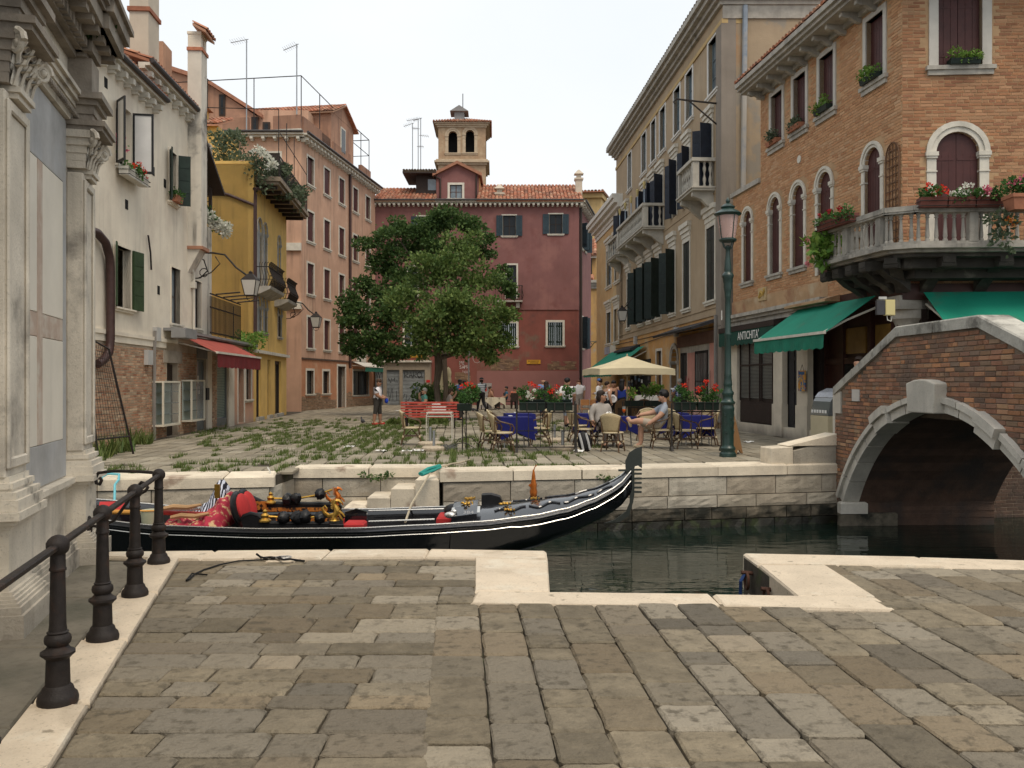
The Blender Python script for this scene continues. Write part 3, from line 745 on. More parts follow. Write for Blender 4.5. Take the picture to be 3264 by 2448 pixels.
BR1=mat('salmon_old_brick',(.42,.26,.165),col2=[(.30,.12,.065),(.50,.38,.26),(.40,.22,.13)],rnd=.26,**BRICK_MAT)
MORT=mat('lime_mortar',(.42,.34,.25),.95,.25,3,.4,40,base=.6,basecol=(.14,.11,.08),baseh=.5)
d1=L1.rect(532,1128,566,1388);sd=L1.rect(628,1160,657,1374);sw=L1.rect(692,1150,724,1357)
holes=[(d1[0],d1[1],0,2.15),(sd[0],sd[1],0,2.35),(sw[0],sw[1],.05,2.4)]
wall(L1,0,U(744),-.1,zst-.1 if False else zst,holes,MORT,deep=5,back=False,name='wall')
bz=lambda a,b,c,e:any(a<h[1]+.03 and b>h[0]-.03 and c<h[3]+.03 and e>h[2]for h in holes)or(a>U(655)and b<U(671))or(a>U(724))
brickfield(L1,0.0,U(724),.02,zst-.24,bz,BR1,nmax=300,bl=.23,bh=.056,j=.013)
MB().box(d1[0]-.35,d1[1]+.35,-.03,.02,2.15,2.5).build('door_lintel',mat('grey_cement',(.36,.31,.25),.9,.3,2,.2,30),r1)
dr=MB().box(d1[0]+.04,d1[1]-.04,.14,.19,.02,2.1).build('door',WOOD_DK,r1);MB().box(d1[0]+.1,d1[1]-.1,.128,.139,.2,1.0).box(d1[0]+.1,d1[1]-.1,.128,.139,1.15,1.95).build('door_panel',WOOD_DK,dr)
dr=MB().box(sd[0],sd[0]+.07,.08,.14,.02,2.33).box(sd[1]-.07,sd[1],.08,.14,.02,2.33).box(sd[0],sd[1],.08,.14,2.26,2.33).box(sd[0],sd[1],.08,.14,.02,.3).build('shop_door',mat('grey_metal_frame',(.16,.17,.165),.5,.2),r1)
MB().poly([(sd[0]+.07,.11,.3),(sd[1]-.07,.11,.3),(sd[1]-.07,.11,2.26),(sd[0]+.07,.11,2.26)]).build('pane',GLASS_SKY,dr)
for k in range(3):MB().box(sd[0]+.25+.13*k,sd[0]+.36+.13*k,.095,.1,1.2+.35*(k%2),1.45+.35*(k%2)).build('paper_notice',mat('paper',(.65,.63,.58),.8,.1),dr)
MB().box(sd[0]+.55,sd[0]+.85,-.16,-.03,1.0,1.4).build('mail_box',BLACKIRON,r1)
MB().box(sd[0]-.06,sd[1]+.06,-.04,.02,2.36,2.75).build('fascia_board',mat('grey_fascia',(.2,.2,.19),.7,.2),r1)
for a,b in((sd[1]+.02,U(671)),(U(726),U(743))):MB().box(a,b,-.05,.02,-.05,2.62).build('door_pier',WHITE,r1)
sv=MB().box(sw[0],sw[0]+.06,.02,.1,.05,2.4).box(sw[1]-.06,sw[1],.02,.1,.05,2.4).box(sw[0],sw[1],.02,.1,.05,.3).box(sw[0],sw[1],.02,.1,2.33,2.4).build('shop_window',MC['grey_metal_frame'],r1)
MB().poly([(sw[0],.09,.1),(sw[1],.09,.1),(sw[1],.09,2.35),(sw[0],.09,2.35)]).build('pane',GLASS_SKY,sv)
BL=mat('green_white_blind',(.30,.38,.33),.6,.15,4,0)
bm_=MB()
for k in range(34):z=.34+k*.058;bm_.add([(sw[0]+.07,.083,z),(sw[1]-.07,.083,z),(sw[1]-.07,.06,z+.045),(sw[0]+.07,.06,z+.045)],[(0,1,2,3)])
bm_.build('blind',BL,sv)
def showcase(x0,x1,zt,zb,lab):
 a,b=U(x0),U(x1);f=mat('cream_metal_frame',(.62,.57,.46),.5,.1);o=thing('display_case',lab,'display case',L1.w(a,-.32,zb),L1.root.rotation_euler.z,'glass display cases on the brick wall')
 w_=b-a;h_=zt-zb;m=MB()
 m.box(0,w_,0,.32,0,.05).box(0,w_,0,.32,h_-.05,h_)
 for x in(0,w_-.05):m.box(x,x+.05,0,.05,.05,h_-.05)
 m.build('frame',f,o);MB().box(.02,w_-.02,.28,.31,.05,h_-.05).build('back_panel',mat('pale_green_lining',(.42,.47,.42),.7,.1),o)
 MB().poly([(.05,.02,.05),(w_-.05,.02,.05),(w_-.05,.02,h_-.05),(.05,.02,h_-.05)]).build('pane',mat('clear_glass',(.5,.55,.52),.05,.1,1,0,5,alpha=.25),o)
 for k in(1,2,3):MB().box(.04,w_-.04,.04,.27,h_*k/4,h_*k/4+.015).build('shelf',mat('glass_shelf',(.10,.13,.12),.2,.1),o)
 return o
showcase(484,540,1.62,.36,'tall glass display case left of the brown doorway');showcase(578,622,1.66,.38,'tall glass display case right of the brown doorway')
RED_CL=mat('red_awning_cloth',(.34,.07,.05),.8,.2,3,.1,80);RED_V=mat('dark_red_valance',(.16,.018,.020),.8,.2,3,.1,80)
def awning(F,a,b,z0,z1,p0,p1,par,mt,mv,vh,n=12,arms=True,m_bar=None,d=0,name='awning'):
 aw=MB().add([(a,d-p0,z0),(b,d-p0,z0),(b,d-p1,z1),(a,d-p1,z1),(a,d-p0,z0-.012),(b,d-p0,z0-.012),(b,d-p1,z1-.012),(a,d-p1,z1-.012)],[(0,3,2,1),(4,5,6,7),(0,1,5,4),(1,2,6,5),(2,3,7,6),(3,0,4,7)]).build(name,mt,par)
 k=n*4;pts=[(a+(b-a)*i/k,z1-vh-.035*abs(sin(pi*i/4)))for i in range(k+1)]
 v=MB()
 for i in range(k):
  w0=.012*sin(i*1.1);w1_=.012*sin((i+1)*1.1)
  v.poly([(pts[i][0],d-p1-.025+w0,pts[i][1]),(pts[i+1][0],d-p1-.025+w1_,pts[i+1][1]),(pts[i+1][0],d-p1-.02,z1-.02),(pts[i][0],d-p1-.02,z1-.02)])
 v.build('valance',mv,aw)
 MB().box(a-.02,b+.02,d-p1-.05,d-p1+.02,z1-.03,z1+.035).build('front_bar',m_bar or TRIM,aw)
 if arms:
  for u_ in(a+.12,b-.12):MB().tube([(u_,d,z0-.25),(u_,d-(p0+p1)*.5,(z0+z1)/2-.12),(u_,d-p1,z1)],.028,6).build('arm',m_bar or TRIM,aw)
 return aw
awning(L1,U(566),U(727),3.02,2.48,.05,1.15,r1,RED_CL,RED_V,.42)
MB().box(U(520),U(800),-.22,.02,3.06,3.14).box(U(520),U(560),-.62,-.22,2.86,3.14).build('awning_hood',mat('lead_sheet',(.24,.235,.23),.6,.2),r1)
cb=L1.uz(590,770)
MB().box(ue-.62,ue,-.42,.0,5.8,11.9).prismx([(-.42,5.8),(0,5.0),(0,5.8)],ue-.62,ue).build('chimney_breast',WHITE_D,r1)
MB().box(ue-.68,ue+.06,-.48,.02,5.72,5.82).box(ue-.66,ue+.04,-.46,.02,11.9,12.0).build('brick_band',TILE,r1)
ch=MB().box(ue-.60,ue-.40,-.40,.0,12.0,12.42).box(ue-.2,ue,-.40,0,12.0,12.42).box(ue-.62,ue+.02,-.42,.02,12.42,12.5).build('chimney',WHITE,r1)
tiles(L1,ue-.8,ue+.2,-.6,12.5,-.2,12.72,r1,tl=.3,name='chimney_cap');
MB().box(L1.u(520,.6),L1.u(548,.6),.6,1.1,9.9,12.0).build('chimney',mat('salmon_plaster',(.50,.29,.19),.9,.15,1.5,.2,30,streak=.4),r1)
cx0,cx1=2.35,3.1
cc0,cc1=L1.u(473,.3),L1.u(507,.3)
cc=MB().box(cc0,cc1,.3,.82,9.0,14.6).build('chimney',mat('beige_chimney_plaster',(.52,.45,.36),.9,.12,1.5,.2,30,streak=.3),r1)
MB().box(cc0-.05,cc1+.05,.25,.87,12.0,12.12).build('brick_band',TILE,cc)
dm=MB().box(1.6,4.4,.6,4,9.2,12.2).build('dormer',WHITE,r1)
MB().prism([(1.3,12.2),(4.7,12.2),(3.0,13.4)],.2,4.2).build('dormer_roof',mat('dark_slate',(.04,.038,.04),.8,.3),dm)
MB().box(2.5,3.5,.56,.62,10.2,11.6).build('dormer_window',GLASS_SKY,dm)
pm=mat('brown_drain_pipe',(.055,.028,.025),.5,.3,8,.1)
a=U(333);MB().tube([(a-1.2,-.1,5.0),(a-.7,-.12,5.0),(a-.3,-.14,4.85),(a-.06,-.14,4.55),(a,-.14,4.2),(a,-.14,2.6),(a-.08,-.14,2.3),(a-.3,-.1,2.1),(a-.6,-.08,2.0)],.1,10).build('drain_pipe',pm,r1)
a=U(485);MB().tube([(a,-.06,0),(a,-.06,2.5),(a+.05,-.06,2.7),(a+.05,-.06,3.0)],.045,6).build('drain_pipe',mat('grey_pipe',(.22,.2,.18),.6,.2),r1)
MB().box(U(487),U(500),-.12,.02,2.72,3.1).box(U(458),U(474),-.12,.02,2.05,2.45).build('meter_box',mat('grey_plastic',(.45,.44,.42),.6,.1),r1)
a=U(610);MB().tube([(a,-.08,3.1),(a,-.08,5.0),(a-.05,-.04,5.15)],.04,6).box(a-.1,a+.1,-.14,.0,4.55,4.75).build('drain_pipe',TRIM,r1)
for px,py in((337,264),(403,652),(488,545),(525,585),(505,925)):
 u_,z_=L1.uz(px,py);MB().box(u_-.09,u_+.09,-.012,.02,z_-.12,z_+.12).build('wall_vent',DARK,r1)
for px,py,l in((470,805,.9),(470,390,.35)):
 u_,z_=L1.uz(px,py);MB().tube([(u_-.12,-.06,z_+l*.5),(u_,-.08,z_),(u_+.12,-.06,z_-l*.5)],.025,5).build('tie_bar',IRON,r1)
 # LOW PINK HOUSE + terrace, YELLOW HOUSE
PINK=mat('pink_plaster',(.55,.30,.20),.9,.12,1.5,.15,30,streak=.3,base=.5,basecol=(.35,.30,.25),baseh=.6,scol=(.3,.2,.15))
pk=Fac('pink_shop','low pink house with dark door under the roof terrace','house',L1.w(U(744),0,0).x,L1.w(U(744),0,0).y,-.066,1)
V=pk.u;pd=pk.rect(758,1173,777,1336);pw=pk.rect(783,1180,800,1262)
wall(pk,0,V(808),-.1,3.0,[(pd[0],pd[1],0,2.25),(pw[0],pw[1],.9,2.2)],PINK,deep=5)
window(pk,pw[0],pw[1],.9,2.2,fw=.09,fill='glass');window(pk,pd[0],pd[1],.0,2.25,fw=.1,fill='dark',sill=0,rev=.25)
MB().box(pd[0],pd[1],.2,.25,0,2.2).build('door',WOOD_DK,pk.root)
MB().box(-3.0,V(808)+.05,-.18,1.0,3.02,3.14).build('terrace_slab',mat('lead_sheet',(.24,.235,.23),.6,.2),pk.root)
rl=MB();
a0,a1=-3.4,.75
for z in(3.25,4.1,4.55):rl.box(a0,a1,-.1,-.06,z,z+.04)
rail=rl.build('terrace_railing',IRON,pk.root);bme=MB().box(-.012,.012,-.012,.012,0,1.3).mesh('baluster',IRON)
for i in range(26):link('baluster',bme,rail,(a0+(a1-a0)*i/25,-.08,3.2))
for i in range(9):link('baluster',bme,rail,(a1,-.08+.28*i,3.2))
for i in range(4):MB().tube([(a0+.6+i*1.0,-.1,4.6),(a0+1.3+i*1.0,-.75,4.75)],.025,5).build('awning_strut',IRON,rail)
YEL=mat('yellow_ochre_plaster',(.66,.43,.135),.9,.14,1.2,.15,30,streak=.5,scol=(.18,.11,.05),patches=(((.60,.39,.13),.8,.5,.7),))
cy=pk.w(V(808),0,0)
YEH=Y=Fac('yellow_house','yellow ochre house with arched windows and planted roof terrace','house',cy.x,cy.y,-.084,1)
V=Y.u;uE=V(913)
hy=[]
aw=[]
for px0,px1,yt,yb in((818,834,690,900),(838,850,715,905),(884,893,755,915)):aw.append(Y.rect(px0,yt,px1,yb))
for px0,px1,yt,yb in((818,832,938,1054),(838,850,936,1062),(885,896,963,1076)):aw.append(Y.rect(px0,yt,px1,yb))
zU1=max(w_[3]for w_ in aw[:3]);zU0=aw[0][2];zL1=aw[3][3];zL0=aw[3][2]
aw=[(w_[0],w_[1],zU0,zU1)for w_ in aw[:3]]+[(w_[0],w_[1],zL0,zL1)for w_ in aw[3:]]
dd=[Y.rect(817,1150,832,1325),Y.rect(853,1153,862,1322),Y.rect(876,1155,896,1316)]
dd=[(w_[0],w_[1],.12,2.6)for w_ in dd]
wall(Y,0,uE,-.1,10.55,[w_+('arch',)for w_ in aw]+dd,YEL)
yf=MB();yf.box(0,.02,.02,8,0,10.55);yf.poly([(0,0,-.1),(0,0,10.55),(0,8,10.55),(0,8,-.1)]);yf.build('wall',YEL,Y.root)
MB().box(0,uE,.3,8,0,10.4).build('wall',YEL,Y.root)
GREY_SH=mat('pale_grey_shutter_paint',(.30,.31,.31),.6,.15,4,.05)
for i,w_ in enumerate(aw):window(Y,*w_,fw=.06,arch=True,fill='closed',sm=GREY_SH if i not in(5,)else WOOD_DK,m=TRIM_D,sill=.12,rev=.15)
for w_ in dd:
 o=MB().box(w_[0],w_[0]+.12,.1,.19,.12,2.6).box(w_[1]-.12,w_[1],.1,.19,.12,2.6).box(w_[0],w_[1],.1,.19,2.45,2.6).build('door',WOOD_DK,Y.root)
 MB().poly([(w_[0],.16,.12),(w_[1],.16,.12),(w_[1],.16,2.5),(w_[0],.16,2.5)]).build('pane',GLASS,o)
 MB().box(w_[0]-.15,w_[1]+.15,-.12,.2,-.05,.12).build('door_step',TRIM_D,Y.root)
MB().box(-.05,uE+.1,-.16,.02,2.82,2.95).build('string_course',TRIM,Y.root)
pp=mat('brown_drain_pipe',(.05,.03,.02));MB().tube([(-.06,-.08,3.1),(-.06,-.08,9.0),(-.1,-.1,9.3),(-.3,-.1,9.5),(.9,-.25,9.8)],.075,8).tube([(-.06,-.02,8.9),(-.06,1.0,9.3),(-.06,4,9.9)],.06,8).build('drain_pipe',pp,Y.root)
def belly(u0,u1,z,par):
 b=MB().prismx([(-.62,z),(-.66,z+.12),(0,z+.12),(0,z-.22),(-.2,z-.2)],u0,u1).build('balcony',TRIM_D,par);n=max(6,int((u1-u0)/.11))
 pr=[(-.58,0),(-.64,.15),(-.72,.35),(-.62,.6),(-.56,.8),(-.60,.95),(-.68,1.0)]
 me=MB().tube([(0,p,q)for p,q in pr],.011,4).mesh('baluster',IRON)
 for i in range(n+1):link('baluster',me,b,(u0+.04+(u1-u0-.08)*i/n,0,z+.12))
 s_=MB().tube([(0,0,q)if False else(0,p*1.0,q)for p,q in pr],.011,4).mesh('baluster',IRON)
 for k in range(5):
  for ux in(u0+.04,u1-.04):link('baluster',MB().tube([(0,p*(1-.17*k),q)for p,q in pr],.011,4).mesh('baluster',IRON),b,(ux,0,z+.12))
 MB().tube([(u0+.03,0,z+.92),(u0+.03,-.58,z+.92),(u1-.03,-.58,z+.92),(u1-.03,0,z+.92)],.02,5).tube([(u0+.03,0,z+.4),(u0+.03,-.72,z+.4),(u1-.03,-.72,z+.4),(u1-.03,0,z+.4)],.014,5).build('rail',IRON,b)
belly(V(812),V(860),zU0-.30,Y.root);belly(V(874),V(905),zU0-.45,Y.root)
EAV=mat('weathered_terrace_edge',(.28,.22,.16),.85,.3,3,.2)
zt=9.85
MB().box(.35,uE+.35,-.95,.0,zt,zt+.12).box(.25,uE+.45,-1.05,.0,zt+.12,zt+.30).build('terrace_deck',EAV,Y.root)
for i in range(8):MB().box(.6+i*(uE-.8)/7,.72+i*(uE-.8)/7,-.85,0,zt-.14,zt).build('bracket',WOOD_DK,Y.root)
tr=MB().box(.3,uE+.38,-.98,-.95,zt+1.2,zt+1.24).box(.3,uE+.38,-.98,-.95,zt+.4,zt+.43).build('terrace_railing',IRON,Y.root)
bme=MB().box(-.01,.01,-.01,.01,0,.94).mesh('baluster',IRON)
for i in range(44):link('baluster',bme,tr,(.3+(uE+.08)*i/43,-.965,zt+.28))
for i in range(10):link('baluster',bme,tr,(.3,-.965+.1*i,zt+.28))
for u_ in(.3,2.2,4.2,uE+.3):MB().box(u_-.015,u_+.015,-.98,-.95,zt+.3,zt+3.1).build('pergola_post',IRON,tr)
MB().box(.3,uE+.3,-.98,-.955,zt+2.2,zt+2.23).box(.28,.31,-.98,3,zt+3.1,zt+3.13).build('pergola_bar',IRON,tr)
y2=Y.w(0,0,0)
YB=Fac(None,'','',y2.x-6.6,y2.y+2.2,1,.02);YB.root=Y.root
class LocalF:
 """front parallel to the picture, parented to another building's root"""
def front(root,x0,y0):
 F=Fac.__new__(Fac);F.t=(1,0);F.n=(0,1);F.o=(x0,y0)
 e=bpy.data.objects.new('front',None);return F
SETB=at(680,530,38.5)
b_F=b_=Fac('yellow_attic','yellow set back attic with narrow arched window above the terrace','attic',at(560,500,39.5).x,39.5,1,0)
ua=b_.u(694);zt2=b_.uz(650,400)[1]
ao=b_.rect(653,462,672,525)
wall(b_,0,ua,9.5,zt2,[ao+('arch',)],YEL,deep=3)
window(b_,*ao,fw=.07,arch=True,fill='glass',m=TRIM_D,rev=.12)
tiles(b_,0,ua+.1,-.3,zt2,2,zt2+.9,b_.root)
cch=MB().box(ua-1.55,ua-.75,.3,1.0,zt2,zt2+.9).build('chimney',YEL,b_.root);MB().prism([(ua-1.75,zt2+.9),(ua-.55,zt2+.9),(ua-1.15,zt2+1.35)],.2,1.1).build('chimney_cap',TILE,cch)
MB().tube([(0,-.1,zt2-.9),(ua-.8,-.1,zt2-.35),(ua-.5,-.1,zt2-.1)],.07,8).build('drain_pipe',pp,b_.root)
yw=Fac('yellow_side_wall','blank yellow side wall behind the small roof terrace','wall',cy.x-4.2,cy.y+.02,1,0)
MB().box(0,4.2-.02,.0,.35,0,10.6).box(0,4.2,-.03,.38,10.6,10.72).build('wall',YEL,yw.root)
pg=thing('terrace_pergola','dark timber roof terrace shelter with lattice screen','pergola',L1.w(U(640),.5,6.9),L1.root.rotation_euler.z)
L_=U(686)-U(640)
MB().box(.2,.3,-.4,-.3,0,2.2).box(L_-.1,L_,-.4,-.3,0,1.4).box(.2,.3,2.4,2.5,0,3.0).build('post',WOOD_DK,pg)
MB().prism([(-.4,2.75),(L_+.5,1.25),(L_+.5,1.37),(-.4,2.87)],-.7,3).build('shelter_roof',WOOD_DK,pg)
for i in range(9):MB().box(L_-.06,L_-.03,-.35+i*.22,-.32+i*.22,.2,1.5).build('lattice_slat',WOOD_DK,pg)
for i in range(8):MB().box(L_-.06,L_-.03,-.35,1.6,.2+i*.18,.225+i*.18).build('lattice_slat',WOOD_DK,pg)
# SALMON TENEMENT
ORG=mat('salmon_stained_plaster',(.53,.325,.225),.92,.14,.9,.2,25,streak=.75,scol=(.18,.11,.075),patches=(((.45,.28,.19),.5,.5,.7),((.56,.38,.27),.9,.58,.72)))
ORG_LO=mat('damp_salmon_plaster',(.47,.22,.12),.92,.2,1.1,.2,25,streak=.4,scol=(.18,.10,.06),patches=(((.50,.34,.22),.8,.52,.7),((.40,.17,.10),1.2,.58,.7)))
T3=Fac('salmon_house','tall salmon tenement with four rows of dark red shutters','house',-11.7,48.3,.147,1)
r3=T3.root;V=T3.u;uE=V(1196)
cols=[V(p)for p in(989.5,1042,1089,1133,1172.5)]
rows=[(12.85,14.4),(9.62,11.3),(6.62,8.35),(3.55,5.3)]
H3=[(c-.48,c+.48,a,b)for a,b in rows for c in cols]
gw=[T3.rect(977,1181,999,1256),T3.rect(1029,1182,1049,1256)];gd=T3.rect(1076,1183,1100,1306);gs=T3.rect(1125,1192,1174,1271)
gz=(gw[0][2],gw[0][3]);G3=[(w_[0],w_[1],*gz)for w_ in gw]+[(gd[0],gd[1],0,2.6),(gs[0],gs[1],.75,2.35)]
zc=15.2
wall(T3,0,uE,2.95,zc,H3,ORG,deep=10);wall(T3,0,uE,-.2,2.95,G3,ORG_LO,deep=10,back=False)
for i,h in enumerate(H3):window(T3,*h,fw=.11,fill='closed',sm=SHUT_RED,kind='plank',sill=.16,rev=.14 if i%4 else .2)
for h in G3[:2]:window(T3,*h,fw=.13,fill='glass')
window(T3,*G3[2],fw=.14,fill='dark',sill=0,rev=.3);MB().box(G3[2][0],G3[2][1],.22,.28,0,2.55).build('door',WOOD_DK,r3)
window(T3,*G3[3],fw=.12,fill='glass',m=TRIM_D,bars=(1,0))
aw3=awning(T3,G3[3][0]-.25,G3[3][1]+.5,2.95,2.62,.1,.9,r3,mat('white_awning_cloth',(.55,.53,.48),.8,.1),mat('green_valance',(.02,.13,.085),.8,.2),.3)
MB().box(0,uE,-.05,.02,2.88,2.98).build('string_course',mat('dark_cable_band',(.09,.06,.045),.8,.2),r3)
BR3=mat('sooty_base_brick',(.24,.16,.10),col2=[(.17,.12,.08),(.30,.22,.15)],rnd=.2,**BRICK_MAT)
skip3=lambda a,b,c,e:any(a<h[1]+.16 and b>h[0]-.16 and e>h[2]-.2 and c<h[3]+.2 for h in G3)or(c>.75+.25*sin(a*.9))
MB().box(0,uE,-.012,.01,-.1,.0).build('wall_foot',BR3,r3)
brickfield(T3,.0,uE,.0,1.15,skip3,BR3,d=-.004,nmax=0,bl=.28,bh=.08)
e3=eave(T3,-.25,uE+.2,zc-.02,r3,26,p=.42,h=.2,md=TRIM)
px_p=T3.u(1145)
a_=T3.u(1112);MB().tube([(a_,-.1,2.5),(a_,-.1,zc)],.09,8).build('drain_pipe',MC['brown_drain_pipe'],r3)
fx=-11.7
F3=Fac('salmon_house_front','salmon house front facing the canal under the roof terrace','house wall',fx-7.5,48.28,1,0)
o3=F3.rect(845,488,893,562)
wall(F3,0,7.5,-.2,zc,[o3],ORG,deep=.3,back=False);window(F3,*o3,fw=.1,fill='closed',sm=WOOD_DK,rev=.1)
eave(F3,0,7.7,zc-.02,F3.root,12,p=.42,h=.2)
for py in(782,968):u_,z_=F3.uz(935,py);MB().box(u_-.35,u_+.45,-.16,.02,z_-.3,z_+.12).build('flue_ledge',TRIM,F3.root)
TP=mat('brown_stained_parapet',(.30,.165,.11),.92,.2,1.1,.2,25,streak=1.0,scol=(.09,.055,.045),patches=(((.24,.13,.09),.9,.5,.66),))
rt=thing('roof_terrace','brown stained roof terrace parapets on the salmon house','roof terrace',(fx,48.3,zc),atan2(1,.147)-pi/2)
def rel(px,py,Y):p=at(px,py,Y);return p.x-fx,p.z-zc
MB().box(-8,.05,-.2,.15,.12,.45).build('coping',TRIM,rt)
for a,b in((690,778),(862,955)):
 x0,_=rel(a,0,48.6);x1,z1=rel(b,365,48.6);MB().box(x0,x1,.3,.55,.3,z1).build('parapet',TP,rt)
for ya,yb,zz in((.56,3.4,1.35),(5.3,8.6,1.25),(10.9,12.9,1.2)):MB().box(-.35,-.1,ya,yb,.2,zz).build('parapet',TP,rt)
MB().box(-2.6,-.4,12.6,12.9,.2,1.2).build('parapet',TP,rt)
rl=MB().tube([(-8.6,.45,3.6),(-.2,.45,3.6),(-.2,9.0,1.9 if False else 3.3)],.03,5).build('terrace_railing',IRON,rt)
for x in(-8.4,-6.0,-3.0,-.2):MB().tube([(x,.45,1),(x,.45,3.6)],.028,5).build('post',IRON,rl)
for y_ in(3.3,6.2,9.0):MB().tube([(-.2,y_,.3),(-.2,y_,3.6-.035*y_)],.028,5).build('post',IRON,rl)
me=MB().box(-.012,.012,-.012,.012,0,1.1).mesh('baluster',IRON)
for i in range(14):link('baluster',me,rl,(-.2,3.5+.13*i,.25))
r2_=MB().tube([(-.2,9.3,3.4),(-.2,12.8,3.4),(-1.6,12.8,3.4)],.03,5).tube([(-.2,9.3,2.3),(-.2,12.8,2.3),(-1.6,12.8,2.3)],.025,5).build('terrace_railing',IRON,rt)
for y_ in(9.3,11,12.8):MB().tube([(-.2,y_,.3),(-.2,y_,3.4)],.028,5).build('post',IRON,r2_)
RST=mat('brown_stained_plaster',(.40,.225,.15),.92,.2,.9,.2,25,streak=1.0,scol=(.11,.07,.055),patches=(((.28,.16,.115),.7,.5,.66),))
ah=thing('roof_room','gabled salmon room on the roof with one dark window','roof house',(fx,48.3,zc),atan2(1,.147)-pi/2)
YA=55.0-48.3
MB().box(-7.4,-.15,YA-1.6,YA+2.6,0,3.05).build('wall',RST,ah)
MB().prismx([(YA-1.6,3.05),(YA+2.6,3.05),(YA+.5,4.0)],-.16,-.15+.012).build('gable',RST,ah)
FA=Fac(None,'','',0,0,1,0);FA.root=ah
tiles(FA,-7.6,.12,YA-1.9,2.98,YA+.5,4.08,ah,tw=.22);tiles(FA,-7.6,.12,YA+2.9,2.98,YA+.5,4.08,ah,tw=.22)
w_=MB().box(-.16,-.10,YA+.05,YA+.95,1.0,2.6).build('window',TRIM,ah);MB().box(-.12,-.09,YA+.15,YA+.85,1.05,2.5).build('pane',GLASS,w_)
x0,z0=rel(612,240,52);x1,z1=rel(655,262,52);x2,z2=rel(822,372,52)
sh=thing('slant_roof_house','salmon block with slanting roof behind the yellow house','house',(fx,52,zc))
MB().prism([(x0-2,0),(x2,0),(x2,z2),(x1,z1),(x0-2,z0+.5)],0,3.5).build('wall',RST,sh)
MB().prism([(x1,z1),(x2+.3,z2-.1),(x2+.3,z2+.12),(x1,z1+.25),(x0-2,z0+.75),(x0-2,z0+.5)],-.25,3.6).build('roof',mat('roof_edge_tile',(.34,.16,.1),.85,.25,5,.2),sh)
for pa,pb,ya,yb in((615,640,292,365),(697,717,300,368),(800,822,372,420),(836,860,388,420)):
 xa,za=rel(pa,ya,51.9);xb,zb=rel(pb,yb,51.9);w_=MB().box(xa,xb,-.06,.02,zb,za).build('window',WOOD_DK,sh);MB().box(xa+.12,xb-.12,-.075,-.062,zb+.1,za-.1).build('pane',GLASS,w_)
MB().box(x2-.05,x2+3.0,.1,3,0,rel(822,350,52)[1]).build('wall',ORG,sh)
xp,zp=rel(657,250,51.7);MB().tube([(xp,-.25,zp-4),(xp,-.25,zp-1),(xp,-.25,zp)],.09,8).build('flue_pipe',IRON,sh)
GALV=mat('galvanised_metal',(.30,.31,.32),.45,.15,3,0,metal=.6)
def antenna(px,pb,pt,Y,lab,arm,name='antenna'):
 b=at(px,pb,Y);t=at(px,pt,Y);o=thing(name,lab,'antenna',b);h=t.z-b.z
 MB().tube([(0,0,0),(0,0,h)],.035,6).build('mast',GALV,o)
 for zf,dx,dz,n in arm:
  bo=MB().tube([(.1 if dx<0 else-.1,0,h*zf),(dx,.2,h*zf+dz)],.022,5)
  bo.build('boom',GALV,o);el=MB()
  for k in range(n):q=(k+.5)/n;el.tube([(dx*q-.05,.2*q-.28,h*zf+dz*q+.05),(dx*q+.05,.2*q+.28,h*zf+dz*q-.05)],.008,4)
  el.build('element',GALV,o)
 return o
antenna(786,415,125,48.5,'thin aerial mast with arm pointing left, left one above salmon roof',[(1.0,-.95,-.12,7)])
antenna(946,365,140,48.6,'thin aerial mast with drooping arm, right one at the terrace corner',[(1.0,-.8,-.28,7)])
for i,(px,pb,pt,arms)in enumerate(((1315,540,392,[(1,-.7,-.2,6)]),(1333,540,378,[(1,-.9,-.1,7),(.45,.4,.05,4),(.8,-.5,.1,5)]),(1341,540,376,[(1,-.6,-.15,5),(.66,.6,0,4)]))):
 antenna(px,pb,pt,66,['leftmost slim mast of the aerial cluster left of the bell tower','middle aerial mast carrying several arrays left of the bell tower','rightmost aerial mast in the cluster left of the bell tower'][i],arms)
 # RED HOUSE
REDP=mat('dusty_red_plaster',(.215,.098,.091),.92,.14,.8,.15,25,streak=.35,scol=(.10,.045,.04),patches=(((.265,.125,.11),.6,.52,.7),((.19,.078,.07),1.1,.55,.7)))
REDN=mat('fresh_red_plaster',(.26,.12,.106),.92,.08,1,.1,25)
REDW=mat('worn_red_plaster',(.22,.075,.058),.92,.2,.9,.2,25,streak=.4,scol=(.08,.045,.04),patches=(((.17,.11,.08),.55,.56,.66),((.14,.06,.05),1,.55,.7)))
RD=Fac('red_house','dusty red house closing the far side of the square','house',at(1194,1220,62).x,62,1,0)
rr_ROOT=rr_=RD.root;V=RD.u;uE=V(1845);zE=RD.uz(1500,650)[1]
def RW(x0,yt,x1,yb):return RD.rect(x0,yt,x1,yb)
ws=[RW(1603,687,1644,752),RW(1751,683,1792,746),RW(1330,690,1368,752)]
wm_=[RW(1615,845,1646,952),RW(1300,850,1330,950)]
wl_=[RW(1597,1030,1646,1104),RW(1746,1027,1793,1102),RW(1290,1028,1330,1100)]
zm=RD.uz(1500,985)[1]
wall(RD,0,uE,zm,zE,ws+wm_,REDP,deep=8);wall(RD,0,uE,-.2,zm,wl_,REDW,deep=8,back=False)
for w_ in ws:window(RD,*w_,fw=.09,fill='glass',shut='open',sm=SHUT_BLUE,kind='plank',m=TRIM)
for w_ in wm_:window(RD,*w_,fw=.12,fill='glass',sill=0)
for w_ in wl_:window(RD,*w_,fw=.15,fill='closed',sm=SHUT_GRN,m=TRIM)
MB().box(0,uE,-.06,.02,zm-.06,zm+.04).build('string_course',REDP,rr_)
eave(RD,-.1,uE+.35,zE,rr_,44,p=.45,h=.16)
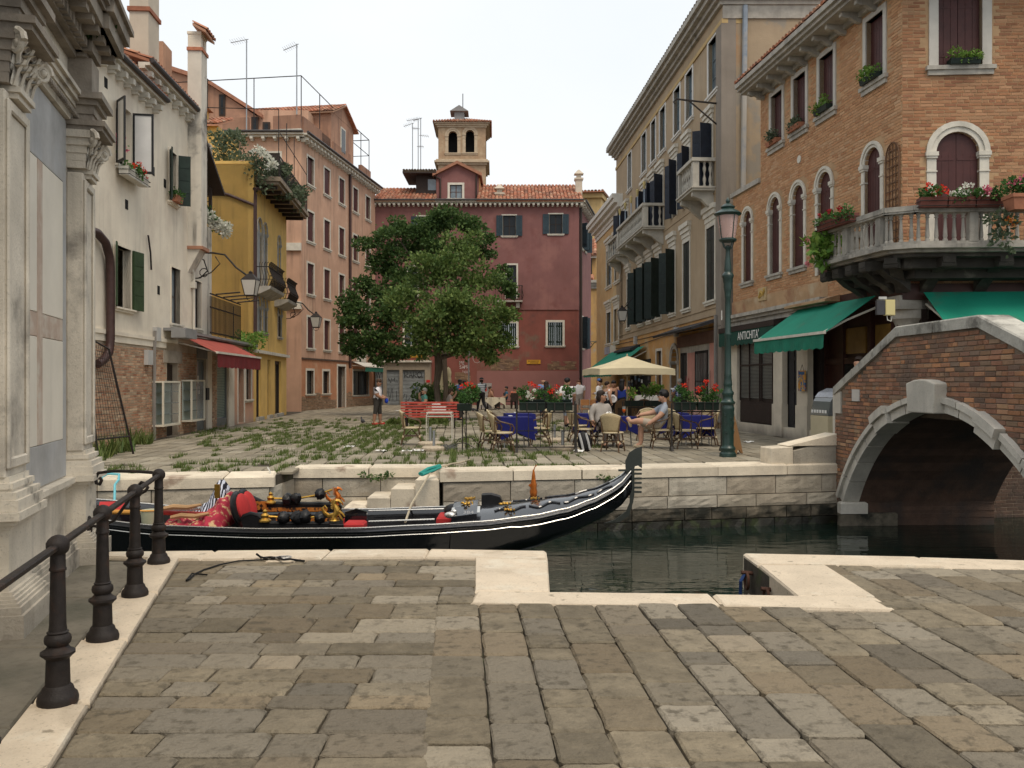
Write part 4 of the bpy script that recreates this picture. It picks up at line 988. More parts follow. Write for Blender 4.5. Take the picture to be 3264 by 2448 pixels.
pt=RD.rect(1520,1182,1846,1291);MB().box(pt[0],uE+.02,-.035,.02,0,pt[3]).build('plaster_patch',REDN,rr_)
BR4=mat('exposed_wall_brick',(.22,.14,.085),col2=[(.30,.21,.13),(.14,.085,.06)],rnd=.2,**BRICK_MAT)
for x0,yt,x1,yb in((1565,1142,1655,1180),(1745,1150,1838,1178),(1326,1085,1372,1150),(1450,1185,1500,1225)):
 q=RD.rect(x0,yt,x1,yb);sk=lambda a,b,c,e:sin(a*7+c*3)*.5+sin(c*9+a)*.5>.55
 brickfield(RD,q[0],q[1],q[2],q[3],sk,BR4,d=-.006,nmax=0,bl=.27,bh=.075)
bw=RD.rect(1579,900,1665,960);bz_=bw[2]
bal=MB().box(bw[0],bw[1],-.7,0,bz_-.1,bz_).box(bw[0]+.2,bw[0]+.45,-.5,0,bz_-.5,bz_-.1).box(bw[1]-.45,bw[1]-.2,-.5,0,bz_-.5,bz_-.1).build('balcony',TRIM_D,rr_)
me=MB().tube([(0,-.62,0),(0,-.75,.35),(0,-.66,.75),(0,-.64,1.05)],.018,4).mesh('baluster',IRON)
for i in range(14):link('baluster',me,bal,(bw[0]+.05+(bw[1]-bw[0]-.1)*i/13,0,bz_))
me=MB().tube([(0,0,0),(.12,0,.35),(.04,0,.75),(.02,0,1.05)],.018,4).mesh('baluster',IRON)
for i in range(6):link('baluster',me,bal,(bw[1]-.06,-.6+.1*i,bz_))
MB().tube([(bw[0],0,bz_+1.05),(bw[0],-.65,bz_+1.05),(bw[1],-.65,bz_+1.05),(bw[1],0,bz_+1.05)],.025,5).build('rail',IRON,bal)
zR=RD.uz(1600,600)[1]+.9
tiles(RD,-.1,RD.u(1388),-.5,zE+.18,4.2,zR,rr_,tw=.26,tl=.45);tiles(RD,V(1520),uE+.3,-.5,zE+.18,4.2,zR+.25,rr_,tw=.26,tl=.45)
tiles(RD,-.1,uE+.2,9,zE,4.2,zR,rr_,tw=.4,tl=.8)
SD=Fac('red_house_side','shadowed red side wall with shuttered windows along the lane','house wall',RD.w(uE,0,0).x,62.01,.207,1)
sw_=[SD.rect(1853,712,1857,790),SD.rect(1863,735,1867,800),SD.rect(1855,1010,1859,1110)]
wall(SD,0,7.6,-.2,zE,[],REDP,deep=.3,back=False);eave(SD,-.3,7.6,zE,SD.root,9,p=.5)
for w_ in sw_:window(SD,w_[0],w_[0]+.9,w_[2],w_[3],fw=.1,fill='glass',shut='perp',ang=(120,120),sm=SHUT_BLUE,rev=-.02)
MB().tube([(.25,-.12,0),(.25,-.12,zE)],.1,6).build('drain_pipe',WOOD_DK,SD.root)
gb=RD.rect(1384,545,1524,640);xa,xb=V(1386),V(1523);zg=RD.uz(0,546)[1];za=RD.uz(0,511)[1];go=RD.rect(1430,577,1470,621)
GD=Fac('gabled_dormer','red gabled dormer with white framed window on the red roof','dormer',RD.w(xa,1.2,0).x,63.2,1,0)
L_=xb-xa;u0=go[0]-xa;u1=go[1]-xa
wall(GD,0,L_,zE-.3,zg,[(u0,u1,go[2],go[3])],REDP,deep=6);MB().prism([(0,zg),(L_,zg),(L_/2,za)],.0,6).build('gable',REDP,GD.root)
window(GD,u0,u1,go[2],go[3],fw=.16,fill='glass',glass=GLASS_SKY,barm=mat('brown_window_wood',(.12,.05,.03),.6))
for s_ in(0,1):
 pts=[(-.25,zg-.1),(L_/2,za),(L_/2,za+.22),(-.25,zg+.12)]
 if s_:pts=[(L_-x,z)for x,z in pts][::-1]
 MB().prism(pts,-.3,6.3).build('roof',mat('roof_edge_tile',(.34,.16,.1)),GD.root)
MB().box(L_+.005,L_+.08,.4,6,zE,zg-.1).build('wall',mat('orange_side_plaster',(.50,.27,.12),.9,.15),GD.root)
MB().tube([(L_-.15,-.1,zE),(L_-.15,-.1,zg)],.07,6).tube([(.3,-.1,zE),(.3,-.1,zg-.3),(-.3,-.1,zg)],.07,6).build('drain_pipe',WOOD_DK,GD.root)
lo=thing('timber_loggia','dark timber glazed roof loggia left of the gabled dormer','loggia',RD.w(V(1318),1.6,zE+.2))
lw=V(1378)-V(1318);lz=RD.uz(0,553)[1]-zE-.2+.25
MB().box(0,lw,0,3,0,lz).build('wall',WOOD_DK,lo)
for k in range(2):w_=MB().box(.8+k*.95,1.55+k*.95,-.05,.02,.7,lz-.2).build('window',WOOD_DK,lo);MB().box(.88+k*.95,1.47+k*.95,-.065,-.052,lz-1.1,lz-.3).build('pane',GLASS_SKY,w_)
MB().box(-.9,lw+.2,-.7,3.2,lz+.003,lz+.12).build('roof',WOOD_DK,lo);FL=Fac(None,'','',0,0,1,0);FL.root=lo;tiles(FL,-.9,lw+.2,-.7,lz+.2,3,lz+.5,lo,m=mat('mossy_roof_tile',(.12,.09,.06),.9,.3))
for px0,px1,pt_,pb_,Y_,nm in((1835,1856,552,612,63.5,'right end'),(1580,1604,603,648,62.6,'middle')):
 a_=at(px0,pb_,Y_);b2=at(px1,pt_,Y_);w_=b2.x-a_.x;h_=b2.z-a_.z
 o=thing('chimney','small capped chimney at the '+nm+' of the red roof','chimney',(a_.x,Y_,a_.z-.4))
 MB().box(0,w_,0,w_,0,h_*.75+.4).build('stack',MC['beige_chimney_plaster'],o);MB().lathe([(w_*.6,0),(w_*.95,.15),(w_*.95,.25),(w_*.5,.3),(w_*.5,.5),(w_*1.0,.55),(.06,.9)],(w_/2,w_/2,h_*.75+.4-.25),4,False,True).build('cap',MC['beige_chimney_plaster'],o)
CEM=mat('stained_cement',(.30,.25,.19),.92,.2,1.2,.25,30,streak=.5,scol=(.1,.085,.07),base=.4,baseh=.6)
GA=Fac('garage_row','low cement lock-up with three graffiti covered roller shutters','garage',at(1196,1220,61.2).x,61.2,1,0)
Vg=GA.u;gzt=GA.uz(0,1179)[1];gh=[(Vg(a),Vg(b),0,gzt)for a,b in((1196,1221),(1232,1273),(1283,1354))]
wall(GA,0,Vg(1372),-.1,GA.uz(0,1155)[1],gh,CEM,deep=.79)
MB().box(-.1,Vg(1374),-.2,.8,GA.uz(0,1155)[1]+.002,GA.uz(0,1151)[1]+.05).build('roof',TRIM,GA.root)
ROLL=mat('grey_roller_shutter',(.20,.215,.22),.6,.2,2,.1,40,streak=.4,scol=(.08,.08,.08))
SPRAY=mat('black_spray_paint',(.015,.015,.018),.7,.1,1,0);SPW=mat('white_spray_paint',(.55,.48,.45),.8,.1,1,0);SPB=mat('blue_spray_paint',(.02,.10,.22),.7,.1,1,0)
for h in gh:
 m_=MB();n=26
 for k in range(n):
  z0=h[3]*k/n;z1=h[3]*(k+1)/n;m_.add([(h[0],.15,z0),(h[1],.15,z0),(h[1],.12,z0+(z1-z0)*.5),(h[0],.12,z0+(z1-z0)*.5),(h[1],.15,z1),(h[0],.15,z1)],[(0,1,2,3),(3,2,4,5)])
 m_.build('roller_shutter',ROLL,GA.root)
def scrawl(F,strokes,u0,z0,s,m,d,r=.03,par=None):
 m_=MB()
 for st in strokes:m_.tube([(u0+x*s,d+.0008*i,z0+z*s)for i,(x,z)in enumerate(st)],r,4)
 m_.v=[(x,d+(y-d)*.1,z)for x,y,z in m_.v]
 return m_.build('graffiti',m,par or F.root)
LET={'R':[[(0,0),(0,1),(.5,.95),(.55,.6),(.05,.5),(.6,0)]],'A':[[(0,0),(.3,1),(.6,0)],[(.1,.4),(.5,.4)]],'O':[[(.3,0),(0,.3),(0,.75),(.3,1),(.65,.75),(.65,.3),(.3,0)]],'B':[[(0,0),(0,1),(.5,.85),(.1,.55),(.6,.3),(0,0)]],'N':[[(0,0),(0,1),(.5,0),(.5,1)]],'S':[[(.5,.9),(.1,1),(.0,.7),(.5,.4),(.4,.05),(0,.1)]],'P':[[(0,0),(0,1),(.5,.9),(.45,.55),(0,.5)]],'U':[[(0,1),(.05,.1),(.4,0),(.5,1)]],'1':[[(0,.8),(.2,1),(.2,0)]],'0':[[(.25,0),(0,.4),(.25,1),(.5,.5),(.25,0)]],'%':[[(0,0),(.5,1)],[(.05,.9),(.12,.8)],[(.4,.2),(.45,.1)]],'Y':[[(0,1),(.25,.5),(.5,1)],[(.25,.5),(.2,0)]],'G':[[(.5,.9),(.1,.9),(0,.4),(.3,0),(.55,.3),(.3,.4)]],'K':[[(0,0),(0,1)],[(.5,1),(.05,.5),(.55,0)]]}
def words_(F,t,px,py,s,m,d,r,par=None):
 u_,z_=F.uz(px,py,d);x=0;st=[]
 for c in t:
  st+=[[(x+a,b)for a,b in q]for q in LET.get(c,[])];x+=.72
 return scrawl(F,st,u_,z_,s,m,d,r,par)
words_(GA,'RARO',1290,1204,.42,SPRAY,.10,.02)
def loops(n,w,h,sd):
 q=random.Random(sd);return[[(w*(i/n)+q.uniform(-.1,.1)*w,h*(.5+.5*sin(i*q.uniform(1.2,2.2))))for i in range(n)]]
for px,py,sd_,w_,h_,m_ in((1234,1278,1,.8,.9,SPRAY),(1238,1220,2,.7,.35,SPRAY),(1288,1285,3,1.2,.7,SPRAY),(1318,1250,4,.6,.45,SPB),(1198,1212,5,.5,.6,SPRAY),(1332,1205,6,.35,.12,SPRAY)):
 u_,z_=GA.uz(px,py,.1);scrawl(GA,loops(14,w_,h_,sd_),u_,z_,1,m_,.10,.014)
words_(RD,'PU',1465,1162,.24,SPW,-.012,.018);words_(RD,'SAPR',1465,1175,.24,SPW,-.012,.018);words_(RD,'100%',1474,1190,.2,SPW,-.012,.014)
words_(RD,'BANG',1483,1132,.36,SPRAY,-.012,.024);words_(RD,'GUYS',1459,1110,.32,SPRAY,-.012,.02);words_(RD,'R',1436,1138,.4,SPRAY,-.012,.02)
u_,z_=RD.uz(1507,1155,-.01);scrawl(RD,[[(.3+.3*cos(t*.6),.35+.4*sin(t*.6))for t in range(11)],[(.8+.2*cos(t*.6),.5+.3*sin(t*.6))for t in range(11)]],u_,z_,1,SPW,-.012,.012)
SIGN=mat('yellow_street_sign',(.55,.27,.02),.6,.12,4,0,streak=.2);BLK=mat('black_sign_letters',(.02,.015,.01),.7)
for x0,yt,x1,yb,lab in((1307,1125,1349,1139,'yellow street sign over the roller shutters left of the trunk'),(1679,1147,1723,1160,'yellow street sign on the bare brick patch of the red house')):
 q=RD.rect(x0,yt,x1,yb,-.05);o=thing('street_sign',lab,'sign',RD.w(q[0],-.05,q[2]));w_,h_=q[1]-q[0],q[3]-q[2]
 MB().box(0,w_,0,.04,0,h_).build('board',SIGN,o)
 l=MB()
 for k in range(9):l.box(.1+k*w_*.088,.1+k*w_*.088+w_*.05,-.004,-.0005,h_*.58,h_*.8)
 l.box(w_*.25,w_*.78,-.004,-.0005,h_*.2,h_*.32).prism([(w_*.78,h_*.14),(w_*.88,h_*.26),(w_*.78,h_*.38)],-.004,-.0005)
 l.build('lettering',BLK,o)
for x0,yt,x1,yb in((1314,1112,1346,1124),(1138,1130,1167,1157)):
 F_=RD if x0>1200 else T3
 q=F_.rect(x0,yt,x1,yb,-.04);MB().box(q[0],q[1],-.05,.0,q[2],q[3]).build('plaque',TRIM,F_.root)
RED_SPOT=mat('red_notice',(.45,.02,.02),.7);q=GA.rect(1359,1211,1371,1219);MB().box(q[0],q[1],-.02,.0,q[2],q[3]).build('notice',RED_SPOT,GA.root)
# BELL TOWER
TB=mat('pale_tower_brick',(.37,.255,.16),.9,.2,3,.3,30,streak=.4,scol=(.14,.09,.06),patches=(((.48,.37,.24),1.2,.5,.7),((.30,.17,.10),1.5,.56,.7)))
TW=Fac('bell_tower','square brick bell tower with paired arches and tiled cap','bell tower',at(1397,0,80).x,80,1,.02)
V=TW.u;wT=V(1548);zt=TW.uz(0,386)[1];zm_=TW.uz(0,508)[1]
ar=[TW.rect(1429,418,1458,487),TW.rect(1484,414,1512,486)]
bd=wT*1.0
wall(TW,0,wT,zm_,zt,[a+('arch',)for a in ar],TB,deep=0,rev=.5);wall(TW,0,wT,8,zm_,(),TB,deep=bd)
LT=Fac(None,'','',0,0,1,0);LT.root=TW.root
mb=MB();mb.poly([(wT,0,zm_),(wT,bd,zm_),(wT,bd,zt),(wT,0,zt)]);mb.poly([(0,bd,zm_),(0,0,zm_),(0,0,zt),(0,bd,zt)]);mb.poly([(wT,bd,zm_),(0,bd,zm_),(0,bd,zt),(wT,bd,zt)]);mb.build('wall',TB,TW.root)
for a in ar:window(TW,*a,fw=.28,arch=True,fill='dark',m=mat('tower_stone',(.46,.36,.25),.85,.2,3,.2),sill=.2,rev=.45)
for y0 in(.9,2.6):
 a=MB();h0=ar[0][2];h1=ar[0][3];pts=[(y0,h0),(y0+.85,h0)]+[(y0+.42+.42*cos(pi*k/8),h1-.42+.42*sin(pi*k/8))for k in range(9)]
 a.prismx(pts,wT-.02,wT+.03).build('side_opening',DARK,TW.root)
for z0,z1,p in((zm_-.3,zm_-.12,.15),(zm_-.12,zm_+.05,.35),(zm_+.05,zm_+.2,.2),(zt-.35,zt-.2,.12),(zt-.2,zt-.05,.25),(zt-.05,zt+.08,.38),(zm_-2.6,zm_-2.45,.05)):
 MB().box(-p,wT+p,-p,bd+p,z0,z1).build('cornice',MC['tower_stone'],TW.root)
pa=.5;zr=zt+.1;c_=(wT/2,bd/2,zr+1.0)
cor_=[(-pa,-pa),(wT+pa,-pa),(wT+pa,bd+pa),(-pa,bd+pa)]
rf=MB()
for i in range(4):rf.poly([(*cor_[i],zr),(*cor_[(i+1)%4],zr),c_])
rf=rf.build('roof',TILE,TW.root)
tl_=MB()
for i in range(22):
 x=-pa+(wT+2*pa)*(i+.5)/22;k=1-abs(2*(i+.5)/22-1)
 tl_.tube([(x,-pa-.05,zr+.03),(x,-pa+(bd/2+pa)*k,zr+.03+1.0*k)],.1,5)
 y_=-pa+(bd+2*pa)*(i+.5)/22;tl_.tube([(wT+pa+.05,y_,zr+.03),(wT+pa-(wT/2+pa)*k,y_,zr+.03+1.0*k)],.1,5)
tag(tl_.build('roof_tile',TILE,rf),None,kind='stuff')
dx=TW.u(1463);dm=MB().box(dx-.45,dx+.45,.6,2,zr+.1,zr+1.2).prism([(dx-.85,zr+1.2),(dx+.85,zr+1.2),(dx,zr+1.75)],.3,2.3).build('lantern_dormer',mat('lead_sheet',(.24,.235,.23)),TW.root)
MB().tube([(wT/2,bd/2,zr+1.3),(wT/2,bd/2,zr+3.4)],.04,5).tube([(wT/2-.35,bd/2,zr+1.7),(wT/2+.35,bd/2,zr+1.7)],.03,5).build('lightning_rod',IRON,TW.root)
# buildings down the lane
AP=Fac('yellow_apse_house','tall pale yellow house with tiled eave at the end of the lane','house',at(1868,0,88).x,88,1,-.1)
V=AP.u;AY=mat('pale_yellow_plaster',(.52,.37,.17),.9,.12,1,.15,25,streak=.5,scol=(.2,.14,.08))
za_=AP.uz(0,672)[1]
MB().prismz([(V(1850),0),(V(1917),0),(V(1930),2.5),(V(1930),9),(V(1850),9)],0,za_).build('wall',AY,AP.root)
MB().prismz([(V(1850),-.4),(V(1920),-.4),(V(1936),2.3),(V(1936),9),(V(1850),9)],za_,za_+.5).build('cornice',AY,AP.root)
tiles(AP,V(1850),V(1926),-.9,za_+.55,3,za_+1.1,AP.root,tw=.32,tl=.6);MB().tube([(V(1920),-.9,za_+.6),(V(1938),2.3,za_+.6)],.14,6).build('eave_edge',TILE,AP.root)
q=AP.rect(1873,727,1884,796);w_=MB().box(q[0],q[1],-.06,.02,q[2],q[3]).build('window',TRIM_D,AP.root);MB().box(q[0]+.1,q[1]-.1,-.075,-.062,q[2]+.1,q[3]-.1).build('pane',GLASS,w_)
LB=Fac('lane_chapel','low ochre lane building with stone cornice and tiled lean-to','house',at(1868,0,80).x,80,1,-.1)
V=LB.u;z1_=LB.uz(0,940)[1];OC=mat('lane_ochre_plaster',(.46,.28,.11),.9,.2,1,.15,25,streak=.6,scol=(.2,.15,.1),patches=(((.36,.3,.23),1.2,.55,.68),))
MB().prismz([(V(1850),0),(V(1903),0),(V(1926),3),(V(1926),7),(V(1850),7)],0,z1_).build('wall',OC,LB.root)
for k,(p,a)in enumerate(((.15,.25),(.3,.5),(.45,.7))):MB().prismz([(V(1850),-p),(V(1903)+p*.5,-p),(V(1926)+p,3-p),(V(1926)+p,7),(V(1850),7)],z1_+k*.25,z1_+(k+1)*.25).build('cornice',TRIM_D,LB.root)
z2_=LB.uz(0,840)[1];z3_=LB.uz(0,790)[1]
MB().box(V(1850),V(1900),1.5,7,z1_+.75,z2_).build('wall',OC,LB.root);MB().box(V(1850),V(1902),1.2,1.6,z2_-.1,z2_+.15).build('cornice',TRIM,LB.root)
tiles(LB,V(1850),V(1903),1.0,z2_+.2,4,z3_+.6,LB.root,tw=.32,tl=.55);tiles(LB,V(1850),V(1893),-.3,z1_+.8,1.4,z1_+1.4,LB.root,tw=.32,tl=.5)
MB().tube([(V(1884),1.4,z1_+.8),(V(1884),1.4,z2_)],.1,6).build('drain_pipe',WOOD_DK,LB.root)
LC=Fac('lane_end_house','weathered ochre house closing the narrow lane','house',at(1912,0,96).x,96,1,0)
MB().box(-2,3.2,0,5,0,LC.uz(0,850)[1]).build('wall',OC,LC.root)
for k in range(3):w_=MB().box(.1,.75,-.06,.02,3+3.2*k,4.9+3.2*k).build('window',TRIM_D,LC.root);MB().box(.18,.67,-.075,-.062,3.1+3.2*k,4.8+3.2*k).build('pane',GLASS,w_)
# CREAM CORNICE HOUSE (far right of the lane)
def rightF(name,lab,cat,c,k,Y0):
 """front along X = c + k*Y seen on the right; u grows towards the camera from Y0"""
 return Fac(name,lab,cat,c+k*Y0,Y0,-k,-1)
CRM=mat('apricot_plaster',(.52,.34,.165),.9,.14,1,.15,25,streak=.4,scol=(.22,.14,.08),patches=(((.54,.42,.24),.7,.5,.7),))
R0=rightF('cream_cornice_house','narrow apricot house with heavy white cornice beside the lane','house',8.83,-.0563,57.5)
V=R0.u;u0,u1=0,R0.u(1985)
z1_=R0.uz(1950,690)[1]
ww=[R0.rect(1934,805,1949,915),R0.rect(1960,780,1975,900),R0.rect(1934,1003,1947,1095),R0.rect(1958,988,1972,1090)]
zz=[(ww[1][2],ww[1][3]),(ww[3][2],ww[3][3])];ww=[(w_[0],w_[1],*zz[i//2])for i,w_ in enumerate(ww)]
wall(R0,0,u1,0,z1_-.6,ww,CRM,deep=6)
for w_ in ww:window(R0,*w_,fw=.16,head=.5,fill='glass',glass=GLASS_SKY,sill=.18)
for k,p in enumerate((.06,.12,.3,.5,.6)):MB().box(-p,u1,-p,6,z1_-.6+k*.24,z1_-.6+(k+1)*.24).build('cornice',mat('white_painted_cornice',(.66,.63,.57),.7,.1,3,.1,40,streak=.3,scol=(.25,.22,.2)),R0.root)
for a,b in((.3,.55),):MB().box(u1*a,u1*b,1,2.2,z1_+.6,z1_+2.2).build('chimney',CRM,R0.root)
q=R0.rect(1928,1108,1943,1131);MB().box(q[0],q[1],-.03,0,q[2],q[3]).build('house_plaque',mat('blue_white_plaque',(.35,.38,.45),.5),R0.root)
q=R0.rect(1945,1102,1962,1130);MB().box(q[0],q[1],-.03,0,q[2],q[3]).build('house_plaque',TRIM,R0.root)
# GREY-BEIGE PALAZZO
BEI=mat('beige_palazzo_plaster',(.36,.27,.175),.92,.12,.9,.2,25,streak=.4,scol=(.16,.12,.08),patches=(((.40,.31,.21),.6,.5,.7),))
OLO=mat('orange_lower_plaster',(.50,.27,.095),.92,.18,.9,.2,25,streak=.4,scol=(.25,.15,.08),patches=(((.46,.34,.2),.9,.52,.68),((.40,.24,.12),1.6,.55,.7)),base=.6,basecol=(.28,.22,.16),baseh=.9)
P1=rightF('beige_palazzo','long beige palazzo with stone balconies and dark green shutters','palazzo',8.83,-.0563,50.1)
V=P1.u;uN=P1.u(2303);rp=P1.root;zc=14.75;zlo=3.95
SH_P=mat('black_green_shutter_paint',(.012,.022,.019),.5,.35,5,.1,60,rnd=.15);SH_N=mat('night_blue_shutter_paint',(.014,.020,.034),.5,.3,5,.1,60,rnd=.15)
top=[(V(a),V(b),11.8,13.72)for a,b in((2002,2013),(2046,2060),(2076,2090),(2104,2121),(2149,2168),(2187,2208),(2259,2287))]
pn=[(V(a),V(b),8.5,10.75)for a,b in((1990,2002),(2049,2061),(2074,2087),(2099,2114),(2144,2158),(2184,2199),(2250,2271))]
mz=[(V(a),V(b),4.5,7.12)for a,b in((1999,2009),(2036,2050),(2063,2078),(2091,2107),(2136,2152),(2178,2199),(2252,2279))]
gfl=[(V(2093),V(2109),1.0,3.0),(V(2140),V(2160),0,3.0,'arch'),(V(2176),V(2193),.5,2.75),(V(2222),V(2262),.45,2.75),(V(2010),V(2075),.1,2.7),(V(2306)-1.0,V(2306)-.3,0,2.4)]
gfl=[g_ for g_ in gfl[:5]]
wall(P1,0,uN,zlo,zc,top+pn+mz,BEI,deep=9);wall(P1,0,uN+.0,-.2,zlo,gfl,OLO,deep=9,back=False)
for w_ in top:window(P1,*w_,fw=.13,fill='glass',glass=GLASS_SKY,sill=.14,m=mat('white_window_trim',(.62,.60,.56),.7,.1,3,.05,40),barm=mat('blue_grey_window_paint',(.13,.17,.19),.6,.2),bars=(1,2))
for i,w_ in enumerate(pn):window(P1,*w_,fw=.1,fill='glass',shut='perp',ang=(112,104)if i in(0,6)else(150,120),sm=SH_N,kind='panel',head=.5,sill=0,m=TRIM)
for i,w_ in enumerate(mz):
 if i in(0,5,6):window(P1,*w_,fw=.1,fill='closed',sm=SH_P,kind='panel',head=.6,sill=.16,m=TRIM,rev=.1)
 else:window(P1,*w_,fw=.1,fill='glass',shut='perp',ang=(125,118),sm=SH_P,kind='panel',head=.6,sill=.16,m=TRIM)
for k,(z0,z1,p)in enumerate(((zc-.95,zc-.8,.05),(zc-.35,zc-.2,.12),(zc-.2,zc-.05,.25),(zc-.05,zc+.12,.42),(zc+.12,zc+.3,.55))):
 MB().box(-p*.5,uN+p,-p,9,z0,z1).build('cornice',TRIM_D if k else mat('ochre_band',(.48,.34,.16),.9,.15),rp)
FT=Fac(None,'','',0,0,1,0);FT.root=rp;tiles(FT,-.3,uN+.3,-.5,zc+.28,4,zc+.9,rp,m=mat('mossy_roof_tile',(.12,.09,.06),.9,.3),tw=.3,tl=.5)
MB().box(0,uN,-.04,.02,zlo-.02,zlo+.08).box(0,uN,-.03,.02,4.2,4.24).box(0,uN,-.025,.02,8.2,8.24).build('string_course',BEI,rp)
MB().box(uN-.62,uN-.02,-.05,.02,.2,zc-.9).build('corner_strip',mat('grey_corner_cement',(.235,.20,.165),.9,.15,1,.2,25,streak=.4),rp)
pe=P1.w(uN,0,0);E1=Fac('palazzo_end_wall','patched beige end wall with peeling plaster and blue downpipe','wall',pe.x,pe.y-.01,1,.0)
PEEL=mat('peeling_end_plaster',(.34,.26,.175),.92,.14,1,.25,25,streak=.3,scol=(.16,.12,.09),patches=(((.27,.235,.19),.55,.52,.57),((.36,.22,.12),.45,.58,.66)))
wall(E1,0,9,-.2,zc-.8,(),PEEL,deep=.3,back=False);MB().box(-.05,.45,-.03,.02,0,zc-.8).build('corner_strip',MC['grey_corner_cement'],E1.root)
for z0,z1,p in((zc-.8,zc-.35,.06),(zc-.35,zc-.2,.12),(zc-.2,zc-.05,.25),(zc-.05,zc+.12,.42)):MB().box(0,9,-p,.3,z0,z1).build('cornice',TRIM_D,E1.root)
a=E1.u(2368);MB().tube([(a+.05,-.12,zc-.4),(a,-.12,10),(a-.05,-.12,5.5)],.09,8).build('drain_pipe',mat('blue_grey_pipe',(.23,.27,.32),.5,.2,4,.1,30,patches=(((.35,.32,.28),.5,.5,.6),)),E1.root)
tb=MB();tb.tube([(.1,-.1,10.45),(-1.5 if False else .1,-1.2,10.5)],.03,5)
bk=thing('iron_wall_bracket','rusty triangular iron bracket near the palazzo corner','bracket',P1.w(uN-.55,0,10.9),rp.rotation_euler.z)
MB().tube([(0,0,.35),(0,-1.45,.48)],.035,5).tube([(0,0,-.4),(0,-1.0,.42)],.03,5).tube([(0,-1.45,.48),(0,-1.55,.38),(0,-1.5,.3)],.03,5).build('arm',IRON,bk)
BALPR=[(.055,0),(.055,.06),(.035,.10),(.065,.24),(.06,.30),(.03,.40),(.026,.44),(.03,.48),(.06,.58),(.065,.64),(.035,.78),(.055,.82),(.055,.88)]
def stone_balcony(F,u0,u1,z,p,n,m,par,nb=3,hh=1.0,prof=BALPR,side=2):
 b=MB().box(u0,u1,-p,0,z-.14,z).box(u0-.04,u1+.04,-p-.05,0,z-.06,z+.0).build('balcony',m,par)
 me=MB().lathe([(r,q*hh)for r,q in prof],(0,0,0),8).mesh('baluster',m)
 for x in(u0+.12,u1-.12):MB().box(x-.11,x+.11,-p+.01,-p+.23,z,z+.86*hh+.02).build('post',m,b)
 for i in range(n):link('baluster',me,b,(u0+.32+(u1-u0-.64)*(i+.5)/n,-p+.12,z))
 for i in range(side):
  for x in(u0+.12,u1-.12):link('baluster',me,b,(x,-p+.34+(p-.38)*(i+.5)/side,z))
 MB().box(u0-.03,u1+.03,-p-.03,-p+.26,z+.88*hh,z+1.0*hh).box(u0-.03,u0+.25,-p+.26,0,z+.88*hh,z+1.0*hh).box(u1-.25,u1+.03,-p+.26,0,z+.88*hh,z+1.0*hh).build('rail',m,b)
 for i in range(nb):
  x=u0+.3+(u1-u0-.6)*i/max(1,nb-1)if nb>1 else(u0+u1)/2
  MB().prismx([(-p+.05,z-.14),(-p+.05,z-.3),(-p*.55,z-.42),(-p*.3,z-.62),(0,z-.8),(0,z-.14)],x-.11,x+.11).build('bracket',m,b)
 return b
SB=mat('balcony_stone',(.46,.43,.37),.8,.2,3,.2,45,streak=.6,scol=(.12,.11,.1))
stone_balcony(P1,V(2024),V(2118),8.45,.95,19,SB,rp,nb=4);stone_balcony(P1,V(1975),V(2006),8.45,.7,4,SB,rp,nb=2);stone_balcony(P1,V(2226),V(2280),8.45,.8,6,SB,rp,nb=2)
for i in range(5):
 u_=V(2028)+i*1.5;tc=thing('garden_torch',f'slim pole torch with straw head on the long balcony, number {i+1} counted from the lane','torch',P1.w(u_,-.85,9.4),rp.rotation_euler.z,'torches along the long stone balcony')
 tc['label']=['slim torch at the lane end of the long stone balcony','slim torch second from the lane end of the balcony','slim torch in the middle of the long stone balcony','slim torch second from the near end of the balcony','slim torch at the near end of the long stone balcony'][i]
 MB().tube([(0,0,0),(0,0,.75)],.022,6).build('pole',mat('pale_blue_pole',(.35,.42,.5),.6),tc);MB().lathe([(.03,.7),(.05,.8),(.075,.95),(.06,1.02),(.02,1.04)],(0,0,0),8).build('torch_head',mat('straw',(.45,.36,.16),.8),tc)
for g_ in gfl[:1]:window(P1,*g_[:4],fw=.12,fill='closed',sm=WOOD_DK)
window(P1,*gfl[1][:4],fw=.2,arch=True,fill='dark',sill=0,m=TRIM_D,rev=.3)
MB().box(gfl[1][0],gfl[1][1],.25,.3,0,2.6).build('door',WOOD_DK,rp)
PINKP=mat('pink_shop_paint',(.50,.24,.19),.85,.15,2,.1,40,streak=.3)
MB().box(V(2172),V(2284),-.05,.02,.3,3.0).build('shopfront',TRIM_D,rp);MB().box(V(2197),V(2220),-.075,-.051,.4,2.72).build('shopfront_panel',PINKP,rp);MB().box(V(2268),V(2283),-.075,-.051,.4,3.0).build('shopfront_panel',PINKP,rp)
for g_ in gfl[2:4]:
 w_=MB().box(g_[0],g_[1],-.062,-.0505,g_[2],g_[3]).build('shop_window',DARK,rp);m_=MB()
 m_.box(g_[0],g_[0]+.06,-.09,-.063,g_[2],g_[3]).box(g_[1]-.06,g_[1],-.09,-.063,g_[2],g_[3]).box(g_[0],g_[1],-.088,-.064,(g_[2]+g_[3])/2,(g_[2]+g_[3])/2+.04);m_.build('casement',IRON,w_)
 MB().box(g_[0]+.06,g_[1]-.06,-.075,-.0635,g_[2]+.1,g_[3]-.1).build('pane',mat('grey_shop_glass',(.16,.17,.165),.2,.3,3),w_)
 for k in range(7):x=g_[0]+.1+(g_[1]-g_[0]-.2)*k/6;MB().tube([(x,-.1,g_[2]),(x+.06*sin(k),-.1,g_[3])],.012,4).build('window_bar',IRON,w_)
u_,z_=P1.uz(2183,1255,-.09);scrawl(P1,loops(12,.7,.7,9),u_,z_,1,mat('red_spray_paint',(.4,.03,.03),.7),-.1,.03)
u_,z_=P1.uz(2236,1260,-.09);scrawl(P1,loops(14,1.2,1.0,10),u_,z_,1,SPRAY,-.1,.02)
